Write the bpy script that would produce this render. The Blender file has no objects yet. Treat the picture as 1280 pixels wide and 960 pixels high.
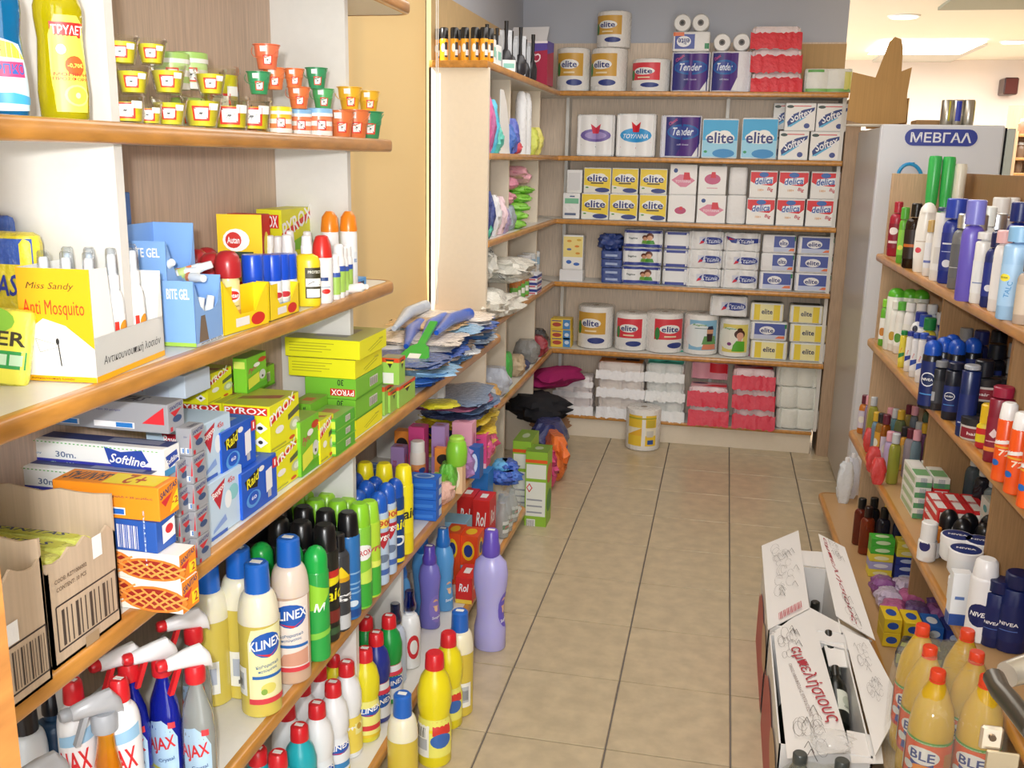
import bpy, math, random
from mathutils import Vector, Matrix
random.seed(7)
SC = bpy.context.scene
COL = SC.collection
# ---------------------------------------------------------------- camera
CAM_H = 1.65
FPX = 1217.05
RIGHT = Vector((0.97721, 0.21140, 0.01925))
DOWN = Vector((0.06616, -0.21716, -0.97389))
FWD = Vector((-0.20170, 0.95297, -0.22619))
CAM = Vector((0, 0, CAM_H))
cd = bpy.data.cameras.new('camera')
cam = bpy.data.objects.new('camera', cd)
COL.objects.link(cam)
m3 = Matrix((RIGHT, -DOWN, -FWD)).transposed()
cam.matrix_world = Matrix.Translation(CAM) @ m3.to_4x4()
cd.sensor_width = 36
cd.lens = FPX / 1280 * 36
cd.clip_start = 0.02
SC.camera = cam
# ---------------------------------------------------------------- light
SC.view_settings.view_transform = 'Standard'
SC.view_settings.look = 'None'
SC.view_settings.exposure = 0.0
SC.view_settings.gamma = 1
SC.view_settings.use_curve_mapping = False
w = bpy.data.worlds.new('world'); SC.world = w; w.use_nodes = True
w.node_tree.nodes['Background'].inputs[0].default_value = (0.93, 0.97, 1.0, 1)
w.node_tree.nodes['Background'].inputs[1].default_value = 2.2
def lamp(name, kind, loc, power, color=(1, 1, 1), size=0.1, size_y=None, direction=None, angle=None):
    l = bpy.data.lights.new(name, kind); l.energy = power; l.color = color
    if kind == 'AREA':
        l.size = size
        if size_y: l.shape = 'RECTANGLE'; l.size_y = size_y
    elif kind == 'POINT': l.shadow_soft_size = size
    elif kind == 'SUN' and angle: l.angle = angle
    o = bpy.data.objects.new(name, l); COL.objects.link(o); o.location = loc
    if direction: o.rotation_euler = Vector(direction).to_track_quat('-Z', 'Y').to_euler()
    return o
lamp('sun', 'SUN', (-6, 2, 5), 10.0, (1, 0.95, 0.85), direction=(0.62, 0.62, -0.55), angle=0.012)
lamp('camera_flash', 'AREA', (-0.06, -0.03, 1.73), 25, (1, 0.985, 0.97), 0.05, direction=(-0.2, 0.953, -0.226))
lamp('shop_door_daylight', 'AREA', (0.55, -1.0, 1.5), 64, (0.93, 0.97, 1.0), 1.6, 2.2, direction=(-0.22, 1, -0.1))
lamp('aisle_ceiling_lamp', 'AREA', (-0.25, 3.6, 2.6), 28, (1, 0.97, 0.93), 1.0, 2.4, direction=(0, 0, -1))
lamp('back_room_ceiling_lamp', 'AREA', (2.4, 8.0, 2.55), 130, (1, 0.97, 0.92), 2.5, 2.5, direction=(0, 0, -1))
# ---------------------------------------------------------------- materials
def lin(c):
    c = c / 255
    return c / 12.92 if c <= 0.04045 else ((c + 0.055) / 1.055) ** 2.4
def rgb(h):
    h = h.lstrip('#')
    if len(h) == 3: h = ''.join(q * 2 for q in h)
    return (lin(int(h[0:2], 16)), lin(int(h[2:4], 16)), lin(int(h[4:6], 16)), 1)
MATS = {}
def mat(spec):
    """'hex' or 'hex:kind'; kinds: card, plastic, film, metal, clear, glow, matte, wood, laminate, tile, ..."""
    if spec in MATS: return MATS[spec]
    hx, _, kind = spec.partition(':')
    kind = kind or 'card'
    m = bpy.data.materials.new(kind + '_' + hx); m.use_nodes = True
    nt = m.node_tree; N = nt.nodes; L = nt.links
    b = N['Principled BSDF']; c = rgb(hx); I = b.inputs
    I['Base Color'].default_value = c
    def coords():
        t = N.new('ShaderNodeTexCoord'); return t.outputs['Object']
    def noise(scale, detail=3, vec=None, stretch=None):
        t = N.new('ShaderNodeTexNoise'); t.inputs['Scale'].default_value = scale; t.inputs['Detail'].default_value = detail
        v = coords()
        if stretch:
            mp = N.new('ShaderNodeMapping'); mp.inputs['Scale'].default_value = stretch; L.new(v, mp.inputs[0]); v = mp.outputs[0]
        L.new(v, t.inputs['Vector']); return t.outputs['Fac']
    def bump(fac, strength, dist=0.002):
        bm = N.new('ShaderNodeBump'); bm.inputs['Strength'].default_value = strength; bm.inputs['Distance'].default_value = dist
        L.new(fac, bm.inputs['Height']); return bm.outputs[0]
    def vary(fac, c1, c2, p0=.3, p1=.7):
        r = N.new('ShaderNodeValToRGB'); r.color_ramp.elements[0].position = p0; r.color_ramp.elements[1].position = p1
        r.color_ramp.elements[0].color = c1; r.color_ramp.elements[1].color = c2
        L.new(fac, r.inputs[0]); L.new(r.outputs[0], I['Base Color'])
    def sh(k): return (c[0] * k, c[1] * k, c[2] * k, 1)
    if kind == 'card': I['Roughness'].default_value = .42
    elif kind == 'matte': I['Roughness'].default_value = .85
    elif kind == 'plastic':
        I['Roughness'].default_value = .28
    elif kind == 'cloudy':      # translucent plastic full of liquid
        I['Roughness'].default_value = .25
        I['Subsurface Weight'].default_value = .35; I['Subsurface Radius'].default_value = (.03, .025, .01)
        I['Subsurface Scale'].default_value = .6
    elif kind == 'film':        # crinkled plastic wrapping
        I['Roughness'].default_value = .45
        I['Coat Weight'].default_value = 1; I['Coat Roughness'].default_value = .14
        nn = bump(noise(55, 3), 1, .025); L.new(nn, I['Coat Normal'])
        L.new(bump(noise(45, 3), .4, .012), I['Normal'])
    elif kind == 'metal':
        I['Metallic'].default_value = .9; I['Roughness'].default_value = .3
    elif kind == 'clear':       # clear tinted plastic or glass
        I['Roughness'].default_value = .05; I['Transmission Weight'].default_value = .93; I['IOR'].default_value = 1.3
    elif kind == 'wrap':        # nearly invisible shrink film
        I['Roughness'].default_value = .12; I['IOR'].default_value = 1.25
        I['Alpha'].default_value = .16; I['Coat Weight'].default_value = 1; I['Coat Roughness'].default_value = .06
        L.new(bump(noise(22, 2), .8, .012), I['Coat Normal']); L.new(bump(noise(22, 2), .8, .012), I['Normal'])
    elif kind == 'glow':
        I['Emission Color'].default_value = c; I['Emission Strength'].default_value = 4
    elif kind == 'wood':
        I['Roughness'].default_value = .33
        f = noise(9, 5, stretch=(6, 1.2, 6)); vary(f, sh(.72), sh(1.12)); L.new(bump(f, .06), I['Normal'])
        I['Coat Weight'].default_value = .35; I['Coat Roughness'].default_value = .18
    elif kind == 'veneer':
        I['Roughness'].default_value = .5
        f = noise(14, 4, stretch=(14, 14, .7)); vary(f, sh(.82), sh(1.08))
    elif kind == 'laminate':
        I['Roughness'].default_value = .38
        vary(noise(60, 2), sh(.985), sh(1.01))
    elif kind == 'kraft':
        I['Roughness'].default_value = .9
        f = noise(3, 2, stretch=(60, 60, 1)); vary(f, sh(.93), sh(1.05)); L.new(bump(f, .1), I['Normal'])
    elif kind == 'wall':
        I['Roughness'].default_value = .9; L.new(bump(noise(90, 3), .12), I['Normal'])
    elif kind == 'tile':
        I['Roughness'].default_value = .3
        ge = N.new('ShaderNodeNewGeometry'); t = N.new('ShaderNodeTexNoise'); t.inputs['Scale'].default_value = 16; t.inputs['Detail'].default_value = 6
        L.new(ge.outputs['Position'], t.inputs['Vector']); vary(t.outputs['Fac'], sh(.86), sh(1.06), .35, .68)
        L.new(bump(t.outputs['Fac'], .08), I['Normal'])
    elif kind == 'blind':
        I['Roughness'].default_value = .9
        tr = N.new('ShaderNodeBsdfTranslucent'); tr.inputs[0].default_value = c
        mx = N.new('ShaderNodeMixShader'); mx.inputs[0].default_value = .22
        L.new(b.outputs[0], mx.inputs[1]); L.new(tr.outputs[0], mx.inputs[2]); L.new(mx.outputs[0], N['Material Output'].inputs[0])
    elif kind == 'glass':
        tb = N.new('ShaderNodeBsdfTransparent'); tb.inputs[0].default_value = c; mx = N.new('ShaderNodeMixShader'); gl = N.new('ShaderNodeBsdfGlossy'); gl.inputs['Roughness'].default_value = .06
        lw = N.new('ShaderNodeLayerWeight'); lw.inputs[0].default_value = .35; L.new(lw.outputs['Facing'], mx.inputs[0])
        L.new(tb.outputs[0], mx.inputs[1]); L.new(gl.outputs[0], mx.inputs[2]); L.new(mx.outputs[0], N['Material Output'].inputs[0])
    elif kind == 'gel':         # tinted see-through liquid in a clear bottle
        I['Roughness'].default_value = .08; I['Transmission Weight'].default_value = .55; I['IOR'].default_value = 1.2; I['Coat Weight'].default_value = .6; I['Coat Roughness'].default_value = .05
    elif kind == 'pane':
        tb = N.new('ShaderNodeBsdfTransparent'); mx = N.new('ShaderNodeMixShader'); gl = N.new('ShaderNodeBsdfGlossy'); gl.inputs['Roughness'].default_value = .02
        mx.inputs[0].default_value = .08
        L.new(tb.outputs[0], mx.inputs[1]); L.new(gl.outputs[0], mx.inputs[2]); L.new(mx.outputs[0], N['Material Output'].inputs[0])
    MATS[spec] = m
    return m
# ---------------------------------------------------------------- pixel -> place on a real plane (1280x960 frame)
def ray(x, y): return RIGHT * ((x - 640) / FPX) + DOWN * ((y - 480) / FPX) + FWD
def at(x, y, z):
    d = ray(x, y); t = (z - CAM_H) / d.z; return Vector((d.x * t, d.y * t, z))
def aty(x, y, Y):
    d = ray(x, y); t = Y / d.y; return CAM + d * t
def atx(x, y, X):
    d = ray(x, y); t = X / d.x; return CAM + d * t
def proj(P):
    v = Vector(P) - CAM; k = v.dot(FWD); return 640 + FPX * v.dot(RIGHT) / k, 480 + FPX * v.dot(DOWN) / k
def height_to(P, ytop):
    """height above P whose top shows at pixel row ytop"""
    lo, hi = 0, 2
    for _ in range(40):
        m = (lo + hi) / 2
        if proj(P + Vector((0, 0, m)))[1] > ytop: lo = m
        else: hi = m
    return lo
def length_to(P, D, xpix):
    lo, hi = 0.0, 1.2; s0 = proj(P)[0] < xpix
    for _ in range(40):
        m = (lo + hi) / 2
        if (proj(P + D * m)[0] < xpix) == s0: lo = m
        else: hi = m
    return lo
# ---------------------------------------------------------------- text outlines
FONT_OB = None; TXT = {}
def text2d(s, bold=.012, shear=0.0):
    key = (s, bold, shear)
    if key in TXT: return TXT[key]
    cu = bpy.data.curves.new('lettering', 'FONT'); cu.body = s; cu.size = 1; cu.offset = bold; cu.shear = shear
    cu.resolution_u = 2; cu.fill_mode = 'FRONT'
    o = bpy.data.objects.new('lettering', cu)
    me = o.to_mesh()
    vs = [(v.co.x, v.co.y) for v in me.vertices]; fs = [tuple(p.vertices) for p in me.polygons]
    o.to_mesh_clear(); bpy.data.objects.remove(o); bpy.data.curves.remove(cu)
    if vs:
        x0 = min(v[0] for v in vs); x1 = max(v[0] for v in vs); y0 = min(v[1] for v in vs); y1 = max(v[1] for v in vs)
        vs = [((v[0] - x0) / max(x1 - x0, 1e-6) - .5, (v[1] - y0) / max(y1 - y0, 1e-6) - .5) for v in vs]
    TXT[key] = (vs, fs)
    return TXT[key]
# ---------------------------------------------------------------- mesh builder
class MB:
    def __init__(s): s.v = []; s.f = []; s.m = []; s.sm = []; s.mats = []
    def mi(s, spec):
        if spec not in s.mats: s.mats.append(spec)
        return s.mats.index(spec)
    def add(s, vs, fs, spec, smooth=False):
        o = len(s.v); s.v += [tuple(v) for v in vs]; i = s.mi(spec)
        for f in fs: s.f.append(tuple(q + o for q in f)); s.m.append(i); s.sm.append(smooth)
        return s
    def box(s, x0, y0, z0, x1, y1, z1, spec, c=0.0, T=None):
        """box with chamfer c, optional transform"""
        if c <= 0:
            vs = [(x, y, z) for x in (x0, x1) for y in (y0, y1) for z in (z0, z1)]
            fs = [(0, 1, 3, 2), (4, 6, 7, 5), (0, 4, 5, 1), (2, 3, 7, 6), (0, 2, 6, 4), (1, 5, 7, 3)]
        else:
            vs = []; idx = {}
            for i, x in enumerate((x0, x1)):
                for j, y in enumerate((y0, y1)):
                    for k, z in enumerate((z0, z1)):
                        dx, dy, dz = (c if i == 0 else -c), (c if j == 0 else -c), (c if k == 0 else -c)
                        idx[i, j, k, 0] = len(vs); vs.append((x, y + dy, z + dz))
                        idx[i, j, k, 1] = len(vs); vs.append((x + dx, y, z + dz))
                        idx[i, j, k, 2] = len(vs); vs.append((x + dx, y + dy, z))
            fs = []
            def q(*a): fs.append([idx[t] for t in a])
            q((0,0,0,0),(0,0,1,0),(0,1,1,0),(0,1,0,0)); q((1,0,0,0),(1,1,0,0),(1,1,1,0),(1,0,1,0))
            q((0,0,0,1),(1,0,0,1),(1,0,1,1),(0,0,1,1)); q((0,1,0,1),(0,1,1,1),(1,1,1,1),(1,1,0,1))
            q((0,0,0,2),(0,1,0,2),(1,1,0,2),(1,0,0,2)); q((0,0,1,2),(1,0,1,2),(1,1,1,2),(0,1,1,2))
            for a in (0, 1):
                for b in (0, 1):
                    q((a,b,0,0),(a,b,1,0),(a,b,1,1),(a,b,0,1)); q((0,a,b,1),(1,a,b,1),(1,a,b,2),(0,a,b,2)); q((a,0,b,0),(a,1,b,0),(a,1,b,2),(a,0,b,2))
                    for d in (0, 1): fs.append([idx[a,b,d,0], idx[a,b,d,1], idx[a,b,d,2]])
        if T: vs = [T @ Vector(v) for v in vs]
        return s.add(vs, fs, spec, smooth=c > 0)
    def lathe(s, prof, spec, seg=18, sx=1, sy=1, T=None, cap0=True, cap1=True):
        vs = []; fs = []
        for r, z in prof:
            for k in range(seg):
                a = 2 * math.pi * k / seg; vs.append((r * math.cos(a) * sx, r * math.sin(a) * sy, z))
        for i in range(len(prof) - 1):
            for k in range(seg):
                k2 = (k + 1) % seg; fs.append((i*seg+k, i*seg+k2, (i+1)*seg+k2, (i+1)*seg+k))
        if cap0: fs.append(tuple(range(seg))[::-1])
        if cap1: fs.append(tuple((len(prof)-1)*seg+k for k in range(seg)))
        if T: vs = [T @ Vector(v) for v in vs]
        return s.add(vs, fs, spec, True)
    def tube(s, pts, r, spec, seg=8, closed=False):
        pts = [Vector(p) for p in pts]; vs = []; fs = []; n = len(pts)
        rr = r if isinstance(r, (list, tuple)) else [r] * n
        for i, p in enumerate(pts):
            d = (pts[min(i + 1, n - 1)] - pts[max(i - 1, 0)]).normalized()
            a = d.orthogonal().normalized() if i == 0 else (u0 - d * u0.dot(d)).normalized()
            u0 = a; b = d.cross(a)
            for k in range(seg):
                t = 2 * math.pi * k / seg; vs.append(p + (a * math.cos(t) + b * math.sin(t)) * rr[i])
        for i in range(n - 1):
            for k in range(seg):
                k2 = (k + 1) % seg; fs.append((i*seg+k, i*seg+k2, (i+1)*seg+k2, (i+1)*seg+k))
        fs.append(tuple(range(seg))[::-1]); fs.append(tuple((n-1)*seg+k for k in range(seg)))
        return s.add(vs, fs, spec, True)
    def prism(s, poly, z0, z1, spec, T=None):
        n = len(poly)
        vs = [(x, y, z0) for x, y in poly] + [(x, y, z1) for x, y in poly]
        fs = [tuple(range(n))[::-1], tuple(range(n, 2*n))] + [(i, (i+1) % n, n + (i+1) % n, n + i) for i in range(n)]
        if T: vs = [T @ Vector(v) for v in vs]
        return s.add(vs, fs, spec)
    def rings(s, rings, spec, caps=True):
        """skin over equal-length rings"""
        n = len(rings[0]); vs = [p for r in rings for p in r]; fs = []
        for i in range(len(rings) - 1):
            for k in range(n):
                k2 = (k + 1) % n; fs.append((i*n+k, i*n+k2, (i+1)*n+k2, (i+1)*n+k))
        if caps: fs.append(tuple(range(n))[::-1]); fs.append(tuple((len(rings)-1)*n+k for k in range(n)))
        return s.add(vs, fs, spec, True)
    def draw(s, mp, W, H, items, nu=1, nv=1):
        """flat print: shapes in 0..1 of a face mapped by mp(u, v, lift); each layer lies a hair above the last"""
        for k, it in enumerate(items):
            lift = .0004 + .00016 * k; t = it[0]
            if t == 't' and nu > 1: lift += .0009
            if t in 'rep':
                if t == 'r': poly = [(it[1], it[2]), (it[3], it[2]), (it[3], it[4]), (it[1], it[4])]; col = it[5]
                elif t == 'e':
                    n = 16; poly = [(it[1] + it[3] * math.cos(2*math.pi*q/n), it[2] + it[4] * math.sin(2*math.pi*q/n)) for q in range(n)]; col = it[5]
                else: poly = it[1]; col = it[2]
                if nu == 1 and nv == 1:
                    s.add([mp((x - .5) * W, (y - .5) * H, lift) for x, y in poly], [tuple(range(len(poly)))], col)
                    continue
                x0 = min(p[0] for p in poly); x1 = max(p[0] for p in poly); cols = []
                xs = sorted(set([x0 + (x1 - x0) * q / nu for q in range(nu + 1)] + [p[0] for p in poly if x0 < p[0] < x1])) if t != 'r' else [x0 + (x1 - x0) * q / nu for q in range(nu + 1)]
                for x in xs:
                    ys = []; xx = min(max(x, x0 + 1e-6), x1 - 1e-6)
                    for a, b in zip(poly, poly[1:] + poly[:1]):
                        if (a[0] - xx) * (b[0] - xx) <= 0 and abs(a[0] - b[0]) > 1e-9: ys.append(a[1] + (b[1] - a[1]) * (xx - a[0]) / (b[0] - a[0]))
                    if len(ys) < 2: ys = [poly[0][1]] * 2
                    cols.append((x, min(ys), max(ys)))
                vs = []; fs = []
                for x, lo, hi in cols:
                    for j in range(nv + 1): vs.append(mp((x - .5) * W, (lo + (hi - lo) * j / nv - .5) * H, lift))
                for i in range(len(cols) - 1):
                    for j in range(nv): a = i * (nv + 1) + j; fs.append((a, a + nv + 1, a + nv + 2, a + 1))
                s.add(vs, fs, col)
            elif t == 't':
                _, txt, cx, cy, wf, hf, col = it[:7]; rot = it[7] if len(it) > 7 else 0
                sheer = it[8] if len(it) > 8 else 0
                vs, fs = text2d(txt, it[9] if len(it) > 9 else .018, sheer); ca, sa = math.cos(math.radians(rot)), math.sin(math.radians(rot)); out = []
                for x, y in vs:
                    x *= wf * W; y *= hf * H; out.append(mp((cx - .5) * W + x * ca - y * sa, (cy - .5) * H + x * sa + y * ca, lift))
                s.add(out, fs, col)
            elif t == 'l':      # line strokes: list of points, width in metres
                pts = [((x - .5) * W, (y - .5) * H) for x, y in it[1]]; wd = it[2] / 2
                for (ax, ay), (bx, by) in zip(pts, pts[1:]):
                    dx, dy = bx - ax, by - ay; q = math.hypot(dx, dy) or 1; nx, ny = -dy / q * wd, dx / q * wd
                    s.add([mp(ax - nx, ay - ny, lift), mp(bx - nx, by - ny, lift), mp(bx + nx, by + ny, lift), mp(ax + nx, ay + ny, lift)], [(0, 1, 2, 3)], it[3])
        return s
    def mesh(s, name):
        me = bpy.data.meshes.new(name); me.from_pydata(s.v, [], s.f)
        for q in s.mats: me.materials.append(mat(q))
        me.polygons.foreach_set('material_index', s.m); me.polygons.foreach_set('use_smooth', s.sm)
        me.update(); me.set_sharp_from_angle(angle=math.radians(42))
        return me
# ---------------------------------------------------------------- things and parts
def tag(o, label=None, cat=None, group=None, kind=None):
    if label: o['label'] = label
    if cat: o['category'] = cat
    if group: o['group'] = group
    if kind: o['kind'] = kind
    return o
def link(name, me, parent=None):
    o = bpy.data.objects.new(name, me); COL.objects.link(o)
    if parent: o.parent = parent
    return o
class Kind:
    """a kind of thing: name, category and parts [(part name, MB, [(sub-part name, MB)...])]; height h"""
    def __init__(s, name, cat, parts, h=1.0):
        s.name, s.cat, s.h = name, cat, h
        s.parts = [(n, mb.mesh(n), [(a, b.mesh(a)) for a, b in (sub or [])]) for n, mb, sub in parts]
    def put(s, loc, rz=0.0, label='', group=None, scale=1.0, tilt=None, name=None):
        single = len(s.parts) == 1 and not s.parts[0][2]
        r = link(name or s.name, s.parts[0][1] if single else None)
        r.location = loc; r.rotation_euler = (tilt[0], tilt[1], math.radians(rz)) if tilt else (0, 0, math.radians(rz))
        r.scale = scale if isinstance(scale, tuple) else (scale,) * 3
        tag(r, label, s.cat, group)
        if not single:
            for n, me, sub in s.parts:
                p = link(n, me, r)
                for a, b in sub: link(a, b, p)
        return r
    def to(s, x, y, ytop, z, rz=0.0, label='', group=None, wide=1.0):
        """stand it on plane z with its base at pixel (x, y) and its top at row ytop"""
        P = at(x, y, z); k = height_to(P, ytop) / s.h
        return s.put(P, rz, label, group, (k * wide, k * wide, k))
def _tox(s, x, y, ytop, X, z, rz=0.0, label='', group=None, wide=1.0):
    P = atx(x, y, X); yb = P.y; P = Vector((X, yb, z if z is not None else P.z)); k = height_to(P, proj(P)[1] - (y - ytop)) / s.h
    return s.put(P, rz, label, group, (k * wide, k * wide, k))
Kind.tox = _tox
def _top(s, x, ytop, z, h=None, rz=0.0, label='', group=None, wide=1.0):
    k = (h or s.h) / s.h; P = at(x, ytop, z + k * s.h); P.z = z + .0004
    return s.put(P, rz, label, group, (k * wide, k * wide, k))
Kind.top = _top
def struct(name, mb, parent=None):
    o = link(name, mb.mesh(name), parent)
    if not parent: o['kind'] = 'structure'
    return o
# ================================================================ the room
WHITE = 'e2e0da:laminate'; PALE = 'e6dac6:laminate'; VENEER = 'd2b8a2:veneer'; EDGE = 'c98c3e:wood'; TAN = 'e4cc98'
GROUT = '77706a:matte'; TILE = 'c6b596:tile'
fl = struct('floor', MB().box(-1.6, -1.5, -.1, 6, 11, -.006, GROUT))
tm = MB().box(-.1735, -.1905, -.02, .1735, .1905, 0, TILE, .0015).mesh('tile')
for i in range(-5, 8):
    for j in range(-3, 11):
        o = link('tile', tm, fl); o.location = (.119 + .352 * (i - .5), 2.497 + .386 * (j - .5), random.uniform(-.0004, .0004))
rest = MB().box(2.585, -1.5, -.05, 6, 6.15, -.001, TILE).box(-1.6, 6.16, -.05, 6, 11, -.001, TILE).box(-1.6, -1.5, -.05, 2.58, .95, -.001, TILE)
struct('floor_far_tiling', rest, fl)
struct('ceiling', MB().box(-1.6, -1.5, 2.62, 6, 11, 2.72, 'f4ecdc:wall'))
struct('wall_back', MB().box(-1.6, 5.97, 0, .60, 6.08, 2.62, 'c3c7d1:wall'))
struct('wall_far', MB().box(-1.6, 10.2, 0, 6, 10.3, 2.62, 'efe4dc:wall'))
struct('wall_right', MB().box(5, -1.5, 0, 5.1, 11, 2.62, 'efe4dc:wall'))
struct('wall_front', MB().box(-1.6, -1.6, 0, 6, -1.5, 2.62, 'efe4dc:wall'))
wl = MB()
wl.box(-1.4, -1.5, 0, -1.24, 2.05, 2.62, 'c3c7d1:wall').box(-1.4, 3.95, 0, -1.24, 6, 2.62, 'c3c7d1:wall')
wl.box(-1.4, 2.05, 0, -1.24, 3.95, .955, 'c3c7d1:wall').box(-1.4, 2.05, 2.5, -1.24, 3.95, 2.62, 'c3c7d1:wall')
struct('wall_left', wl)
wf = struct('window_1', MB().box(-1.39, 2.05, .955, -1.33, 2.11, 2.5, WHITE).box(-1.39, 3.89, .955, -1.33, 3.95, 2.5, WHITE)
            .box(-1.39, 2.11, .955, -1.33, 3.89, 1.01, WHITE).box(-1.39, 2.11, 2.44, -1.33, 3.89, 2.5, WHITE).box(-1.385, 2.97, 1.01, -1.335, 3.03, 2.44, WHITE))
for a, b in ((2.11, 2.97), (3.03, 3.89)): struct('pane', MB().box(-1.365, a, 1.01, -1.36, b, 2.44, 'ffffff:pane'), wf)
struct('window_sill', MB().box(-1.33, 2.06, .955, -1.215, 3.94, .98, 'e2b68e:wood').box(-1.215, 3.635, .955, -1.03, 3.945, .98, 'e2b68e:wood'), wf)  # second box: sill deepened past the shelf end to block a sun streak
# ceiling: two recessed light coves and round downlights
a = at(1172, 13, 2.6); struct('trim_2', MB().box(a.x, a.y - 1.0, 2.6, a.x + 2, a.y, 2.619, 'a8a898:wall'))
a = at(1090, 77, 2.61); b = at(1187, 77, 2.61); struct('trim_1', MB().box(a.x, a.y - 1.4, 2.6, b.x, a.y, 2.619, 'd0ccc4:wall'))
a = at(1070, 66, 2.61); b = at(1200, 66, 2.61); struct('trim_3', MB().box(a.x + .1, a.y - .9, 2.595, b.x, a.y, 2.5995, 'fffdf6:glow'))
struct('gap_blocking_panel', MB().box(.69, 6.0, 0, 1.2, 6.06, 1.84, '8a7a6a:wall'))  # added dark panel: closes the bright gap and blocks back room light
dk = Kind('ceiling_downlight', 'ceiling light', [
    ('ring', MB().lathe([(.09, -.008), (.1, -.008), (.105, 0), (.105, .002)], 'f0f0ec:plastic', 24), None),
    ('lens', MB().lathe([(.085, -.012), (.088, -.009)], 'fff6e4:glow', 24), None)])
for (x, y), lb in (((1130, 20), 'round recessed downlight above the tall fridge, nearest to the camera'), ((1267, 52), 'round recessed downlight at the right edge of the ceiling'),
               ((1205, 80), 'small distant downlight over the back room shelves')):
    dk.put(at(x, y, 2.618), 0, lb)
# blind
bl = link('roller_blind', None); tag(bl, 'tan roller blind pulled down over the left window', 'blind')
bs = MB(); N_ = 16; top = []; 
for i in range(N_ + 1):
    z = 1.02 + (2.46 - 1.02) * i / N_
    y1 = 3.9 - (.03 * max(0, (1.5 - z) / .5) ** 2 * -1)
    top.append((z, y1))
vs = []; fs = []
for z, y1 in top:
    for x in (-1.205, -1.203): vs += [(x, 2.1, z), (x, y1, z)]
for i in range(N_):
    a = i * 4; b = a + 4
    fs += [(a, b, b + 1, a + 1), (a + 2, a + 3, b + 3, b + 2), (a + 1, b + 1, b + 3, a + 3), (a, a + 2, b + 2, b)]
bs.add(vs, fs, TAN + ':blind')
link('fabric', bs.mesh('fabric'), bl)
link('bottom_bar', MB().box(-1.212, 2.1, 1.0, -1.196, 3.88, 1.022, 'd8d4c8:plastic', .003).mesh('bottom_bar'), bl)
link('roller', MB().lathe([(.025, 0), (.025, 1.8)], 'd8d4c8:plastic', 14, T=Matrix.Translation((-1.2, 2.08, 2.47)) @ Matrix.Rotation(-math.pi/2, 4, 'X')).mesh('roller'), bl)
for yy in (3.87, 3.895):
    link('pull_cord', MB().tube([(-1.15, yy, 2.45), (-1.15, yy, 1.6), (-1.15, yy + .0, 1.05)], .0022, 'eceae4:matte', 6).mesh('pull_cord'), bl)

# ---------------------------------------------------------------- shelving
def shelf_part(unit, pts, z0, z1, edge, nose=.018, top=WHITE, back_mat=None):
    """plan polygon: pts = (back start, back end, front ... start) ; edge = list of plan points along which the wooden nose runs"""
    b = link('shelf', MB().prism(pts, z0 + .001, z1 - .001, top).mesh('shelf'), unit)
    h = (z1 - z0) / 2; zc = (z0 + z1) / 2; prof = []
    for k in range(9):
        a = math.pi * k / 8 - math.pi / 2
        s_ = math.copysign(abs(math.sin(a)) ** .6, math.sin(a)); c_ = abs(math.cos(a)) ** .6
        prof.append((c_ * nose * .6 + nose * .4, s_ * h))
    prof = [(0, -h)] + prof + [(0, h)]
    vs = []; fs = []; n = len(edge); m = len(prof)
    for i, p in enumerate(edge):
        p = Vector(p); a = (Vector(edge[min(i+1, n-1)]) - p) if i < n-1 else (p - Vector(edge[i-1])); c = (p - Vector(edge[i-1])) if i else a
        t = (a.normalized() + c.normalized()).normalized(); nn = Vector((t.y, -t.x))
        for o, q in prof: vs.append((p.x + nn.x * o, p.y + nn.y * o, zc + q))
    for i in range(n - 1):
        for k in range(m - 1): fs.append((i*m+k, (i+1)*m+k, (i+1)*m+k+1, i*m+k+1))
    fs += [tuple(range(m)), tuple((n-1)*m+k for k in range(m))[::-1]]
    link('wooden_edge', MB().add(vs, fs, EDGE, True).mesh('wooden_edge'), b)
    return b
def arc(cx, cy, r, a0, a1, n=6): return [(cx + r * math.cos(math.radians(a0 + (a1 - a0) * i / n)), cy + r * math.sin(math.radians(a0 + (a1 - a0) * i / n))) for i in range(n + 1)]
ZA, ZB, ZC, ZD, ZE = 1.688, 1.338, .985, .553, .105      # tops of the left-hand shelves
left = link('shelving_unit', None); tag(left, 'long open shelving unit with rounded wooden shelf edges along the left wall', 'shelving unit')
def left_shelf(z, back, y1, xf=-.81, th=.03, y0=.3, back2=None):
    r = .035; e = xf - .018
    edge = [(e, y0)] + arc(e - r, y1 - r, r, 0, 90) + [(back + .0, y1)]
    pts = [(back, y0)] + edge[:-1] + [(back, y1)]
    shelf_part(left, pts, z - th, z, edge)
left_shelf(2.03, -1.05, 2.52); left_shelf(ZA, -1.05, 2.375); left_shelf(ZB, -1.05, 2.375)
left_shelf(ZC, -1.215, 3.63); left_shelf(ZD, -1.215, 3.58, -.81); left_shelf(ZE, -1.215, 4.12, -.79)
for y, x1, z0, z1, w_, nm in ((1.268, -.853, ZB, 2.0, WHITE, 0), (1.268, -1.0, 0, .95, WHITE, 1), (2.195, -.868, 0, 2.0, WHITE, 0), (2.6, -.88, .105, .53, WHITE, 1), (3.3, -.95, .1, .955, WHITE, 1)):
    link('side_panel', MB().box(-1.05 if z1 > 1 else -1.21, y, z0, x1, y + .022, z1, w_, .001).mesh('side_panel'), left)
link('back_panel', MB().box(-1.07, .3, .985, -1.05, 2.2, 2.6, VENEER).mesh('back_panel'), left)
link('back_panel', MB().box(-1.235, .3, 0, -1.217, 3.9, .95, VENEER).mesh('back_panel'), left)
link('back_panel', MB().box(-1.235, .3, .985, -1.217, 2.06, 2.6, VENEER).mesh('back_panel'), left)
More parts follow.
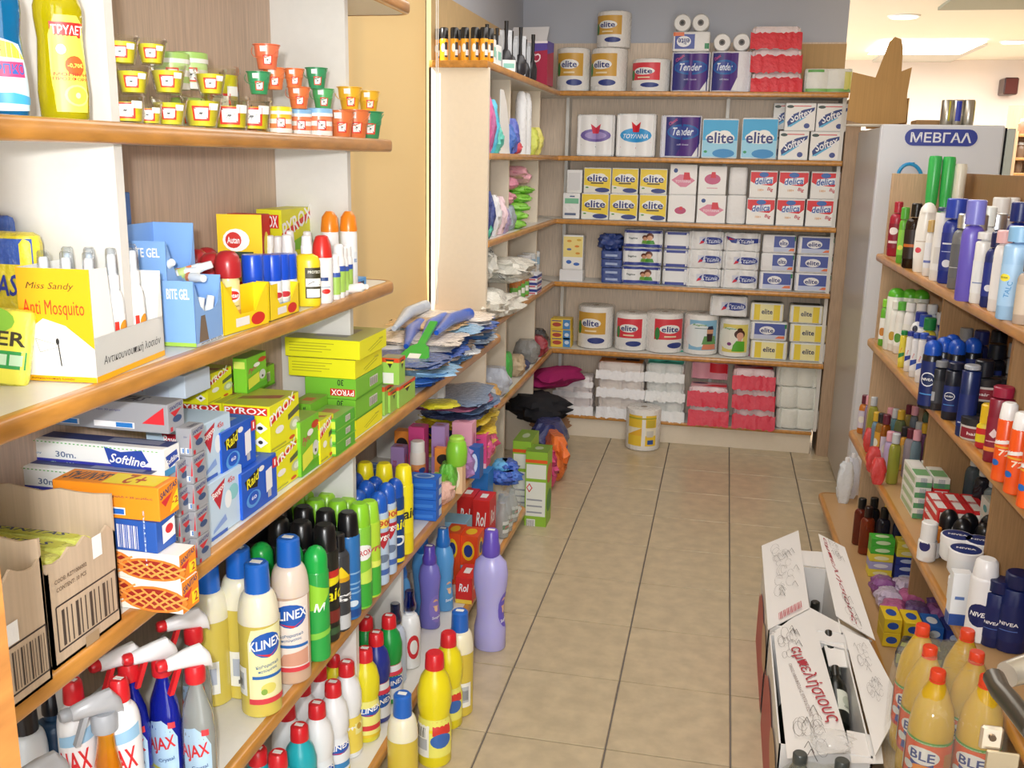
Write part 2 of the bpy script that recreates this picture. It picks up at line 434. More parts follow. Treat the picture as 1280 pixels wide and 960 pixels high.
# corner unit on the left wall beyond the window
ZS = [2.025, 1.668, 1.31, .945, .543]
corner = link('shelving_unit', None); tag(corner, 'short shelving unit in the far left corner beyond the window blind', 'shelving unit')
link('side_panel', MB().box(-1.205, 3.95, 0, -.955, 3.975, 2.0, PALE, .001).mesh('side_panel'), corner)
link('back_panel', MB().box(-1.215, 3.95, 0, -1.195, 5.9, 2.3, 'c6a878:veneer').mesh('back_panel'), corner)
link('side_panel', MB().box(-1.205, 4.55, 0, -1.0, 4.572, 2.0, PALE, .001).mesh('side_panel'), corner)
link('side_panel', MB().box(-1.205, 5.3, 0, -1.0, 5.32, 2.0, PALE, .001).mesh('side_panel'), corner)
for i, z in enumerate(ZS):
    ya = 3.94 if i == 0 else 3.98
    shelf_part(corner, [(-1.195, ya), (-.968, ya), (-.968, 5.62), (-1.195, 5.9)], z - .028, z, ([(-1.195, ya)] if i == 0 else []) + [(-.968, ya), (-.968, 5.655)])
# back unit
back = link('shelving_unit', None); tag(back, 'wide shelving unit full of paper goods across the back wall', 'shelving unit')
for z in ZS:
    shelf_part(back, [(-1.19, 5.94), (-.96, 5.668), (.605, 5.668), (.605, 5.94)], z - .028, z, [(.605, 5.668), (-.955, 5.668)][::-1])
shelf_part(back, [(-1.0, 5.94), (-.99, 5.69), (.58, 5.69), (.58, 5.94)], .115, .135, [(-.99, 5.69), (.575, 5.69)], .01)
link('plinth', MB().box(-1.01, 5.7, 0, .575, 5.72, .114, PALE, .001).mesh('plinth'), back)
link('back_panel', MB().box(-1.19, 5.945, 0, .6, 5.965, 2.31, 'ead6c0:veneer').mesh('back_panel'), back)
for x in (-.945, -.03, .583):
    link('upright', MB().box(x, 5.84 if x < .5 else 5.7, .135, x + .02, 5.94, 2.0, WHITE, .001).mesh('upright'), back)
link('side_panel', MB().box(.61, 5.67, 0, .685, 5.94, 1.99, 'b89c80:veneer', .001).mesh('side_panel'), back)
# right-hand unit, turned very slightly
RR = Matrix.Translation((.598, 4.12, 0)) @ Matrix.Rotation(math.radians(1.4), 4, 'Z')
ZR1, ZR2, ZR3, ZR4 = 1.308, .965, .518, .12
right = link('shelving_unit', None); right.matrix_world = RR; tag(right, 'open shelving unit of toiletries with wooden edges on the right', 'shelving unit')
def right_shelf(z, x0, yend, y0=-3.2, depth=.33, th=.028):
    r = .03; e = x0 + .018
    edge = [(depth, yend)] + arc(e + r, yend - r, r, 90, 180) + [(e, y0)]
    pts = [(depth, y0), (depth, yend)] + edge[1:]
    shelf_part(right, pts, z - th, z, edge, top='c09a6c:laminate')
right_shelf(ZR1, 0, 0); right_shelf(ZR2, 0, 0); right_shelf(ZR3, 0, .22); right_shelf(ZR4, -.06, .52)
link('side_panel', MB().box(.03, -.03, 0, .3, -.008, 1.62, 'c8a884:veneer', .001).mesh('side_panel'), right)
link('back_panel', MB().box(.3, -3.2, 0, .32, 0, 1.625, '96704a:veneer').mesh('back_panel'), right)
for y in (-.75, -1.5, -2.25):
    link('divider', MB().box(.1, y, .1, .3, y + .02, 1.28, 'b08a5e:veneer', .001).mesh('divider'), right)
# ================================================================ kinds of goods
def lerp_r(prof, z):
    for (r0, z0), (r1, z1) in zip(prof, prof[1:]):
        if z0 <= z <= z1 and z1 > z0: return r0 + (r1 - r0) * (z - z0) / (z1 - z0)
    return prof[0][0] if z < prof[0][1] else prof[-1][0]
def cyl(prof, zc, a0=0, sx=1, sy=1):
    rm = lerp_r(prof, zc); a0 = math.radians(a0)
    def mp(u, v, l):
        r = lerp_r(prof, zc + v) + l + .0004; a = a0 + u / rm; return (r * math.sin(a) * sx, -r * math.cos(a) * sy, zc + v)
    return mp
def flat(face, w, d, h):
    if face == 'F': return (lambda u, v, l: (u, -d/2 - l, h/2 + v)), w, h
    if face == 'B': return (lambda u, v, l: (-u, d/2 + l, h/2 + v)), w, h
    if face == 'R': return (lambda u, v, l: (w/2 + l, u, h/2 + v)), d, h
    if face == 'L': return (lambda u, v, l: (-w/2 - l, -u, h/2 + v)), d, h
    return (lambda u, v, l: (u, v, h + l)), w, d
def ring(r, seg=16): return r
def shoulder(r, h, rn, hn, zs=.68, belly=None, foot=.004):
    """bottle outline: radius r up to zs*h, shoulder into neck rn up to h-hn"""
    p = [(r - foot, 0), (r, foot)]
    if belly: p += [(r * b, h * z) for z, b in belly]
    p += [(r, h * zs)]
    z0, z1 = h * zs, h - hn
    for k in range(1, 7):
        t = k / 6; p.append((rn + (r - rn) * math.cos(t * math.pi / 2) ** .9 if k < 6 else rn, z0 + (z1 - z0) * math.sin(t * math.pi / 2) if k < 6 else z1))
    p.append((rn, h - hn * .8))
    return p
def capprof(r, z0, z1, rb=.003, r2=None):
    r2 = r2 or r
    return [(r, z0), (r, z0 + (z1 - z0) * .2), (r2, z1 - rb), (r2 - rb, z1)]
def dome(r, z0, z1, n=5):
    return [(r, z0)] + [(r * math.cos(math.pi/2*k/n) + (.001 if k == n else 0), z1 - (z1 - z0) * .55 + (z1 - z0) * .55 * math.sin(math.pi/2*k/n)) for k in range(n + 1)]
PRICE = 'f4f4f0:card'
def bottle(name, cat, prof, body, capp, cap, label=None, span=150, lz=(.1, .5), a0=0, sx=1, sy=1, ring_=None, liquid=None, price=True, seg=20, capseg=18, back=None, more=None):
    h = capp[-1][1]; b = MB().lathe(prof, body, seg, sx, sy)
    if liquid: b.lathe([(max(r - .002, .002), z + .002) for r, z in prof if z < liquid[1]] , liquid[0], seg, sx, sy)
    parts = [('body', b, None)]
    c = MB().lathe(capp, cap, capseg, sx if ring_ == 'oval' else 1, sy if ring_ == 'oval' else 1)
    sub = None
    parts.append(('cap', c, None))
    if label:
        zc = (lz[0] + lz[1]) / 2 * h; hh = (lz[1] - lz[0]) * h; rm = lerp_r(prof, zc); W = math.radians(span) * rm
        parts.append(('label', MB().draw(cyl(prof, zc, a0, sx, sy), W, hh, label, 9, 5), None))
    if back:
        lab, sp, z2, a2 = back; zc = (z2[0] + z2[1]) / 2 * h; hh = (z2[1] - z2[0]) * h; W = math.radians(sp) * lerp_r(prof, zc)
        parts.append(('back_label', MB().draw(cyl(prof, zc, a2, sx, sy), W, hh, lab, 6, 4), None))
    if price:
        rt = capp[-1][0]; q = min(rt * .62, .011)
        parts.append(('price_tag', MB().box(-q, -q * .6, h + .0002, q, q * .6, h + .0008, PRICE), None))
    if more: parts += more
    return Kind(name, cat, parts, h)
STICK = [('r', 0, 0, 1, 1, 'e8402a'), ('r', .12, .12, .88, .88, 'f6f4f0'), ('l', [(.3, .35), (.5, .55), (.75, .6)], .0006, '555'), ('l', [(.35, .65), (.5, .5), (.45, .25)], .0006, '555'),
         ('e', .48, .5, .1, .06, '444'), ('l', [(.12, .88), (.88, .12)], .0016, '8a2226')]
def sticker(prof, zc, a0, wd=.025, hh=.026):
    return ('sticker', MB().draw(cyl(prof, zc, a0), wd, hh, STICK, 3, 2), None)
def jar(h, r0, r1, waxh, wax, name='candle_jar'):
    pr = [(r0, 0), (r0 + .001, .003), (r1, h * .86), (r1 + .002, h * .9), (r1 + .002, h)]
    inner = [(r1 - .0005, h), (r0 - .003, .004)]
    g = MB().lathe(pr, 'fdfdf6:glass', 22, cap1=False)
    wx = [(r0 - .001, .004)] + [(r0 - .0015 + (r1 - r0) * t * waxh / .86, .004 + h * waxh * t) for t in (.5, 1)]
    return Kind(name, 'candle', [('glass', g, None), ('wax', MB().lathe(wx, wax, 20), [('wick', MB().tube([(0, 0, h*waxh), (0, .001, h*waxh + .008)], .0008, '333', 5))]),
                sticker(pr, h * .42, 28), ('price_tag', MB().draw(cyl(pr, h * .62, 68), .016, .012, [('r', 0, 0, 1, 1, PRICE)], 3), None)], h)
def bucket(col, h=.05, r0=.018, r1=.027):
    pr = [(r0, 0), (r0 + .001, .002), (r0 + (r1-r0)*.5, h*.5), (r0 + (r1-r0)*.52 + .001, h*.52), (r1 - .001, h * .95), (r1 + .002, h * .97), (r1 + .002, h)]
    hd = [(math.cos(a) * (r1 + .004), -.004 - math.sin(a) * .012, h * .9 - math.sin(a) * r1 * .9) for a in [math.pi * k / 10 for k in range(11)]]
    hd = [(x, y * .6 - (r1 if 0 < i < 10 else 0) * .75 * math.sin(math.pi * i / 10), z) for i, (x, y, z) in enumerate(hd)]
    return Kind('bucket_candle', 'candle', [('pail', MB().lathe(pr, col + ':plastic', 22, cap1=False).lathe([(r1 - .003, h * .93), (.001, h * .935)], 'f0e08a', 22), None),
        ('handle', MB().tube(hd, .0008, col + ':plastic', 5), None), sticker(pr, h * .36, 30, .018, .02),
        ('price_tag', MB().draw(cyl(pr, h * .8, 10), .014, .011, [('r', 0, 0, 1, 1, PRICE)], 3), None)], h)
def tin(cols, lid, h=.05, r=.025):
    b = MB(); n = len(cols)
    for i, c in enumerate(cols): b.lathe([(r, h * .7 * i / n), (r, h * .7 * (i + 1) / n)], c + ':plastic', 20)
    l = MB().lathe([(r + .0015, h * .7), (r + .0015, h * .82)], lid[0] + ':plastic', 20).lathe([(r + .0015, h * .82), (r + .001, h * .98), (r - .002, h)], lid[1] + ':plastic', 20)
    return Kind('tin_candle', 'candle', [('tin', b, None), ('lid', l, None), sticker([(r, 0), (r, h)], h * .38, 35, .017, .019)], h)
ORD = ['first', 'second', 'third', 'fourth', 'fifth', 'sixth', 'seventh', 'eighth', 'ninth', 'tenth', 'eleventh', 'twelfth', 'thirteenth', 'fourteenth']
def spray_can(h, r, body, cap, label, capk='dome', span=170, lz=(.05, .78), a0=0, name='spray_can', cat='spray can', bands=None, neck=True):
    hb = h * .8
    pr = [(r - .003, 0), (r, .003), (r, hb - .006), (r - .002, hb - .002)] + ([(r * .72, hb + .006)] if neck else [])
    b = MB().lathe(pr, body, 18)
    cp = {'dome': dome(r * .93, hb - .003, h), 'flat': capprof(r * .96, hb - .003, h, .004), 'tall': capprof(r * .93, hb - .004, h, .006, r * .8), 'slim': capprof(r * .62, hb, h, .004)}[capk]
    zc = (lz[0] + lz[1]) / 2 * h; H = (lz[1] - lz[0]) * h; W = math.radians(span) * r
    parts = [('body', b, None), ('cap', MB().lathe(cp, cap, 16), None), ('label', MB().draw(cyl(pr, zc, a0), W, H, label, 8, 1), None)]
    return Kind(name, cat, parts, h)
def trigger_head(z, rn, head, trig, face=0, L=.07):
    """spray trigger: shroud pointing to -Y, lever in front, collar below"""
    sh = MB(); prof = [(-L * .75, .036, .008, .008), (-L * .7, .035, .012, .012), (-L*.2, .037, .014, .018), (.012, .035, .014, .022), (.026, .024, .012, .014), (.03, .012, .006, .008)]
    rings = []
    for y, zz, w_, hh in prof:
        rings.append([(math.cos(a) * w_, y, z + zz + math.sin(a) * hh) for a in [2*math.pi*k/10 for k in range(10)]])
    sh.rings(rings, head)
    lev = MB().rings([[(q * .006, -L*.42 + t * -.018 + (.006 if e else -.002), z + .028 - t * .05) for q, e in ((-1, 0), (1, 0), (1, 1), (-1, 1))] for t in (0, .25, .5, .75, 1)], trig)
    noz = MB().lathe([(.009, 0), (.011, .003), (.011, .014), (.008, .018)], trig, 12, T=Matrix.Translation((0, -L * .7, z + .036)) @ Matrix.Rotation(math.pi/2, 4, 'X'))
    col = MB().lathe([(rn + .002, z - .012), (rn + .003, z - .01), (rn + .003, z + .012), (rn, z + .02)], trig, 16)
    return ('spray_head', sh, [('trigger', lev), ('nozzle', noz), ('collar', col)])
# ---- cartons
STY = {}
BOXC = {}
def carton(style, w_, d, h):
    key = (style, round(w_, 3), round(d, 3), round(h, 3))
    if key not in BOXC:
        st = STY[style]; c = min(.0012, h * .06)
        parts = [('carton', MB().box(-w_/2, -d/2, 0, w_/2, d/2, h, st['c'], c), None)]
        for f, nm in zip('FRLTB', ('front_print', 'side_print', 'far_side_print', 'top_print', 'back_print')):
            if f in st:
                mp, W, H = flat(f, w_, d, h); parts.append((nm, MB().draw(mp, W, H, st[f]), None))
        BOXC[key] = Kind(st.get('n', 'carton'), st.get('cat', 'box'), parts, h)
    return BOXC[key]
def place_box(style, z, corner, ytop, far=None, left=None, w=.1, d=.05, label='', group=None, rz=0, n=1, labels=None, h=None, X=None):
    """carton whose near right bottom corner shows at pixel `corner` on plane z. far: pixel column of the far end of the right face; left: column of the left end of the front"""
    P = at(corner[0], corner[1], z) if X is None else atx(corner[0], corner[1], X)
    if X is not None and z: P = Vector((X, P.y, z))
    R = Matrix.Rotation(math.radians(rz), 3, 'Z'); ex = R @ Vector((1, 0, 0)); ey = R @ Vector((0, 1, 0))
    if h is None: h = height_to(P, ytop)
    if far is not None: d = length_to(P, ey, far)
    if left is not None: w = length_to(P, -ex, left)
    hh = h / n; out = []
    for i in range(n):
        K = carton(style, w, d, hh - .0006)
        out.append(K.put(P - ex * w / 2 + ey * d / 2 + Vector((0, 0, hh * i)), rz, labels[i] if labels else label, group))
    return out
# ---- soft packs with rounded rims (paper goods in film)
def pack_outline(w_, d, lobes, dent, rc, n=28):
    """plan outline; front bulges into lobes"""
    P = []; hx, hy = w_/2, d/2
    def edge(t0, t1, f, k):
        return [f(t0 + (t1 - t0) * i / k) for i in range(k)]
    def bulge(u, span, L):
        if L <= 0: return 0
        return dent * (1 - abs(math.sin(math.pi * L * (u + span/2) / span)) ** .7)
    nf = max(8, lobes * 8) if lobes > 1 or dent else 3
    for i in range(nf + 1):
        u = -hx + rc + (w_ - 2*rc) * i / nf; P.append((u, -hy + bulge(u * w_ / (w_ - 2*rc) , w_, lobes)))
    for i in range(1, 4): a = math.radians(-90 + 22.5 * i); P.append((hx - rc + rc * math.cos(a), -hy + rc + rc * math.sin(a)))
    P.append((hx, -hy + rc)); P.append((hx, hy - rc))
    for i in range(1, 4): a = math.radians(22.5 * i); P.append((hx - rc + rc * math.cos(a), hy - rc + rc * math.sin(a)))
    for i in range(nf + 1):
        u = hx - rc - (w_ - 2*rc) * i / nf; P.append((u, hy - bulge(u * w_ / (w_ - 2*rc), w_, lobes)))
    for i in range(1, 4): a = math.radians(90 + 22.5 * i); P.append((-hx + rc + rc * math.cos(a), hy - rc + rc * math.sin(a)))
    P.append((-hx, hy - rc)); P.append((-hx, -hy + rc))
    for i in range(1, 4): a = math.radians(180 + 22.5 * i); P.append((-hx + rc + rc * math.cos(a), -hy + rc + rc * math.sin(a)))
    return P, (lambda u: -hy + bulge(u * w_ / (w_ - 2*rc), w_, lobes) if abs(u) <= hx - rc else -hy + rc - math.sqrt(max(rc*rc - (abs(u) - hx + rc)**2, 0)))
SOFT = {}
def soft(name, cat, w_, d, h, base, items=None, lobes=1, dent=0, rc=.01, rt=.01, span=None, zspan=None, side=None, top=None, extra=None, waist=None):
    key = (name, cat, round(w_, 3), round(d, 3), round(h, 3), base, str(items), lobes)
    if key in SOFT: return SOFT[key]
    O, front = pack_outline(w_, d, lobes, dent, rc); rings = []
    zs = [(0, .6), (.3, .15), (1, 0)]
    lv = [(rt * a, rt * b) for a, b in zs]
    if waist: lv += [(z * h, waist * .5) if i % 2 == 0 else (z * h, 0) for i, z in enumerate([])]
    allv = lv + [(h - z, ins) for z, ins in lv[::-1]]
    if waist:   # creases between stacked layers of rolls
        mid = []
        for z in waist: mid += [(h * z - rt * .8, 0), (h * z, rt * .55), (h * z + rt * .8, 0)]
        allv = lv + mid + [(h - z, ins) for z, ins in lv[::-1]]
    for z, ins in allv:
        sx = 1 - 2 * ins / w_; sy = 1 - 2 * ins / d
        rings.append([(x * sx, y * sy, z) for x, y in O])
    parts = [('pack', MB().rings(rings, base), None)]
    if items:
        x0, x1 = span or (0.02, .98); z0, z1 = zspan or (.04, .96)
        W = w_ * (x1 - x0); H = h * (z1 - z0); uc = (x0 + x1 - 1) / 2 * w_; vc = (z0 + z1) / 2 * h
        wz = waist or []
        def mp(u, v, l):
            z = vc + v; ins = 0
            for q in wz:
                t = abs(z - q * h) / (rt * .8)
                if t < 1: ins = rt * .55 * (1 - t)
            return (uc + u, front(uc + u) + ins * 1 - l - .0006, z)
        parts.append(('printed_label', MB().draw(mp, W, H, items, 8 * lobes if (dent or rc > .006) else 1, 6 if wz else 1), None))
    if side:
        mp, W, H = flat('R', w_, d, h)
        parts.append(('side_print', MB().draw(lambda u, v, l: mp(u * .8, v * .85, l + .0008), W, H, side), None))
    if top:
        mp, W, H = flat('T', w_, d, h)
        parts.append(('top_print', MB().draw(lambda u, v, l: mp(u * .8, v * .8, l + .0008), W, H, top), None))
    if extra: parts += extra
    SOFT[key] = Kind(name, cat, parts, h)
    return SOFT[key]
def crinkle(w_, d, h, spec, seed=0, amp=.35, n=10, m=6, flatz=.6):
    """irregular crumpled pouch"""
    rnd = random.Random(seed); R = []; n = n + 4; m = m + 2
    for j in range(m + 1):
        t = j / m; z = h * t; s_ = (math.sin(math.pi * (.12 + .76 * t))) ** flatz; ring_ = []
        ph = rnd.uniform(0, 6)
        for k in range(n * 2):
            a = 2 * math.pi * k / (n * 2); c, q = math.cos(a), math.sin(a)
            e = (abs(c) ** 4 + abs(q) ** 4) ** -.25
            f = s_ * e * (1 + amp * .3 * math.sin(3 * a + ph) * rnd.uniform(.3, 1) + rnd.uniform(-amp, amp) * .34 * (.5 if h < .03 else 1))
            ring_.append((c * w_/2 * f, q * d/2 * f, z + (rnd.uniform(-1, 1) * h * .06 if 0 < j < m else 0)))
        R.append(ring_)
    return MB().rings(R, spec)
# ================================================================ left unit, shelf A (candles)
Y_ = 'e4d62a'
J1 = jar(.062, .021, .031, .72, 'f0e63a:card'); J2 = jar(.05, .02, .024, .62, 'f6ec34:card')
jl = [('small yellow candle glass beside the white divider, front row', 160, 151, 113, 0, J2), ('yellow candle glass half hidden behind the front row near the divider', 186, 149, 120, 0, J2),
      ('yellow candle glass with flared rim, third in the bottom row', 213, 154, 117, 0, J1), ('widest yellow candle glass with big no-mosquito sticker, bottom row', 253, 158, 115, 0, J1),
      ('narrow yellow candle glass right of the widest one', 288, 160, 118, 0, J2), ('nearly empty looking candle glass at the right end of the glass row', 315, 161, 118, 0, J2),
      ('yellow candle glass stacked on the second layer by the divider', 167, 118, 82, .056, J1), ('yellow candle glass with price sticker in the middle of the second layer', 211, 118, 81, .058, J1),
      ('yellow candle glass stacked on the second layer, right', 264, 119, 86, .06, J1), ('yellow candle glass on the topmost layer by the divider', 153, 81, 45, .114, J1),
      ('yellow candle glass on the topmost layer, right one', 190, 81, 49, .116, J1)]
for lb, x, y, t, dz, K in jl: K.tox(x, y, t, -.86, ZA if dz == 0 else None, 0, lb, 'yellow citronella candle glasses', 1.22)
o_ = jar(.08, .022, .024, .82, 'f4ec30:card').tox(277, 148, 67, -.95, ZA, 0, 'tall straight yellow candle glass at the back of the shelf', 'yellow citronella candle glasses')
T1 = tin(['f0f0ec', 'bfe08a', 'f0f0ec', 'c8e69a'], ('eceee6', 'a8d070')); 
for x, y, t, dz, lb in ((236, 148, 108, 0, 'green and white striped tin candle behind the glasses, lowest'), (238, 112, 66, .052, 'green and white striped tin candle stacked behind the glasses'), (215, 112, 66, .052, 'pale green striped tin candle behind the second layer of glasses')):
    T1.tox(x, y, t, -.96, None if dz else ZA, 0, lb, 'green striped tin candles')
T2 = tin(['f2f0ea', 'f0905a', 'f2f0ea', 'f2c23a'], ('f2f2ee', 'f0dc30')); T3 = tin(['f2f0ea', 'f08a5c', 'f2f0ea', 'f08a5c'], ('f2f2ee', '8cc0e8'))
T2.tox(349, 166, 133, -.85, ZA, 0, 'striped tin candle with yellow lid beside the glasses'); T3.tox(374, 166, 134, -.875, ZA, 0, 'narrow striped tin candle with blue lid behind the front tins')
T3.tox(399, 168, 134, -.85, ZA, 0, 'wide orange and white striped tin candle with pale blue lid')
OR, GR, YE = 'e8804a', '3f9a66', 'f0bc34'
bk = [(426, 170, 137, 0, OR, 'orange bucket candle in the bottom row left of the big orange one'), (444, 171, 136, 0, OR, 'big orange bucket candle in the bottom row near the shelf end'),
      (461, 173, 139, 0, GR, 'dark green bucket candle at the shelf end'), (308, 143, 110, 0, OR, 'orange bucket candle half hidden behind the glass jars'),
      (374, 136, 109, .044, OR, 'large orange bucket candle on the second layer'), (404, 137, 111, .044, '5ab46a', 'light green bucket candle on the second layer'),
      (437, 138, 109, .044, YE, 'yellow bucket candle on the second layer, left of two'), (461, 140, 114, .044, YE, 'yellow bucket candle at the right end of the second layer'),
      (343, 112, 85, .07, OR, 'orange bucket candle under the topmost bucket'), (324, 118, 90, .05, GR, 'green bucket candle beside the glass jars'),
      (368, 110, 86, .088, OR, 'orange bucket candle on the third layer'), (396, 111, 85, .088, GR, 'green bucket candle with wire handle on the third layer'),
      (334, 87, 56, .125, 'ea7a56', 'orange bucket candle at the very top of the pile'), (352, 140, 114, .02, '3f80c8', 'small blue bucket candle glimpsed behind the tins'),
      (387, 148, 122, 0, GR, 'green bucket candle behind the striped tins'), (338, 148, 120, 0, OR, 'orange bucket candle at the back behind the striped tins')]
BK = {}
for x, y, t, dz, c, lb in bk:
    if c not in BK: BK[c] = bucket(c)
    BK[c].tox(x, y, t, -.85 if dz == 0 and y > 160 else -.865 if dz > .03 else -.93, None if dz > .03 else ZA, 0, lb, 'coloured bucket candles')
# two big dish soap bottles
pr = [(.03, 0), (.034, .004), (.036, .05), (.033, .11), (.031, .15), (.034, .19), (.034, .21), (.028, .235), (.014, .25), (.013, .262)]
lemon = [('p', [(.1, .03), (.9, .03), (1, .5), (.92, .93), (.75, 1), (.2, 1), (0, .8), (.02, .4)], 'f4ee5c'), ('r', .06, .78, .98, .93, 'd8302a'), ('t', 'ΤΡΥΛΕΤ', .52, .855, .84, .09, 'ffffff'),
         ('e', .3, .66, .12, .05, 'ffffff'), ('e', .62, .5, .26, .1, 'e8642a'), ('t', '-0,70€', .62, .5, .4, .05, 'fff46a'), ('t', 'ΜΟΝΙΜΗ', .5, .41, .8, .035, 'c8402a'), ('t', 'ΠΡΟΣΦΟΡΑ', .5, .365, .85, .035, 'c8402a'),
         ('e', .6, .2, .3, .11, 'e8e48a'), ('e', .6, .2, .24, .09, 'd4cc50'), ('e', .6, .2, .06, .03, 'f2f0b0')]
bottle('dish_soap_bottle', 'bottle', pr, 'd8cc10:gel', capprof(.015, .262, .285), 'e8d820:plastic', lemon, 100, (.03, .68), 22, 1, .62, liquid=('e8dc10:gel', .2)).tox(82, 143, -50, -.865, ZA, 35, 'large clear bottle of yellow lemon dish soap on the top left shelf', None, 1.3)
blu = [('p', [(0, 0), (1, .02), (.98, .6), (.75, .92), (.3, 1), (0, .96)], 'cfe6f4'), ('p', [(0, .75), (.9, .72), (.6, .93), (.2, .98)], 'f2d84a'), ('t', '0€', .25, .86, .2, .08, 'd85a2a'), ('r', .0, .47, .82, .68, 'e0447a'),
       ('t', 'ΟΡΠΚΟ', .42, .58, .75, .14, '3a6ab8'), ('e', .4, .35, .35, .05, 'f0f8ff'), ('p', [(0, .12), (1, .1), (1, .2), (.5, .26), (0, .24)], '4aaee0')]
bottle('dish_soap_bottle', 'bottle', pr, '1486c0:gel', capprof(.015, .262, .285), '2a8ad0:plastic', blu, 120, (.03, .5), 30, 1, .62, liquid=('1a8cc8:gel', .22)).tox(5, 139, -60, -.88, ZA, 30, 'large bottle of bright blue dish soap at the left edge of the photo', None, 1.3)
# ================================================================ shelf B
STY['mosq'] = dict(c='fbfbf7', n='display_box', F=[('p', [(0, 1), (1, 1), (1, .3), (.62, .5), (.32, .56), (.0, .4)], 'f8b010'), ('r', 0, 0, 1, .05, 'f8b010'), ('t', 'Miss Sandy', .45, .84, .66, .075, '4a3a18', 0, .3, 0), ('t', 'Anti Mosquito', .48, .64, .84, .17, 'e03a1c', 0, 0, 0),
     ('l', [(.5, .38), (.53, .14)], .002, '333'), ('e', .5, .36, .025, .03, '222'), ('l', [(.5, .33), (.2, .38), (.25, .26), (.5, .31)], .001, '999'), ('l', [(.5, .33), (.82, .36), (.78, .25), (.5, .31)], .0005, '888'),
     ('l', [(.5, .38), (.42, .52)], .0004, '777'), ('l', [(.5, .38), (.6, .5)], .0004, '777'), ('t', 'Αντικουνουπική λοσιόν', .4, .025, .6, .025, '6a5018')],
     R=[('r', 0, 0, 1, .13, 'f8b010'), ('t', 'Αντικουνουπική λοσιόν', .52, .42, .84, .24, '3c3c3c', 0, .15, 0)])
P0 = at(122, 479, ZB)
w_, d_, rzb = .105, .2, 5.5
K_ = MB(); hF = height_to(P0, 337); hR = hF * .4; t_ = .0012; W2, D2 = w_/2, d_/2
K_.box(-W2, -D2, 0, W2, D2, t_, 'fbfbf7').box(-W2, -D2, 0, W2, -D2 + t_, hF, 'fbfbf7').box(W2 - t_, -D2, 0, W2, D2, hR, 'fbfbf7').box(-W2, -D2, 0, -W2 + t_, D2, hF, 'fbfbf7').box(-W2, D2 - t_, 0, W2, D2, hF * .85, 'fbfbf7')
K_.prism([(-D2, 0), (-D2, hF), (-D2 + D2*.45, hF * .99), (-D2 + D2*.55, hR), (D2 * .82, hR), (D2, hF * .85), (D2, 0)], W2 - .001, W2, 'fbfbf7', T=Matrix(((0, 0, 1, 0), (1, 0, 0, 0), (0, 1, 0, 0), (0, 0, 0, 1))))
mp, W, H = flat('F', w_, d_, hF); pm = MB().draw(mp, W, H, STY['mosq']['F']); mp, W, H = flat('R', w_, d_, hR); pm2 = MB().draw(mp, W, H, STY['mosq']['R'])
cen = P0 + Matrix.Rotation(math.radians(rzb), 3, 'Z') @ Vector((-W2, D2, 0))
Kind('display_box', 'box', [('tray', K_, None), ('front_print', pm, None), ('side_print', pm2, None)], hF).put(cen, rzb, 'open yellow and white counter display box of anti-mosquito lotion sprays')
pr = [(.014, 0), (.0165, .003), (.0165, .062), (.014, .07), (.009, .075)]
fs_ = [('r', .05, .05, .95, .95, 'fbfbfb'), ('r', .12, .1, .32, .8, 'e03a2c'), ('t', 'quito', .22, .45, .4, .14, 'ffffff', 90), ('e', .62, .62, .28, .2, 'f0a030'), ('r', .4, .5, .9, .62, 'd83a3a'), ('t', 'Family', .65, .56, .4, .07, 'ffffff')]
SP = bottle('pump_spray_bottle', 'bottle', pr, 'f6f8fa:plastic', [(.0095, .075), (.0095, .088), (.007, .09), (.0065, .106), (.005, .108)], 'f4f6f8:plastic', fs_, 120, (.1, .5), 10, 1, .7, price=False, more=[('overcap', MB().lathe([(.009, .088), (.0095, .09), (.008, .112), (.006, .114)], 'f4f8fc:glass', 14), None)])
R_ = Matrix.Rotation(math.radians(rzb), 3, 'Z')
for i in range(3):
    for j in range(3):
        p = cen + R_ @ Vector((-W2 * .62 + W2 * .66 * i * .95, -D2 * .66 + D2 * .6 * j, t_ + .0005))
        SP.put(p, rzb + 70, 'white lotion pump in the mosquito display box, %s row, %s column' % (('nearest', 'middle', 'rear')[j], ('left', 'middle', 'right')[i]), 'white lotion sprays in the display box', (.95, .95, hF * 1.12 / .114))
STY['sanbag'] = dict(c='f0e62a', n='bag', F=[('r', 0, .62, 1, 1, '1c50b0'), ('t', 'SANITAS', .5, .4, .9, .28, '2a3fa0', 3, .3), ('r', 0, 0, 1, .1, 'fff46a')])
p = at(40, 455, ZB)
soft('bag_roll_pack', 'pack', .15, .04, .195, 'f2e02c:film', [('r', 0, .8, 1, 1, '1f55b4:film'), ('t', 'SANITAS', .45, .62, .84, .17, '2a3fa0', 3, .3)], rc=.02, rt=.015).put(Vector((aty(-8, 400, 1.2).x, 1.215, ZB + .001)), 0, 'yellow packet with blue top and dark blue lettering behind the mosquito display')
soft('bag_roll_pack', 'pack', .13, .012, .215, '1f55b4:film', rc=.012, rt=.01).put(Vector((aty(-30, 400, 1.235).x, 1.25, ZB + .001)), 0, 'plain dark blue packet standing against the divider')
gk = [('r', 0, 0, 1, 1, 'f2ee50'), ('r', 0, .2, 1, .45, '2aa04a'), ('t', 'ER', .78, .62, .4, .2, '3a3420'), ('r', .56, .25, .74, .4, 'c8ecc8'), ('r', .78, .25, .96, .4, 'c8ecc8'), ('e', .4, .86, .4, .2, '8ac83a')]
P1 = at(22, 470, ZB)
soft('insect_repellent_packet', 'pack', .1, .02, .105, 'f2ee50:film', gk, rc=.008, rt=.01).put(at(-12, 480, ZB), 14, 'yellow and green packet leaning at the left edge of the photo', tilt=(-.2, .1, math.radians(14)))
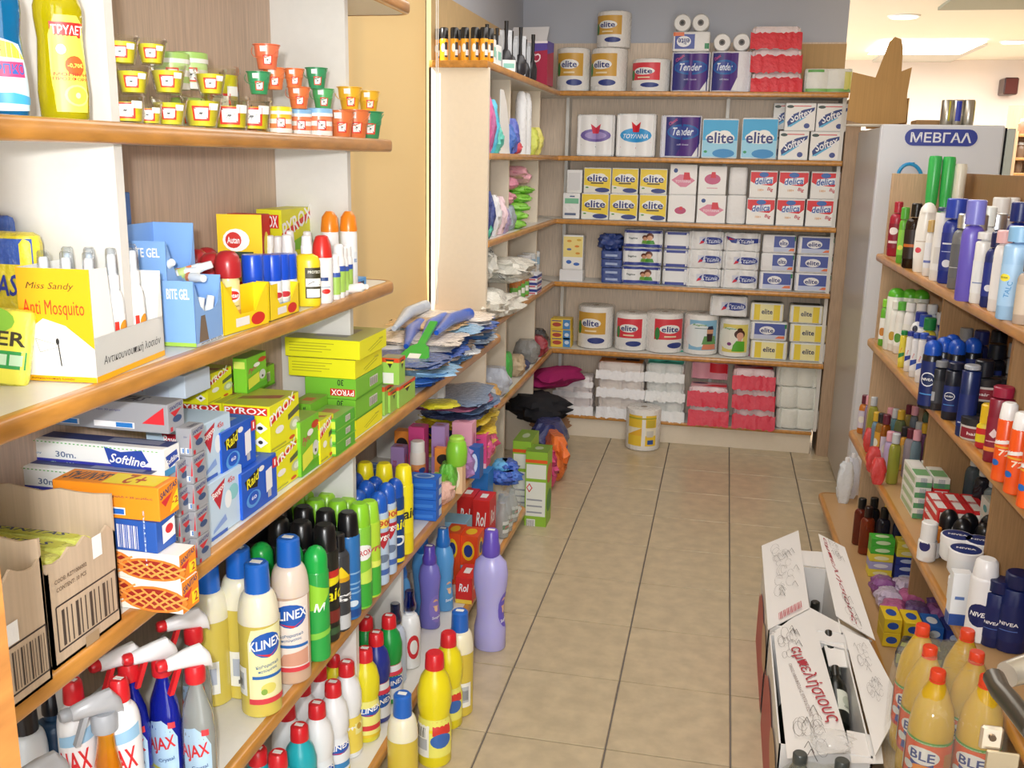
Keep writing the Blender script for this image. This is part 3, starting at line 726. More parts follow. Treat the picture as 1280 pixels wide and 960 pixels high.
# after-bite gel display, two tiers
STY['gel'] = dict(c='7eaeea', n='display_box', F=[('t', 'BITE GEL', .5, .8, .7, .16, 'ffffff'), ('r', 0, 0, 1, .06, 'a8d050')], R=[('p', [(.1, .1), (.45, .1), (.35, .9), (.2, .9)], '7a6a5a'), ('r', 0, 0, 1, .08, 'd8dce0'), ('t', 'AFTER BITE GEL', .55, .05, .8, .06, '555')])
def tray(style, corner, z, ytop, far, left, rz, label, cut=.45, wcol='86b2ec', back=1.0, cat='box'):
    P = at(corner[0], corner[1], z) if z < 1.4 else Vector((-.88, atx(corner[0], corner[1], -.88).y, z)); R = Matrix.Rotation(math.radians(rz), 3, 'Z'); ex = R @ Vector((1, 0, 0)); ey = R @ Vector((0, 1, 0))
    h = height_to(P, ytop); d = length_to(P, ey, far); w = length_to(P, -ex, left); b = MB(); t = .001; c = P - ex * w/2 + ey * d/2
    b.box(-w/2, -d/2, 0, w/2, d/2, t, wcol).box(-w/2, -d/2, 0, w/2, -d/2 + t, h, wcol).box(-w/2, d/2 - t, 0, w/2, d/2, h * back, wcol).box(-w/2, -d/2, 0, -w/2 + t, d/2, h * back, wcol)
    b.prism([(-d/2, 0), (-d/2, h), (-d * .3, h * .6), (-d * .15, h * cut), (d * .2, h * cut), (d * .35, h * .6), (d/2, h * back), (d/2, 0)], w/2 - t, w/2, wcol, T=Matrix(((0, 0, 1, 0), (1, 0, 0, 0), (0, 1, 0, 0), (0, 0, 0, 1))))
    st = STY[style]; parts = [('tray', b, None)]
    if st.get('F'): mp, W, H = flat('F', w, d, h); parts.append(('front_print', MB().draw(mp, W, H, st['F']), None))
    if st.get('R'): mp, W, H = flat('R', w, d, h * cut); parts.append(('side_print', MB().draw(mp, W, H, st['R']), None))
    Kind('display_tray', cat, parts, h).put(c, rz, label)
    return c, w, d, h, ex, ey
c1 = tray('gel', (246, 434), ZB, 352, 279, 206, 4, 'pale blue lower display tray of after-bite gel tubes', .5, back=1.0)
c2 = tray('gel', (210, 360), ZB + .075, 302, 246, 158, 4, 'pale blue upper display tray of after-bite gel, lid text visible', .3, back=1.25)
tubeK = Kind('gel_tube', 'tube', [('tube', MB().lathe([(.008, 0), (.0085, .003), (.0085, .05), (.007, .056), (.0065, .07), (.006, .072)], 'e8eef0:plastic', 12), None), ('label', MB().draw(cyl([(.0085, 0), (.0085, .07)], .03), .02, .03, [('r', 0, 0, 1, .5, 'c8dc8a'), ('r', 0, .5, 1, .8, 'e88a5a')], 4), None)], .072)
for i, (fx, fy, tl) in enumerate([(-.2, -.2, .3), (.15, .1, -.4), (-.1, .3, .2), (.25, .3, .5)]):
    tubeK.put(c2[0] + c2[4] * c2[1] * fx + c2[5] * c2[2] * fy + Vector((0, 0, .03)), 0, 'small gel tube lying in the upper display tray, %s from the front' % ORD[i], 'gel tubes in the upper tray', 1, (tl, 1.1 + .15 * i, .8 * i))
for i, (fx, fy) in enumerate([(.1, -.1), (.2, .15)]):
    tubeK.put(c1[0] + c1[4] * c1[1] * fx + c1[5] * c1[2] * fy + Vector((0, 0, .004)), 0, 'small gel tube standing in the lower display tray, %s from the front' % ORD[i], 'gel tubes in the lower tray', 1, (-.2, .1, 1.2))
STY['bluecard'] = dict(c='5a8cd8', F=[('t', '3D', .5, .7, .6, .2, 'a8c8f0')])
place_box('bluecard', ZB, (161, 350), 240, d=.02, w=.05, X=-.97, label='tall thin blue carton behind the white divider')
# red-cap repellents
rp = [(.02, 0), (.022, .004), (.022, .1), (.02, .108)]
au = [('r', 0, 0, 1, 1, 'fbe8a0'), ('r', 0, 0, 1, .35, 'f0b060'), ('e', .5, .68, .42, .16, 'ffffff'), ('e', .55, .68, .3, .1, 'd83028'), ('t', 'Autan', .55, .68, .5, .1, 'ffffff', 0, .2), ('t', 'Protection', .5, .45, .6, .05, '8a7a4a')]
RC = bottle('repellent_bottle', 'bottle', rp, 'f6e4a0:plastic', [(.026, .104), (.0275, .108), (.027, .135), (.023, .15), (.014, .158), (.004, .16)], 'b82a30:plastic', au, 160, (.02, .62), 35, price=False)
for x, y, t, lb in ((288, 408, 313, 'repellent bottle with big rounded dark red cap, right front one'), (268, 404, 316, 'repellent bottle with big rounded dark red cap, half hidden behind the right one'),
                 (249, 400, 311, 'repellent bottle with big rounded dark red cap, left one'), (262, 385, 309, 'repellent bottle with rounded dark red cap in the back row')):
    RC.to(x, y, t, ZB, 0, lb, 'red capped repellents')
STY['yt'] = dict(c='fbdc1e', R=[('r', .25, .3, .55, .8, 'f0f0ec'), ('e', .75, .5, .16, .38, 'd83028')], F=[('t', 'Autan', .5, .5, .5, .4, 'd83028')])
c3 = tray('yt', (281, 420), ZB, 352, 336, 262, -4, 'yellow display tray with a red oval mark below the red capped bottles', .32, 'fbdc1e', back=.8)
c4 = tray('yt', (338, 402), ZB, 352, 374, 322, 0, 'smaller yellow display tray holding blue capped roll-ons', .35, 'fbdc1e', back=.8)
bp = [(.011, 0), (.0125, .003), (.0125, .052), (.0118, .055)]
bl_ = [('r', 0, 0, 1, 1, 'e6eef6'), ('e', .5, .55, .4, .16, 'ffffff'), ('e', .55, .55, .28, .1, 'c83848'), ('r', 0, .1, 1, .3, 'a8c8e8')]
BC = bottle('repellent_spray', 'bottle', bp, 'f0f4f8:plastic', [(.0128, .052), (.0132, .054), (.0132, .09), (.0122, .093)], '1a50d0:plastic', bl_, 170, (.04, .55), 40, price=False)
for x, y, t, lb in ((318, 398, 318, 'first from the left'), (330, 392, 318, 'second from the left'), (342, 391, 318, 'third from the left'), (352, 389, 317, 'fourth from the left'), (361, 387, 317, 'rightmost, standing apart'), (324, 385, 320, 'back row, left'), (337, 382, 320, 'back row, right')):
    BC.to(x, y, t, ZB, 0, 'white spray with tall blue cap, ' + lb, 'blue capped sprays', 1.15)
# behind: display card, red box, yellow-green box
STY['autc'] = dict(c='d8261e', n='display_box', F=[('e', .5, .5, .2, .2, 'f6e23a'), ('r', .7, .75, .98, .9, 'f0dc3a')], R=[('e', .5, .6, .3, .2, 'f0dc3a')])
place_box('autc', ZB, (330, 362), 268, d=.04, left=264, X=-.97, label='red display box at the back of the shelf')
cardm = MB().box(-.05, -.001, 0, .05, .001, .12, 'fbd41e').draw(lambda u, v, l: (u, -.001 - l, .06 + v), .1, .12, [('e', .42, .62, .3, .17, 'ffffff'), ('e', .36, .62, .18, .12, 'd83028'), ('t', 'Autan', .36, .62, .28, .1, 'ffffff'), ('r', .3, .35, .8, .45, '3a4a2a')])
Kind('display_card', 'card', [('card', cardm, None)], .12).tox(302, 352, 268, -.945, None, 12, 'yellow display card with a white oval propped against the red box', None, .8)
STY['pyroxb'] = dict(c='e6e428', F=[('r', .0, .78, .9, .94, 'd8302a'), ('t', 'PYROX', .45, .86, .8, .14, 'ffffff'), ('p', [(.5, .62), (.68, .5), (.5, .38), (.32, .5)], 'f4f4f0')],
     R=[('p', [(0, .55), (1, .75), (1, .5), (0, .5)], '8cc83a'), ('p', [(.0, .62), (.8, .88), (.8, .96), (0, .72)], 'd8302a'), ('t', 'PYROX', .42, .84, .8, .2, 'ffffff', 14), ('r', .6, .45, .95, .6, '6a7048'), ('r', 0, 0, 1, .3, '9cc83c')])
place_box('pyroxb', ZB, (354, 350), 262, d=.2, left=324, X=-.965, label='yellow and green insecticide box at the back by the divider panel')
# small group on the right end of shelf B
wsp = [(.013, 0), (.015, .003), (.015, .07), (.012, .08), (.008, .084)]
WS = bottle('pump_spray_bottle', 'bottle', wsp, 'f4f4f6:plastic', [(.0095, .084), (.0095, .098), (.0085, .1), (.0075, .12), (.005, .122)], 'f6f6f8:plastic', [('r', 0, 0, 1, .4, 'c05a8a'), ('r', 0, .4, 1, .5, 'e8e8ea')], 160, (.05, .5), 30, price=False)
for x, y, t, lb in ((340, 372, 294, 'left of three'), (350, 374, 295, 'middle of three'), (361, 380, 293, 'right of three'), (364, 366, 288, 'behind the three'), (386, 364, 289, 'at the back beside the yellow bottle')):
    WS.to(x, y, t, ZB, 0, 'white pump spray bottle, ' + lb, 'white pump sprays behind the blue caps', 1.1)
yb = [(.02, 0), (.022, .004), (.022, .075), (.019, .083), (.009, .088)]
bottle('repellent_spray', 'bottle', yb, 'f2d628:plastic', [(.0095, .088), (.0095, .1), (.0085, .101), (.0075, .116), (.005, .118)], 'f6f6f8:plastic',
       [('r', .3, .1, 1, .75, '3c3820'), ('r', .32, .35, .98, .52, 'f4f4ee'), ('r', .35, .12, .9, .3, 'f4f4ee'), ('t', 'PROTECT', .65, .66, .5, .06, 'f0f0e0'), ('l', [(.4, .4), (.6, .46), (.9, .38)], .001, '333')], 120, (.05, .72), 20, 1, .55, price=False).to(385, 382, 294, ZB, 15, 'flat yellow bottle with white pump and dark label')
rwp = [(.017, 0), (.019, .004), (.019, .08), (.018, .084)]
bottle('repellent_bottle', 'bottle', rwp, 'f6f6f6:plastic', [(.0185, .084), (.0185, .088), (.016, .108), (.011, .122), (.007, .124)], 'd8302a:plastic',
       [('r', .3, .5, .7, .6, '2a4a8a'), ('e', .6, .2, .2, .07, 'd83028'), ('r', .3, .3, .8, .34, 'b8c8d8')], 120, (.08, .6), 30, price=False).to(404, 378, 294, ZB, 0, 'white bottle with tapered red cap beside the yellow pump bottle')
op = [(.017, 0), (.0185, .004), (.018, .12), (.017, .13)]
OC = bottle('repellent_bottle', 'bottle', op, 'f8f8f8:plastic', [(.0185, .128), (.0185, .134), (.016, .158), (.009, .168), (.007, .17)], 'f08a1e:plastic', [('r', .5, .2, .8, .8, 'e8ecf0'), ('t', 'spray', .65, .6, .2, .1, '6a8ab8', 90)], 120, (.08, .6), 50, price=False)
OC.to(437, 363, 264, ZB, 0, 'tall white bottle with orange cap at the right end of the shelf'); OC.to(414, 366, 264, ZB, 0, 'tall white bottle with orange cap and price label, left of the pair')
GP = bottle('lotion_bottle', 'bottle', [(.009, 0), (.01, .003), (.01, .06), (.008, .066)], 'f4f4f4:plastic', capprof(.0085, .066, .085), 'f4f4f4:plastic', [('r', 0, .1, 1, .75, 'a8d060'), ('r', 0, .7, 1, .85, '3a5ab0')], 160, (.05, .7), 35, price=False)
GP.to(419, 374, 318, ZB, 0, 'slim white tube with green label near the shelf end')
for x, t, lb in ((424, 305, 'left'), (429, 308, 'middle'), (434, 306, 'right')): GP.to(x, 372 - (x - 424) * .6, t, ZB, 0, 'slim white capped bottle in the trio under the orange caps, ' + lb, 'slim white bottles')
STY['bluesm'] = dict(c='5aa0e0', F=[('r', .1, .2, .9, .8, '3a80c8')], R=[('r', .1, .3, .8, .7, '2a3a5a'), ('r', .1, .3, .5, .7, 'c83a3a')])
place_box('bluesm', ZB, (443, 364), 350, far=458, left=430, label='small blue carton lying at the end of the shelf')
Kind('lotion_tube', 'tube', [('tube', MB().lathe([(.009, 0), (.01, .002), (.01, .05), (.006, .055), (.006, .065)], 'f6f6f8:plastic', 14, T=Matrix.Rotation(math.radians(80), 4, 'X')), None)], .02).put(at(432, 368, ZB) + Vector((0, 0, .012)), 70, 'white tube lying on its side at the shelf end')
# ================================================================ left unit, shelf C (cartons)
BAR = [('r', .02 + .09 * i, 0, .02 + .09 * i + (.03 if i % 3 else .06), 1, '222') for i in range(11)]
def bars(x0, y0, x1, y1, col='222222'):
    return [('r', x0 + (x1 - x0) * (i + .1) / 12, y0, x0 + (x1 - x0) * (i + (.35 if i % 3 else .7)) / 12, y1, col) for i in range(12)]
def open_carton(z, corner, far, w, h, label, prints=None, lip=0, rz=0, tone='c2ac92:kraft'):
    P = at(corner[0], corner[1], z); ey = Vector((0, 1, 0)); d = length_to(P, ey, far); b = MB(); t = .004
    rnd = random.Random(int(h * 1e4)); c = P + Vector((-w/2, d/2, .0006))
    b.box(-w/2, -d/2, 0, w/2, d/2, t, tone).box(-w/2, -d/2, 0, -w/2 + t, d/2, h, tone)
    def torn(n, lo, hi): return [(i / n, h * rnd.uniform(lo, hi)) for i in range(n + 1)]
    T1_ = Matrix(((0, 0, 1, 0), (1, 0, 0, 0), (0, 1, 0, 0), (0, 0, 0, 1)))
    def wall(profile, x0, x1, T): # closed polygon of (u, v)
        return MB().prism(profile, x0, x1, tone, T=T)
    top = torn(9, *(lip if lip else (.97, 1)))
    side = [(-d/2, 0)] + [(-d/2 + d * u, v * (1 if u > .0 else 1)) for u, v in top] + [(d/2, 0)]
    sd = MB().prism(side, w/2 - t, w/2, tone, T=T1_)
    T2_ = Matrix(((1, 0, 0, 0), (0, 0, 1, 0), (0, 1, 0, 0), (0, 0, 0, 1)))
    bk_ = MB().prism([(-w/2, 0)] + [(-w/2 + w * u, v) for u, v in torn(12, .93, 1)] + [(w/2, 0)], d/2 - t, d/2, tone, T=T2_)
    fr_ = MB().prism([(-w/2, 0)] + [(-w/2 + w * u, v * .8) for u, v in torn(12, .8, 1)] + [(w/2, 0)], -d/2, -d/2 + t, tone, T=T2_)
    parts = [('bottom', b, None), ('side_wall', sd, None), ('far_wall', bk_, None), ('near_wall', fr_, None)]
    if prints:
        mp, W, H = flat('R', w, d, h); parts.append(('side_print', MB().draw(mp, W, H, prints), None))
    Kind('cardboard_box', 'box', parts, h).put(c, rz, label); return c, w, d, h
barp = [('l', [(.08, .1), (.96, .1), (.96, .42), (.08, .42), (.08, .1)], .0025, '3a3230')] + bars(.14, .12, .92, .38, '4a403a') + [('t', 'CODE: RZ71006002', .3, .6, .45, .03, '6a5a4a'), ('t', 'CONTENT: 10 PCS', .3, .54, .42, .03, '6a5a4a'), ('r', .42, .0, .62, .08, 'ab9272'), ('r', .62, .6, .76, .76, 'f4f4f2')]
P = at(154, 764, ZC); h1 = height_to(P, 607)
ca = open_carton(ZC, (69, 838), 152, .33, h1, 'large torn cardboard box of bin bags with a big black barcode', barp, (.7, .8))
P = at(70, 836, ZC); h2 = height_to(P, 660)
cb = open_carton(ZC, (-20, 915), 66, .33, h2, 'second torn cardboard box at the lower left edge of the photo', [('l', [(.3, .08), (.97, .08), (.97, .4), (.3, .4)], .0025, '3a3230')] + bars(.45, .1, .94, .36, '4a403a') + [('r', .36, .42, .56, .56, 'f4f4f2')], (.8, .92))
SB = soft('bag_roll_pack', 'pack', .19, .028, .15, 'd8dc6a:film', [('r', 0, .0, 1, .5, '5a7a60'), ('t', 'SANITAS', .5, .28, .8, .22, '2a3a6a', 0, .3)], rc=.01, rt=.008, top=[('r', 0, 0, 1, 1, 'c8cc50'), ('t', 'SANITAS', .5, .5, .8, .5, '2a3a6a', 0, .3)])
for i in range(4):
    SB.put(ca[0] + Vector((.035, -ca[2]/2 + .03 + .036 * i, .006)), 0, 'dull green and yellow bag roll in the torn cardboard box, %s from the camera' % ORD[i], 'bag rolls in the torn box', (1, 1, h1 * .62 / .15), name='bag_roll_pack')
soft('bag_roll_pack', 'pack', .17, .03, .21, 'e6e24a:film', [('r', 0, .0, 1, .55, '3f6450'), ('t', 'SANITAS', .5, .78, .8, .12, '2a3a9a', 0, .3), ('r', .3, .35, .9, .5, '8a3434')], rc=.01, rt=.008).put(cb[0] + Vector((.02, cb[2]/2 - .03, .01)), 0, 'yellow and green bag packet sticking up from the nearest cardboard box')
SIL = '9c9ea4'
STY['silver'] = dict(c=SIL, n='foil_carton', F=[('p', [(.86, .3), (.98, .3), (.98, .9)], 'd8303a'), ('r', .6, .1, .82, .3, 'f0f0f2'), ('r', .72, .12, .81, .28, '2a7ac8'), ('r', .3, .1, .52, .3, 'f0f0f2'), ('r', .42, .12, .51, .28, '2a7ac8'), ('r', .05, .1, .22, .3, '3a6ab8'), ('t', 'Παράθυρο 30 μέτρα', .65, .7, .2, .08, '5a5a8a')],
     R=[('t', 'SANITAS', .5, .85, .8, .13, '2a3070', 6, .3), ('p', [(.15, .7), (.85, .75), (.4, .5)], 'c83038'), ('e', .55, .42, .28, .12, '3a5078'), ('r', .1, .05, .25, .2, 'c02a34')], T=[('t', 'SANITAS', .7, .5, .3, .6, '3a3c50', 0, .3)])
STY['softl'] = dict(c='f4f6f4', n='cling_wrap_carton', F=[('r', .0, .02, .94, .32, '3a3fa8'), ('p', [(0, .02), (.3, .02), (.36, .32), (0, .36)], '4a9a48'), ('p', [(.16, .05), (.3, .06), (.34, .3), (.2, .3)], 'c84a3a'), ('t', 'ΜΕΜΒΡΑΝΗ', .12, .62, .3, .26, '5cb85a'), ('t', 'τροφίμων', .35, .5, .12, .12, '7a9ab8'), ('t', '30m.', .53, .52, .1, .22, '6a7a9a'), ('t', 'Clear Wrap', .53, .17, .16, .14, 'b8e0c8'),
     ('p', [(.72, .95), (.8, .8), (.9, .92), (.93, .5), (.86, .1), (.78, .12), (.74, .4)], '2a4aa8'), ('t', 'Softline', .83, .52, .17, .34, 'ffffff', -4, .3)] + [('r', i * .02, .95, i * .02 + .01, .985, '6ac06a') for i in range(50)],
     R=[('r', 0, 0, 1, .24, '4a9ad0'), ('p', [(.1, .7), (.8, .8), (.9, .4), (.3, .25)], '2a4aa8'), ('t', 'Softline', .5, .52, .8, .2, 'ffffff', 10, .3)], T=[('r', .0, .3, 1, .95, '3a4478'), ('r', .05, .4, .3, .8, 'b84a3a'), ('r', .7, .4, .95, .85, '8a90a8')])
STY['orangeb'] = dict(c='f59422', n='foil_carton', F=[('r', .5, .12, .68, .34, 'f0f0f2'), ('r', .52, .14, .67, .3, '2a6ac8'), ('t', '& 2 ρολά = 20 μερίδες', .72, .66, .45, .08, '6a4a4a')], R=[('t', 'SANITAS', .5, .8, .9, .18, '2a3070', 12, .3), ('p', [(.1, .55), (.7, .68), (.3, .35)], 'd83038'), ('p', [(.5, .1), (.95, .2), (.95, .7), (.7, .5)], 'f8e02a'), ('t', '-2', .78, .4, .3, .2, 'c83028')],
     T=[('r', .45, .1, .95, .9, 'f0dc2a'), ('t', 'SANITAS', .25, .5, .4, .6, '4a4a5a', 180, .3), ('t', '+2', .7, .5, .2, .7, 'b84a28', 180)])
STY['blueb'] = dict(c='2a5ab0', n='foil_carton', F=bars(.62, .1, .84, .85, 'f0f0f4') + [('e', .48, .8, .03, .07, 'c8d8f0'), ('e', .48, .6, .03, .07, 'c8d8f0'), ('e', .48, .4, .03, .07, 'c8d8f0'), ('t', '10 METERS', .9, .5, .5, .05, 'c8d8f0', 90)], R=[('p', [(.3, .2), (.95, .3), (.95, .9), (.3, .8)], 'f4f4f2'), ('e', .65, .6, .2, .15, 'd83038')])
PIE = [('r', 0, 0, 1, 1, 'f4ece0')]
for cx, cy in ((.35, .62), (.78, .4)):
    PIE += [('e', cx, cy, .27, .42, 'e08030'), ('e', cx, cy, .23, .34, '9a2a22')]
    for k in range(-2, 3): PIE += [('l', [(cx + k * .09 - .1, cy - .32 + abs(k) * .06), (cx + k * .09 + .1, cy + .32 - abs(k) * .06)], .003, 'f0a050'), ('l', [(cx + k * .09 + .1, cy - .32 + abs(k) * .06), (cx + k * .09 - .1, cy + .32 - abs(k) * .06)], .003, 'f0a050')]
STY['pie'] = dict(c='f4f0ea', n='foil_carton', F=PIE, R=[('r', 0, 0, 1, 1, 'f0902a'), ('t', 'SANITAS', .5, .8, .9, .2, '2a3070', 12, .3), ('p', [(.1, .55), (.6, .66), (.3, .3)], 'd83038'), ('r', .55, .1, .95, .5, 'f8e02a'), ('t', '2', .8, .3, .2, .3, 'c83028')])
g = 'orange and blue foil cartons'
c0 = (229, 768); zz = ZC; hp = height_to(at(*c0, ZC), 729)
place_box('pie', ZC, c0, 729, far=249, w=.2, label='carton with a lattice cherry pie picture, bottom of the stack', group=g)
P = at(*c0, ZC)
def onstack(style, dz, h, dx, dy, w, d, label, group=None, base=None, rz=0):
    B = base or P; K = carton(style, w, d, h - .0006); K.put(B + Vector((-w/2 + dx, d/2 + dy, dz)), rz, label, group)
d0 = length_to(P, Vector((0, 1, 0)), 249)
onstack('pie', hp, hp * .85, -.002, .0, .2, d0, 'carton with a lattice cherry pie picture, second from the bottom', g, rz=.4)
onstack('blueb', hp * 1.85, hp * .98, -.034, .0, .17, d0 * 1.1, 'deep blue carton with barcode between orange cartons', g, rz=-1)
onstack('orangeb', hp * 2.83, hp * 1.05, -.03, .0, .17, d0 * 1.2, 'bright orange carton on top of the deep blue carton', g, rz=1.5)
# long cartons
XS = -.825
q = atx(206, 597, XS); zb_ = q.z
hs = height_to(q, 562); 
place_box('softl', 0, (206, 597), 562, X=XS, far=226, w=.365, label='long white cling wrap carton, upper of two, under the silver carton')
place_box('softl', 0, (184, 632), 0, X=XS - .012, h=hs, d=.05, w=.36, label='long white cling wrap carton, lower of two, behind the torn cardboard box')
q2 = atx(211, 562, XS)
place_box('silver', 0, (211, 543), 506, X=XS - .012, far=231, w=.33, label='long silver foil carton lying on top of the cling wrap')
q3 = atx(184, 632, XS - .012)
nb = max(1, round((q3.z - ZC) / .055)); hb_ = (q3.z - ZC) / nb
for i in range(nb): carton('silver', .26, .045, hb_ - .0006).put(Vector((XS - .012 - .15, q3.y + .045, ZC + hb_ * i)), 0, 'silver carton buried under the cling wrap, %s from the shelf' % ORD[i], 'silver cartons under the cling wrap')
place_box('silver', ZC, (248, 707), 536, far=264, left=229, n=5, labels=['silver foil carton seen end on, %s from the bottom of the front stack' % ORD[i] for i in range(5)], group='stacked silver foil cartons')
place_box('silver', ZC, (229, 714), 578, far=245, left=209, n=4, labels=['silver foil carton seen end on, %s from the bottom of the left stack' % ORD[i] for i in range(4)], group='stacked silver foil cartons')
# insecticide cartons
STY['baygon'] = dict(c='c4dcf0', n='refill_carton', R=[('p', [(.1, .8), (.5, .95), (.32, .45)], 'c02a3c'), ('t', 'Baygon', .3, .78, .34, .14, 'ffffff', 16), ('e', .72, .62, .14, .14, '8cccd0'), ('t', '45n', .66, .86, .2, .1, 'd85a5a'), ('p', [(.1, .1), (.5, .2), (.46, .32), (.12, .16)], '8aa8e0'), ('r', .05, .0, .5, .06, '3a60b8'), ('e', .55, .55, .1, .16, 'eef4f8')],
     F=[('p', [(.3, .85), (.8, .85), (.55, .35)], 'c02a3c'), ('t', 'Baygon', .55, .72, .42, .2, 'ffffff')])
STY['raid'] = dict(c='1c5ac8', n='refill_carton', R=[('p', [(.08, .78), (.5, .92), (.42, .52), (.14, .6)], '1a1a1a'), ('t', 'Raid', .3, .74, .36, .22, 'f6ea2a', 12, .2), ('e', .55, .86, .08, .06, 'f0f0f0'), ('e', .3, .32, .2, .18, '5aa0e8'), ('e', .3, .34, .14, .14, '1c5ac8'), ('p', [(.66, .25), (.84, .3), (.84, .78), (.66, .74)], 'f2f2f6'), ('r', .7, .12, .8, .28, 'b8bcc8'), ('r', .86, .7, 1, .92, 'd83038'), ('t', '1', .93, .81, .04, .14, 'ffffff'), ('t', '60', .3, .35, .14, .08, 'e8f0ff')], T=[('r', .1, .2, .6, .8, '8a98b8')])
place_box('baygon', ZC, (262, 679), 607, far=305, w=.1, label='light blue carton with red triangle mark, lower one in front')
PB = at(262, 679, ZC); hB = height_to(PB, 607)
onstack('baygon', hB, hB * .98, -.01, .0, .1, length_to(PB, Vector((0, 1, 0)), 300), 'light blue carton with red triangle mark, stacked upper one', None, PB)
place_box('raid', ZC, (304, 651), 593, far=347, w=.055, label='bright blue plug-in refill carton, lower one in front')
PR = at(304, 651, ZC); hR_ = height_to(PR, 593)
onstack('raid', hR_, hR_ * 1.0, -.012, -.045, .055, .13, 'bright blue plug-in refill carton, upper one', None, PR)
STY['bayl'] = dict(c='d4e2f0', n='refill_carton', F=[('r', .5, .0, .8, .5, 'c8d4e8'), ('p', [(.3, .8), (.62, .8), (.46, .2)], 'c02a3c'), ('t', 'Baygon', .46, .68, .26, .3, 'ffffff')], T=[('r', .2, .2, .8, .8, 'a8b0c0')])
place_box('bayl', 0, (232, 499), 470, X=-.93, d=.09, w=.16, label='pale blue carton lying on the silver stack below the shelf edge')
GH = [('p', [(.5, .52), (.72, .36), (.5, .2), (.28, .36)], 'd83038'), ('p', [(.5, .48), (.67, .36), (.5, .24), (.33, .36)], 'f6f6f2'), ('e', .5, .36, .06, .04, '222')]
STY['pyrox'] = dict(c='ecea22', n='insecticide_carton', F=[('r', .04, .8, .96, .96, 'd8302a'), ('t', 'PYROX', .5, .88, .9, .13, 'ffffff')] + [('p', [(.8, .66), (.96, .54), (.8, .42), (.64, .54)], 'f6f6f2'), ('e', .8, .54, .06, .04, '222'), ('p', [(.8, .36), (.96, .24), (.8, .12), (.64, .24)], 'f6f6f2'), ('e', .8, .24, .05, .04, '333')],
     R=[('p', [(.0, .58), (.85, .9), (.85, .98), (0, .72)], 'd8302a'), ('t', 'PYROX', .42, .82, .84, .22, 'ffffff', 14), ('p', [(.6, .5), (.98, .6), (.98, .74), (.6, .62)], '5a6048'), ('e', .82, .36, .18, .14, 'c8d0a0'), ('e', .82, .36, .1, .08, 'eef0e0'), ('e', .3, .42, .14, .08, 'f4f4ee'), ('r', 0, .06, .5, .1, 'b8b838'), ('e', .7, .1, .1, .04, 'd85a2a')],
     T=[('r', .0, .0, 1, 1, 'b8bc48'), ('p', [(.1, .3), (.9, .5), (.9, .7), (.1, .5)], '9a5a48')])
STY['pyrog'] = dict(c='7cc832', n='insecticide_carton', F=[('r', .1, .7, .9, .9, 'd8e86a')], R=[('r', 0, 0, 1, .18, '5ab42a'), ('t', 'Pyro', .3, .62, .42, .18, 'c8405a', 10, .3), ('e', .78, .82, .2, .07, 'c84028'), ('e', .5, .72, .16, .06, 'f4f4f0'), ('e', .76, .38, .16, .14, 'd8dcd8'), ('r', .72, .3, .8, .36, '3a3a3a'), ('p', [(.05, .1), (.6, .2), (.6, .5), (.05, .4)], 'e6ee4a')], T=[('r', 0, 0, 1, 1, '7a9a4a')])
STY['green'] = dict(c='7cc438', n='insecticide_carton', F=[('t', '30', .7, .8, .12, .3, '2a3a2a', 180), ('r', .5, .15, .98, .5, 'd8302a'), ('t', 'PYROX', .74, .32, .44, .28, 'ffffff', 180)], R=[('r', .5, .25, .8, .7, 'e8e8dc'), ('r', .0, .0, 1, .08, '58a028')] + bars(.52, .28, .78, .66), T=[('r', 0, 0, 1, 1, '8ea858'), ('r', .3, .3, .8, .6, 'c8605a')])
STY['yflat'] = dict(c='f2f022', n='insecticide_carton', F=[('r', .06, .3, .5, .34, 'b8b028'), ('r', .06, .45, .62, .49, 'b8b028'), ('r', .06, .6, .56, .64, 'b8b028'), ('r', .06, .75, .66, .79, 'b8b028')], R=[('l', [(.3, .3), (.7, .6)], .001, '6a7a20'), ('l', [(.35, .2), (.8, .5)], .001, '6a7a20'), ('r', .7, .6, .85, .7, 'c8c838')], T=[('r', 0, 0, 1, 1, 'a8a860'), ('r', .3, .2, .75, .8, '7a7870')])
STY['yflatg'] = dict(STY['yflat'], c='b4d82c')
place_box('pyrox', ZC, (341, 620), 568, far=377, left=300, label='tall yellow carton, lower one at the shelf front')
PP = at(341, 620, ZC); hP = height_to(PP, 568); dP = length_to(PP, Vector((0, 1, 0)), 377)
onstack('pyrox', hP, hP * 1.12, -.001, 0, .1, dP, 'big yellow carton stacked on another at the shelf front', None, PP)
g = 'yellow insecticide cartons behind'
onstack('pyrox', hP, hP * 1.12, -.103, 0, .1, dP, 'yellow carton beside the big front one, top visible', g, PP); onstack('pyrox', 0, hP, -.103, 0, .1, dP, 'yellow carton under the second yellow carton', g, PP)
onstack('pyrox', 0, hP * 2.1, -.207, 0, .09, dP, 'yellow carton at the back left of the yellow pair', g, PP)
onstack('pyrox', hP * 2.1, hP * .7, -.12, -.02, .07, .1, 'yellow carton with warning signs on top at the left', g, PP)
onstack('pyrog', hP * 2.12, hP * .85, -.09, .085, .03, .09, 'green carton with red cup mark, top row', g, PP)
P2 = at(377, 597, ZC); hq = height_to(P2, 528); dq = length_to(P2, Vector((0, 1, 0)), 400)
onstack('pyrog', 0, hq, 0, 0, .06, dq, 'tall green refill carton beside the yellow ones', None, P2)
onstack('pyrox', 0, hq * 1.24, -.07, .0, .05, dq, 'small yellow carton behind the tall green one, right of the pair', g, P2)
onstack('pyrox', 0, hq * 1.22, -.125, .0, .05, dq, 'small yellow carton behind the tall green one, left of the pair', g, P2)
onstack('pyrox', 0, hq * 1.2, -.18, .0, .05, dq, 'small yellow carton at the back', g, P2)
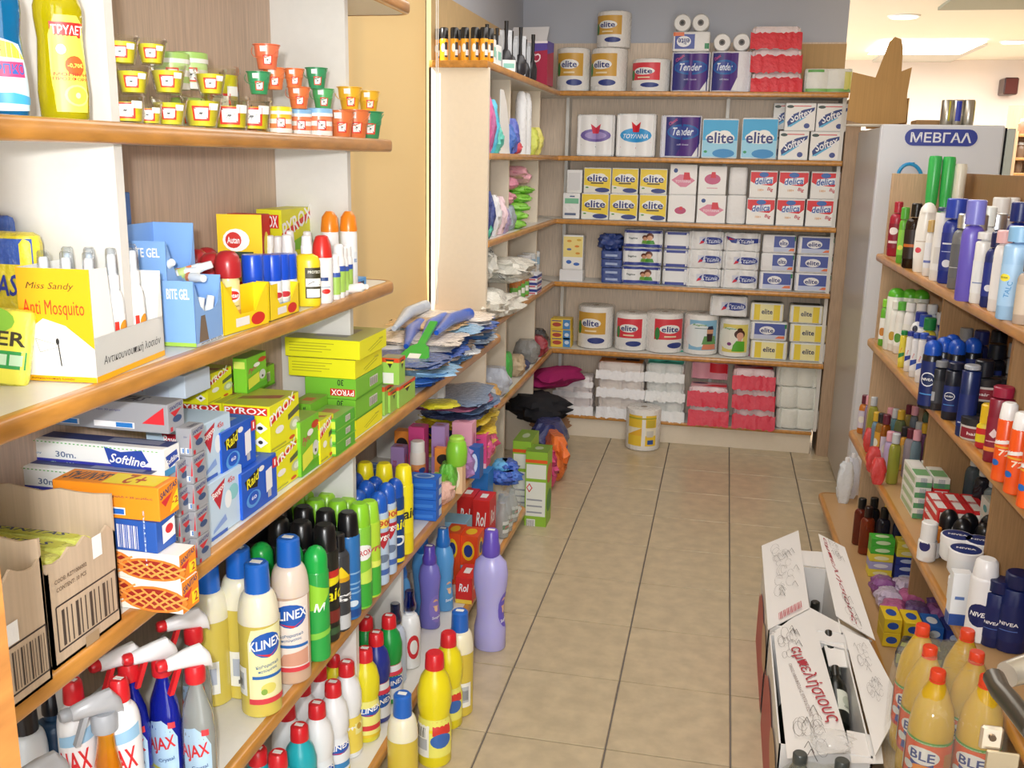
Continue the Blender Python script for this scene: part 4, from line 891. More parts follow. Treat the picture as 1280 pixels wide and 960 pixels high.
onstack('green', hq * 1.2, hq * .4, -.16, .1, .1, .12, 'dark green carton under the shelf in the back row', g, P2)
P3 = at(401, 581, ZC); h3 = height_to(P3, 527); d3 = length_to(P3, Vector((0, 1, 0)), 418)
onstack('pyrox', 0, h3, 0, 0, .05, d3, 'slim yellow carton beside the three green ones', None, P3)
P4 = at(420, 571, ZC); h4 = height_to(P4, 524); d4 = length_to(P4, Vector((0, 1, 0)), 444)
STY['greens'] = dict(c='5cb838', n='insecticide_carton', R=[('r', .5, .25, .75, .75, 'e8ecd8')] + bars(.52, .3, .73, .7, '555555') + [('r', 0, 0, 1, .1, '8ad04a')], F=[('r', .6, .2, 1, .8, 'c8e04a')], T=[('r', 0, 0, 1, 1, '78a850'), ('r', .2, .3, .7, .7, 'a86a58')])
for i in range(3): onstack('greens', h4 / 3 * i, h4 / 3, 0, 0, .07, d4, 'small green carton with barcode, %s of three stacked' % ('lowest', 'middle', 'top')[i], 'three small green cartons', P4)
onstack('green', 0, h4 * 1.25, -.072, .03, .05, .1, 'green carton standing behind the three small green ones', None, P4)
P5 = at(445, 548, ZC); h5 = height_to(P5, 526); d5 = length_to(P5, Vector((0, 1, 0)), 478)
onstack('yflat', 0, h5, 0, 0, .1, d5, 'yellow carton at the bottom of the tall stack', 'tall stack of yellow and green cartons', P5)
onstack('green', h5, h5 * 1.16, 0, 0, .13, d5, 'green carton printed upside down, lower of two in the tall stack', 'tall stack of yellow and green cartons', P5, rz=0)
onstack('green', h5 * 2.16, h5 * 1.16, .002, 0, .13, d5, 'green carton printed upside down, upper of two in the tall stack', 'tall stack of yellow and green cartons', P5)
onstack('yflat', h5 * 3.32, h5 * 1.05, .002, -.003, .17, d5, 'wide flat yellow carton, second from the top of the tall stack', 'tall stack of yellow and green cartons', P5)
onstack('yflat', h5 * 4.37, h5 * 1.05, .012, .003, .19, d5, 'wide flat yellow carton on top of the tall stack', 'tall stack of yellow and green cartons', P5)
STY['redg'] = dict(c='9ccc5a', n='trap_carton', F=[('r', 0, .84, 1, 1, 'e0502a'), ('p', [(.25, .95), (.75, .95), (.5, .62)], '2a2a28'), ('r', .32, .8, .68, .88, 'f0d83a'), ('r', .1, .05, .7, .45, 'eceeea')], R=[('r', 0, .84, 1, 1, 'e0502a'), ('p', [(.25, .9), (.75, .9), (.5, .55)], '2a2a28'), ('r', .32, .76, .68, .84, 'f0d83a')], T=[('r', 0, 0, 1, 1, '8a8a70')])
P6 = at(499, 511, ZC); h6 = height_to(P6, 484); d6 = length_to(P6, Vector((0, 1, 0)), 519)
onstack('redg', 0, h6, 0, 0, .04, d6, 'green and red trap carton, front right one', 'green and red trap cartons', P6)
P7 = at(488, 517, ZC); onstack('redg', 0, h6 * .98, 0, 0, .035, .06, 'green and red trap carton beside the front right one', 'green and red trap cartons', P7)
P8 = at(481, 520, ZC); onstack('redg', 0, h6 * 1.3, 0, 0, .035, .07, 'green and red trap carton next to the tall stack', 'green and red trap cartons', P8)
onstack('redg', h6 * 1.3, h6 * 1.2, .03, .03, .05, .05, 'green and red trap carton standing on top of the others', 'green and red trap cartons', P8)
onstack('redg', 0, h6 * 1.3, -.04, .05, .05, .07, 'green and red trap carton hidden behind the front pair', 'green and red trap cartons', P6)
# window end of shelf C: bagged brushes and cloths
fl_cols = ['2a6ac8', '2f70d0', '8cc0e8', 'e0b880', '3a5a9a', 'b8c4d0', '5a9ad8', 'e0d0c0', '1f56b8', 'c8ccd4', 'ece0d4', '6aa8e0', 'dcdfe2', 'd0b498']
rnd = random.Random(3)
def flat_pack(cx, cy, z, w_, d, h, col, rz, label, group=None, tilt=(0, 0), name='bagged_cloth_pack', cat='pack', seed=0, kind='film'):
    return Kind(name, cat, [('pouch', crinkle(w_, d, h, col + ':' + kind, seed, .5, 9, 4, .35), None)], h).put(Vector((cx, cy, z)), rz, label, group, 1, (tilt[0], tilt[1], math.radians(rz)))
cn = ['blue', 'bright blue', 'pale blue', 'amber', 'dark blue', 'grey', 'mid blue', 'tan', 'deep blue', 'silvery', 'cream', 'sky blue', 'light grey', 'brown']
k = 0
for row, (yy, xx, nlay) in enumerate([(2.74, -.93, 5), (2.95, -.95, 6), (3.15, -.95, 7), (3.35, -.95, 7), (3.5, -.96, 5)]):
    for l in range(nlay):
        i = k % 14; k += 1
        flat_pack(xx + rnd.uniform(-.02, .03), yy + rnd.uniform(-.03, .03), ZC + .002 + l * .016, rnd.uniform(.25, .3), rnd.uniform(.19, .23), .018, fl_cols[i], rnd.uniform(-12, 12),
                  '%s bagged cloth, %s pile from the cartons, %s layer up' % (cn[i], ORD[row], ORD[l]), 'bagged cloths piled by the window', seed=k)
for i, (x0, y0, x1, y1, z, c, cl) in enumerate([(-.92, 2.78, -1.0, 3.18, .1, '1f5ac8', 'blue'), (-.88, 2.82, -.93, 3.24, .115, '2468d8', 'blue'), (-.86, 2.9, -.86, 3.3, .125, '1f5ac8', 'blue'), (-1.0, 2.9, -1.05, 3.4, .13, 'c4d0e0', 'pale grey')]):  # last tube: pale colour stands in for a white highlight on the pile
    Kind('wrapped_brush', 'brush', [('handle', MB().tube([(x0, y0, ZC + z), ((x0+x1)/2 - .01, (y0+y1)/2, ZC + z + .012), (x1, y1, ZC + z)], [.008, .02, .022], c + ':plastic', 10), None), ('wrapper', MB().tube([(x0 + .002, y0 + .02, ZC + z), ((x0+x1)/2 - .008, (y0+y1)/2, ZC + z + .013), (x1 + .002, y1 - .01, ZC + z)], [.014, .026, .018], 'd8e0ea:wrap', 9), None)], .1).put(Vector((0, 0, 0)), 0, 'long %s bundled tube lying on the cloth packs, %s from the aisle side' % (cl, ORD[3 - i] if i < 3 else 'fourth'), 'bundled tubes')
sg = MB().prism([(-.035, -.05), (.035, -.05), (.045, -.01), (.03, .04), (.012, .06), (.012, .2), (-.012, .2), (-.012, .06), (-.03, .04), (-.045, -.01)], 0, .008, '2ea83a:plastic')
Kind('plastic_scraper', 'tool', [('blade', sg, None), ('price_tag', MB().box(-.018, -.03, .008, .018, .0, .0088, 'e4e8e0'), None)], .01).put(Vector((-.87, 2.72, ZC + .085)), 0, 'green plastic scraper with price label lying on blue packs', tilt=(.35, 0, math.radians(-12)))
# ================================================================ left unit, shelf D (cleaners and sprays)
def ell(txt, c1='1f5cb8', c2='d8303a'):   # oval house mark
    return [('e', .5, .76, .42, .16, c1), ('p', [(.2, .66), (.55, .6), (.9, .72), (.6, .63)], c2), ('t', txt, .48, .78, .9, .12, 'ffffff', 8, .2)]
kp = shoulder(.039, .285, .0215, .03, .68, [(.3, 1.0)])
KY = [('p', [(.0, .0), (1, .0), (1, 1), (.1, .96), (0, .8)], 'f4f0b8')] + ell('KLINEX') + [('t', 'Καθαριστικό', .5, .5, .6, .05, '3a6a9a', 8), ('t', 'πατώματος', .5, .44, .5, .045, '3a6a9a', 8), ('r', .1, .33, .95, .37, '2a6ab8'), ('e', .5, .2, .2, .07, 'e4da70'), ('e', .38, .16, .08, .04, '8ab04a'), ('r', 0, 0, 1, .07, 'd8404a')]
KP = [('p', [(0, 0), (1, 0), (1, 1), (.1, .96), (0, .8)], 'f4e8de')] + ell('KLINEX') + [('t', 'Καθαριστικό', .5, .5, .6, .05, '3a6a9a', 8), ('t', 'πατώματος', .5, .44, .5, .045, '3a6a9a', 8), ('r', .1, .33, .95, .37, '2a6ab8'), ('p', [(.1, .08), (.95, .08), (.95, .3), (.3, .24)], 'd8a088'), ('r', 0, 0, 1, .06, 'd8404a')]
bk2 = ([('r', 0, 0, 1, 1, 'f2f2ea'), ('r', .2, .2, .8, .8, 'b8bcc0')] + bars(.2, .35, .8, .6), 50, (.15, .34), -40)
NECK = lambda c: [('empty_neck', MB().lathe([(r + .0005, z) for r, z in kp if z > .19], c + ':cloudy', 24, cap0=False), None)]
ki = bottle('floor_cleaner_bottle', 'bottle', kp, 'd8c45a:cloudy', capprof(.0245, .252, .312, .004, .023), '1f64c0:plastic', KY, 110, (.1, .62), 48, back=bk2, seg=24, more=NECK('efe9cf'))
ki.to(328, 885, 702, ZD, 0, 'yellow floor cleaner bottle with blue cap, nearest one at the shelf edge', 'floor cleaner bottles')
kp2 = bottle('floor_cleaner_bottle', 'bottle', kp, 'd0b098:cloudy', capprof(.0245, .252, .312, .004, .023), '1f64c0:plastic', KP, 120, (.1, .62), 25, seg=24, more=NECK('e2d2c4'))
kp2.to(366, 845, 671, ZD, 0, 'pinkish beige floor cleaner bottle with blue cap', 'floor cleaner bottles')
kl2 = bottle('floor_cleaner_bottle', 'bottle', kp, 'd8c45a:cloudy', capprof(.0245, .252, .312, .004, .023), '1f64c0:plastic', [('r', 0, 0, 1, 1, 'f2f2ea'), ('r', .15, .3, .85, .8, 'b8c0d0'), ('r', .4, .08, .6, .2, '5a5a6a')], 60, (.1, .34), 20, seg=24, more=NECK('efe9cf'))
kl2.to(268, 873, 705, ZD, 0, 'yellow floor cleaner bottle seen from its back label, left of the nearest one', 'floor cleaner bottles')
kl2.top(297, 684, ZD, .32, 0, 'yellow floor cleaner bottle in the second row, half hidden', 'floor cleaner bottles')
def trig(name, prof, body, head, trg, lab, h=.27, span=110, lz=(.08, .48), a0=45, sx=1, sy=.62, liquid=None, cat='bottle', face=0):
    zt = prof[-1][1]; b = MB().lathe(prof, body, 22, sx, sy)
    if liquid: b.lathe([(max(r - .002, .002), z + .002) for r, z in prof if z < liquid[1]], liquid[0], 22, sx, sy)
    parts = [('body', b, None), trigger_head(zt, prof[-1][0], head, trg)]
    if lab:
        zc = (lz[0] + lz[1]) / 2 * h; W = math.radians(span) * lerp_r(prof, zc)
        parts.append(('label', MB().draw(cyl(prof, zc, a0, sx, sy), W, (lz[1] - lz[0]) * h, lab, 9, 5), None))
    return Kind(name, cat, parts, zt + .055)
ap = [(.036, 0), (.041, .005), (.043, .05), (.043, .11), (.036, .15), (.024, .175), (.016, .195), (.015, .215)]
AJ = [('p', [(.0, .0), (1, .0), (1, .7), (.8, .9), (.5, 1), (.1, .9)], 'b8d8f0'), ('t', 'AJAX', .45, .55, .95, .3, 'd82a30', 14, .1), ('t', 'Crystal', .6, .3, .5, .08, '4a6a9a', 14), ('p', [(.1, .06), (.9, .1), (.9, .14), (.1, .12)], 'e8e04a'), ('r', .7, .88, .95, .98, 'd83a40')]
ajc = trig('window_cleaner_spray', ap, 'ccd2ce:gel', 'f2f2f4:plastic', 'd8262e:plastic', AJ, liquid=('d8e0e0:gel', .14))
ajb = trig('window_cleaner_spray', ap, '2434c8:gel', 'f2f2f4:plastic', 'd8262e:plastic', AJ, liquid=('1c2cc8:gel', .14))
for x, y, K, rz, lb in ((242, 808, ajc, -38, 'clear window cleaner spray with white and red head, front one'), (200, 800, ajb, -38, 'deep blue window cleaner spray with white and red head'),
                    (240, 762, ajc, -42, 'clear window cleaner spray with white and red head, behind the front one'), (158, 806, ajb, -30, 'deep blue window cleaner spray half hidden behind the white bottles')):
    K.top(x, y, ZD, .265, rz, lb, 'window cleaner sprays')
wp = shoulder(.038, .245, .02, .035, .7)
AW = [('r', 0, 0, 1, .06, '2a5ab8'), ('p', [(.1, .9), (1, 1), (1, .86), (.1, .8)], '9cc8e8'), ('t', 'AJAX', .45, .62, .8, .3, 'd82a30', 6, .0), ('t', 'CLASSIC', .6, .42, .5, .07, '4a6a9a', 6), ('t', 'με το τζάμι', .5, .28, .7, .1, 'd8404a', 6)]
aw = bottle('cleaner_bottle', 'bottle', wp, 'f4f6f8:plastic', capprof(.021, .218, .255, .004, .019), 'd8242c:plastic', AW, 130, (.05, .72), 28, price=True)
aw.top(90, 850, ZD, .26, 0, 'white cleaner bottle with red cap and red lettering, left one', None, .76); aw.top(148, 848, ZD, .26, 0, 'white cleaner bottle with red cap and red lettering, right one', None, .76)
og = trig('trigger_spray', [(.03, 0), (.034, .004), (.036, .08), (.03, .13), (.022, .16), (.02, .18), (.018, .2)], 'f09a1e:gel', 'b4b6ba:plastic', 'a8acb2:plastic', [('r', 0, .1, 1, .9, 'f0a030')], liquid=('f0921a:cloudy', .155))
og.put(at(128, 868, ZD + .25) * 1 + Vector((0, 0, -.25)), -35, 'orange liquid spray bottle with grey trigger head', 'grey headed sprays', 1.0)
og.put(at(58, 948, ZD + .25) * 1 + Vector((0, 0, -.25)), -30, 'second grey headed spray bottle at the lower left edge', 'grey headed sprays', 1.0)
bottle('cleaner_bottle', 'bottle', shoulder(.032, .22, .02, .03, .7), 'dfe8ee:plastic', capprof(.021, .19, .235, .004, .02), '18181c:plastic', None, price=False).top(28, 882, ZD, .23, 0, 'pale bottle with black cap at the lower left corner')
bottle('cleaner_bottle', 'bottle', shoulder(.028, .2, .012, .04, .7), '2a4a6a:plastic', capprof(.015, .17, .21, .004, .013), '1a1a20:plastic', [('r', 0, .4, 1, .7, '4ac0e0')], 120, price=False).top(62, 862, ZD, .22, 0, 'slim dark bottle with a cyan band at the lower left')
# spray cans in files
def can_label(bg, *items): return [('r', 0, 0, 1, 1, bg)] + list(items)
L_green = can_label('2fa84a', ('p', [(0, .55), (.5, .6), (.9, .8), (.2, .9)], '9ad83a'), ('t', 'Μ', .5, .62, .3, .1, 'ffffff', 0, .2), ('p', [(0, .2), (1, .3), (1, .36), (0, .28)], '8ad04a'))
L_raid = can_label('22241e', ('r', 0, .62, 1, .72, 'f4e01e'), ('r', 0, .72, 1, .8, 'c8302a'), ('p', [(.05, .4), (.95, .46), (.95, .66), (.05, .6)], '151515'), ('t', 'Raid', .5, .53, .8, .14, 'f4ea1e', 6, .2), ('r', 0, .2, 1, .34, '7a2a24'), ('r', .2, .06, .8, .14, '3a5a3a'))
L_teza = can_label('3a3c40', ('r', 0, .66, 1, .74, 'd8a020'), ('p', [(.2, .72), (.8, .72), (.5, .88)], 'f0d020'), ('r', 0, 0, 1, .2, 'c8cacc'), ('t', 'Teza', .5, .42, .32, .38, 'f6f6f6', 90, .2))
L_blue = can_label('2f74b8', ('r', 0, 0, 1, .1, '1a4a90'), ('r', .15, .3, .85, .32, '8ab8e0'), ('r', .15, .36, .7, .38, '8ab8e0'), ('r', .15, .42, .8, .44, '8ab8e0'), ('r', .15, .55, .8, .57, '8ab8e0'), ('e', .5, .18, .16, .04, 'd8e8f4'))
L_pyr = can_label('86cc3e', ('e', .5, .7, .36, .1, 'f4f4f0'), ('t', 'PYROX', .5, .7, .55, .07, 'c8303a', 8), ('r', 0, 0, 1, .3, '3aa83a'), ('p', [(0, .3), (1, .3), (1, .5), (0, .4)], 'c8e85a'))
L_pyl = can_label('b8dc3e', ('t', 'Pyro', .5, .66, .7, .12, 'c8405a', 8, .3), ('r', 0, 0, 1, .4, '46b03e'), ('p', [(0, .4), (1, .4), (1, .46), (0, .52)], 'e8f06a'))
L_bay = can_label('b8cce4', ('r', 0, .8, 1, .93, 'f0dc60'), ('t', '0,90€', .5, .865, .8, .1, 'c83a2a'), ('p', [(.08, .74), (.92, .74), (.5, .5)], 'b82a38'), ('t', 'Baygon', .5, .67, .8, .1, 'ffffff', 0), ('e', .5, .36, .24, .06, '6a7a94'), ('r', .2, .12, .8, .2, '4a6ab0'))
L_raidb = can_label('16407a', ('r', 0, .75, 1, .82, 'f0dc30'), ('t', 'Raid', .5, .6, .9, .16, 'f4ea1e', 6, .2), ('e', .5, .35, .36, .08, 'e8eef4'), ('e', .5, .35, .2, .05, '16407a'), ('r', 0, 0, 1, .06, 'e8d828'))
L_yel = can_label('f0e21c', ('t', 'Raid', .5, .6, .9, .16, '2a2a20', 6, .2), ('r', 0, 0, 1, .3, 'e8d41a'))
CAN = {}
def can(key, body, cap, lab, capk='tall', h=.25, r=.026): CAN[key] = spray_can(h, r, body, cap, lab, capk, 175, (.03, .78), 40)
can('green', '2fa84a:plastic', '1fae4a:plastic', L_green, 'dome'); can('raid', '22241e:plastic', '141416:plastic', L_raid); can('teza', '3a3c40:plastic', '151518:plastic', L_teza, 'slim')
can('blue', '2f74b8:plastic', '151518:plastic', L_blue); can('pyrox', '86cc3e:plastic', '8cd02e:plastic', L_pyr); can('pyl', 'b8dc3e:plastic', 'a0d838:plastic', L_pyl)
can('bay', 'b8cce4:plastic', '1f5cc0:plastic', L_bay, 'dome'); can('raidb', '16407a:plastic', '1450b0:plastic', L_raidb, 'dome'); can('yel', 'f0e21c:plastic', 'f2e21e:plastic', L_yel)
front = [('green', 398, 821, 683, 2, 'green spray can with ribbed green cap'), ('raid', 409, 798, 655, 4, 'black insect spray with yellow lettering'), ('teza', 425, 785, 665, 4, 'dark grey insect spray with vertical white lettering'),
         ('blue', 437, 770, 641, 4, 'blue spray can with black cap'), ('pyrox', 451, 757, 630, 4, 'green spray can with white oval'), ('pyl', 463, 743, 624, 4, 'lime spray can with pink script'),
         ('bay', 474, 728, 615, 4, 'pale blue insect spray with yellow price band'), ('bay', 484, 715, 605, 4, 'pale blue insect spray, right one of the two'), ('raidb', 494, 702, 598, 4, 'dark blue insect spray with yellow lettering'), ('yel', 505, 690, 583, 4, 'all yellow spray can at the right end')]
for key, x, y, t, n, lb in front:
    K = CAN[key]; P = at(x, y, ZD); k = height_to(P, t) / K.h
    for j in range(n):
        K.put(P + Vector((-.058 * j, .004 * j, .0004)), random.uniform(-8, 8), lb + (', front of its file' if j == 0 else ', %s from the front of its file' % ORD[j]), 'spray cans in files', (k, k, k * random.uniform(.98, 1.02)) if key != 'raid' else (k, k, k))
spray_can(.24, .026, '2fa84a:plastic', '1fae4a:plastic', L_green, 'dome', 175, (.03, .78), 40).top(326, 678, ZD, .26, 0, 'green capped spray can behind the yellow floor cleaners')
# beyond the cans
STY['spon'] = dict(c='1f66cc', n='sponge_box', T=[('e', .5, .5, .35, .35, 'a8c0dc'), ('e', .5, .5, .25, .25, '3a70c0')], R=[('r', .5, .2, .95, .85, 'c8d8ec')], F=[('p', [(.1, .2), (.9, .3), (.9, .6), (.1, .5)], '3a80dc')])
place_box('spon', ZD, (545, 652), 600, far=552, left=508, n=4, labels=['blue box in the front stack beside the yellow can, %s from the bottom' % ORD[i] for i in range(4)], group='blue boxes beside the spray cans')
PB2 = at(545, 652, ZD)
for i in range(5): carton('spon', .1, .08, .035).put(PB2 + Vector((-.19, -.05, .0356 * i)), 2 * (i % 2), 'blue box in the back stack behind the yellow cans, %s from the bottom' % ORD[i], 'blue boxes beside the spray cans')
STY['whbox'] = dict(c='e8e2dc', F=[('r', .1, .1, .9, .5, 'd0c8cc'), ('r', .1, .6, .9, .9, 'f0f0ee')], R=[('e', .5, .65, .36, .2, 'b87a8a'), ('r', .2, .1, .8, .4, 'c8b0b8')])
STY['pinkb'] = dict(c='e8a8c0', n='soap_box', T=[('e', .5, .5, .28, .22, 'b07088')], F=[('t', 'soap', .3, .5, .3, .3, 'a84870'), ('r', 0, 0, 1, .15, 'f4c8d8')], R=[('e', .5, .5, .3, .3, 'c86a90')])
STY['purp'] = dict(STY['pinkb'], c='b090c8'); STY['magen'] = dict(STY['pinkb'], c='d84a8a'); STY['orng'] = dict(c='f2923a', n='freshener_pack', R=[('e', .5, .75, .4, .14, '2a2420'), ('t', 'Aroma', .5, .75, .6, .12, 'f4f0e0', 0, .3), ('r', .2, .1, .8, .5, 'f8e0a8'), ('e', .5, .3, .2, .14, 'f4b060')], F=[('r', 0, 0, 1, .4, 'f8d8a0'), ('e', .5, .72, .38, .14, '2a2420')])
STY['greenk'] = dict(c='7ac040', n='soap_box', F=[('e', .5, .5, .3, .3, 'd8f0a0')]); STY['peach'] = dict(c='f0c8a0', n='soap_box', F=[('e', .5, .5, .3, .3, 'f8e8d0')]); STY['dblue'] = dict(c='2a5aa8', n='soap_box', F=[('e', .5, .5, .3, .3, 'c8d8f0')])
def tb(style, xc, ytop, z, w, d, h, label, group=None, rz=0):
    """carton whose top front right corner shows at the pixel"""
    P = at(xc, ytop, z + h); P.z = z
    return carton(style, w, d, h).put(P + Vector((-w/2, d/2, .0004)), rz, label, group)
gg = 'soaps and air fresheners past the spray cans'
hB = .12
for i, (st, x, yt, w, d, h, lb) in enumerate([('whbox', 545, 487, .08, .06, .34, 'tall white and mauve box behind the soaps'), ('magen', 530, 535, .07, .06, .24, 'magenta box behind the white tube'), ('purp', 556, 534, .06, .06, .24, 'mauve box left of the pink box'),
      ('pinkb', 590, 530, .09, .07, .235, 'pale pink box with oval mark on top'), ('orng', 566, 562, .08, .03, .17, 'orange air freshener pack with dark oval'), ('greenk', 556, 598, .06, .06, .1, 'small green box beside the blue boxes'),
      ('peach', 578, 580, .05, .05, .13, 'peach coloured small box under the green pot'), ('dblue', 600, 560, .05, .06, .14, 'dark blue small box near the pink bags'), ('magen', 608, 545, .05, .08, .15, 'magenta box near the far end of the shelf'),
      ('orng', 512, 540, .07, .05, .2, 'orange pack behind the blue boxes'), ('purp', 505, 560, .06, .05, .16, 'mauve pack behind the blue boxes')]):
    tb(st, x, yt, ZD, w * .8, d * .9, h * .82, lb, gg)
bottle('soap_bottle', 'bottle', [(.02, 0), (.023, .003), (.023, .11), (.02, .12)], 'f4e8e0:plastic', capprof(.021, .118, .15), 'f6f2ee:plastic', [('r', 0, .1, 1, .9, 'f0a060'), ('r', .2, .3, .8, .7, 'd83a30'), ('e', .6, .7, .2, .1, '2a4a9a')], 150, (.05, .6), 40, price=False).top(522, 551, ZD, .17, 0, 'white tube bottle with orange and red label among the soaps')
Kind('soap_pot', 'jar', [('pot', MB().lathe([(.026, 0), (.034, .01), (.036, .05), (.03, .08), (.024, .086)], '8cd03a:plastic', 18), None), ('lid', MB().lathe([(.026, .084), (.026, .094), (.02, .1)], 'a8dc50:plastic', 16), None)], .1).put(at(571, 545, ZD + .2) - Vector((0, 0, .1)), 0, 'lime green rounded pot standing on the peach box')
for i, (x, y, c, w_, lb) in enumerate([(598, 560, 'e05a90', .1, 'pink glossy bag at the far end of the shelf'), (612, 552, 'd84a80', .09, 'deep pink glossy bag right of the pale pink box'), (630, 555, 'f0d838', .08, 'yellow pouch at the far end of the shelf'), (560, 610, 'e8b8a8', .07, 'see-through pinkish pouch hanging over the shelf edge'), (543, 545, 'c8306a', .07, 'crimson pouch among the soaps'), (575, 600, '6ac040', .06, 'green pouch beside the blue boxes'), (606, 580, 'a87ab8', .08, 'mauve bag at the far shelf edge')]):
    P = at(x, y + 12, ZD + .02); P.x = max(min(P.x, -.84), -1.1); P.z = ZD + .001
    Kind('glossy_bag', 'bag', [('bag', crinkle(w_ * 1.3, w_, .11 if i != 3 else .07, c + ':film', 40 + i, .5), None)], .1).put(P, 20 * i, lb, 'glossy bags on the middle shelf')
cy = ['f0d81e', '2a3460', 'e8cc1a', 'f4de28', '28325a', 'f0d020', '2a3a6a', 'ecd424', 'd8b81c', 'f0dc30', '3a4468', '6a88b0', 'a85a80', '7a94b8']
for i, c in enumerate(cy):
    flat_pack(-.935 + (i % 3) * .012, 3.38 + (i % 2) * .03, ZD + .04 + .0145 * i, .24, .34, .0155, c, -6 + 5 * ((i * 7) % 4), 'flat %s cloth pack in the tall far pile, %s from the bottom' % ({'f': 'yellow', 'e': 'yellow', '2': 'navy', 'd': 'mustard', '3': 'dark blue', '6': 'grey blue', 'a': 'mauve', '7': 'pale blue'}[c[0]], ORD[i]), 'pile of yellow and navy cloth packs', seed=60 + i)
flat_pack(-.96, 3.3, ZD + .001, .22, .3, .04, 'c8ccd0', 0, 'grey bag under the yellow and navy cloth packs', seed=91)
flat_pack(-.9, 3.08, ZD + .27, .12, .1, .02, 'e8e020', 20, 'yellow bag corner hanging below the upper shelf', seed=90)
# ================================================================ left unit, bottom shelf E and the floor beside it
blp = [(.035, 0), (.038, .004), (.038, .09), (.0335, .105), (.0335, .12), (.038, .14), (.038, .175), (.031, .205), (.018, .225), (.016, .235)]
def bleach(c, lab, wide=1): return bottle('bleach_bottle', 'bottle', blp, c, capprof(.0215, .226, .262, .004, .02), 'd8262e:plastic', lab, 130, (.06, .46), 40, seg=22)
LW = [('r', 0, 0, 1, 1, 'f0f4f8'), ('r', 0, 0, 1, .12, 'f0d848')] + ell('KLINEX') + [('r', .1, .2, .9, .36, '3a8ac8')]
LYW = [('r', 0, 0, 1, .95, 'f0d85a'), ('r', .6, .5, .95, .9, 'f4eca0'), ('e', .75, .7, .1, .08, 'c8a03a')]
LYY = [('r', 0, 0, 1, 1, 'f2ee8a')] + ell('KLINEX') + [('r', .1, .2, .9, .34, 'd83a40'), ('r', 0, 0, 1, .08, 'e8c82a')]
LBL = [('r', 0, 0, 1, 1, 'e8ecf4'), ('r', 0, .7, 1, 1, 'd83a50')] + [('e', .5, .5, .42, .18, '1f5cb8'), ('t', 'KLINEX', .5, .5, .8, .14, 'ffffff', 8, .2)]
BW, BWY, BYL, BBL, BGR, BTE = bleach('f2f4f6:plastic', LW), bleach('f2f4f6:plastic', LYW), bleach('e8dc2a:plastic', LYY), bleach('27348e:plastic', LBL), bleach('1f9a44:plastic', LBL), bleach('2ab0bc:plastic', LW)
gb = 'red capped bleach bottles'
for x, y, K, lb in ((347, 940, BTE, 'teal bleach bottle with red cap, nearest in the front row'), (374, 906, BTE, 'teal bleach bottle with red cap, second in the front row'), (396, 878, BW, 'white bleach bottle with red cap, nearest white one in front'),
                    (416, 852, BW, 'white bleach bottle with red cap, middle white one in front'), (433, 827, BWY, 'white bleach bottle with yellow label'), (456, 810, BYL, 'yellow waisted bleach bottle in the front row'),
                    (470, 790, BBL, 'dark blue bleach bottle in the front row'), (486, 769, BGR, 'green bleach bottle in the front row'), (418, 815, BYL, 'yellow bleach bottle in the back row'), (438, 796, BBL, 'dark blue bleach bottle in the back row'),
                    (457, 771, BGR, 'green bleach bottle in the back row'), (322, 935, BTE, 'teal bleach bottle in the back row'), (358, 880, BW, 'white bleach bottle in the back row, nearer'), (378, 850, BW, 'white bleach bottle in the back row, farther'), (398, 832, BWY, 'white bleach bottle behind the yellow labelled one')):
    K.top(x, y, ZE, .262, 0, lb, gb)
hp_ = shoulder(.032, .2, .014, .03, .6)
bottle('detergent_bottle', 'bottle', hp_, 'f2f4f6:plastic', [(.016, .18), (.02, .185), (.02, .2), (.014, .22), (.014, .24), (.012, .243)], '3a74c8:glass', [('e', .5, .5, .4, .4, 'd8303a'), ('e', .5, .5, .24, .24, 'f4f4f4')], 90, (.1, .5), 40, price=False).top(512, 738, ZE, .25, 0, 'white detergent bottle with see-through blue spout cap')
bottle('detergent_bottle', 'bottle', hp_, 'c8d4e8:plastic', [(.016, .18), (.02, .185), (.02, .2), (.014, .22), (.014, .24), (.012, .243)], '8a9ac0:glass', None, price=False).top(494, 754, ZE, .25, 0, 'pale blue detergent bottle behind the white one')
sp = [(.033, 0), (.037, .005), (.034, .06), (.03, .09), (.034, .14), (.038, .18), (.032, .215), (.02, .235)]
def soft_lab(c): return [('e', .5, .5, .5, .5, c), ('e', .45, .68, .22, .17, 'e8b890'), ('e', .45, .5, .12, .1, 'f0c8a0'), ('t', 'Soupline', .5, .2, .7, .12, 'ffffff', 10, .3)]
def softener(c, cap, lab='5aa0d8'): return bottle('fabric_softener_bottle', 'bottle', sp, c, [(.021, .228), (.024, .232), (.024, .25), (.02, .262), (.018, .29), (.016, .292)], cap, soft_lab(lab), 100, (.08, .42), 60, seg=24, sy=.75)
SPU, SBL = softener('7a74c8:plastic', '5a48b0:plastic', '8a7ad0'), softener('5aa0dc:plastic', '2a74c8:plastic')
SPU.top(537, 682, ZE, .29, 0, 'purple softener bottle on the bottom shelf', 'softener bottles'); SBL.top(554, 660, ZE, .3, 0, 'blue softener bottle behind the purple one', 'softener bottles'); SBL.top(528, 668, ZE, .29, 0, 'blue softener bottle half hidden at the back left', 'softener bottles')
SBL.top(500, 700, ZE, .28, 0, 'blue softener bottle with face label behind the detergent', 'softener bottles')
STY['tide'] = dict(c='e8501e', n='powder_box', F=[('e', .5, .7, .34, .2, 'f4c81e'), ('e', .5, .7, .24, .13, '1f3a8a'), ('r', .1, .1, .6, .4, '8ac8e8')], R=[('e', .5, .7, .3, .2, 'f4c81e'), ('e', .5, .7, .2, .12, '1f3a8a'), ('r', .2, .1, .8, .35, '8ac8e8')], T=[('e', .5, .5, .3, .3, 'f4c81e')])
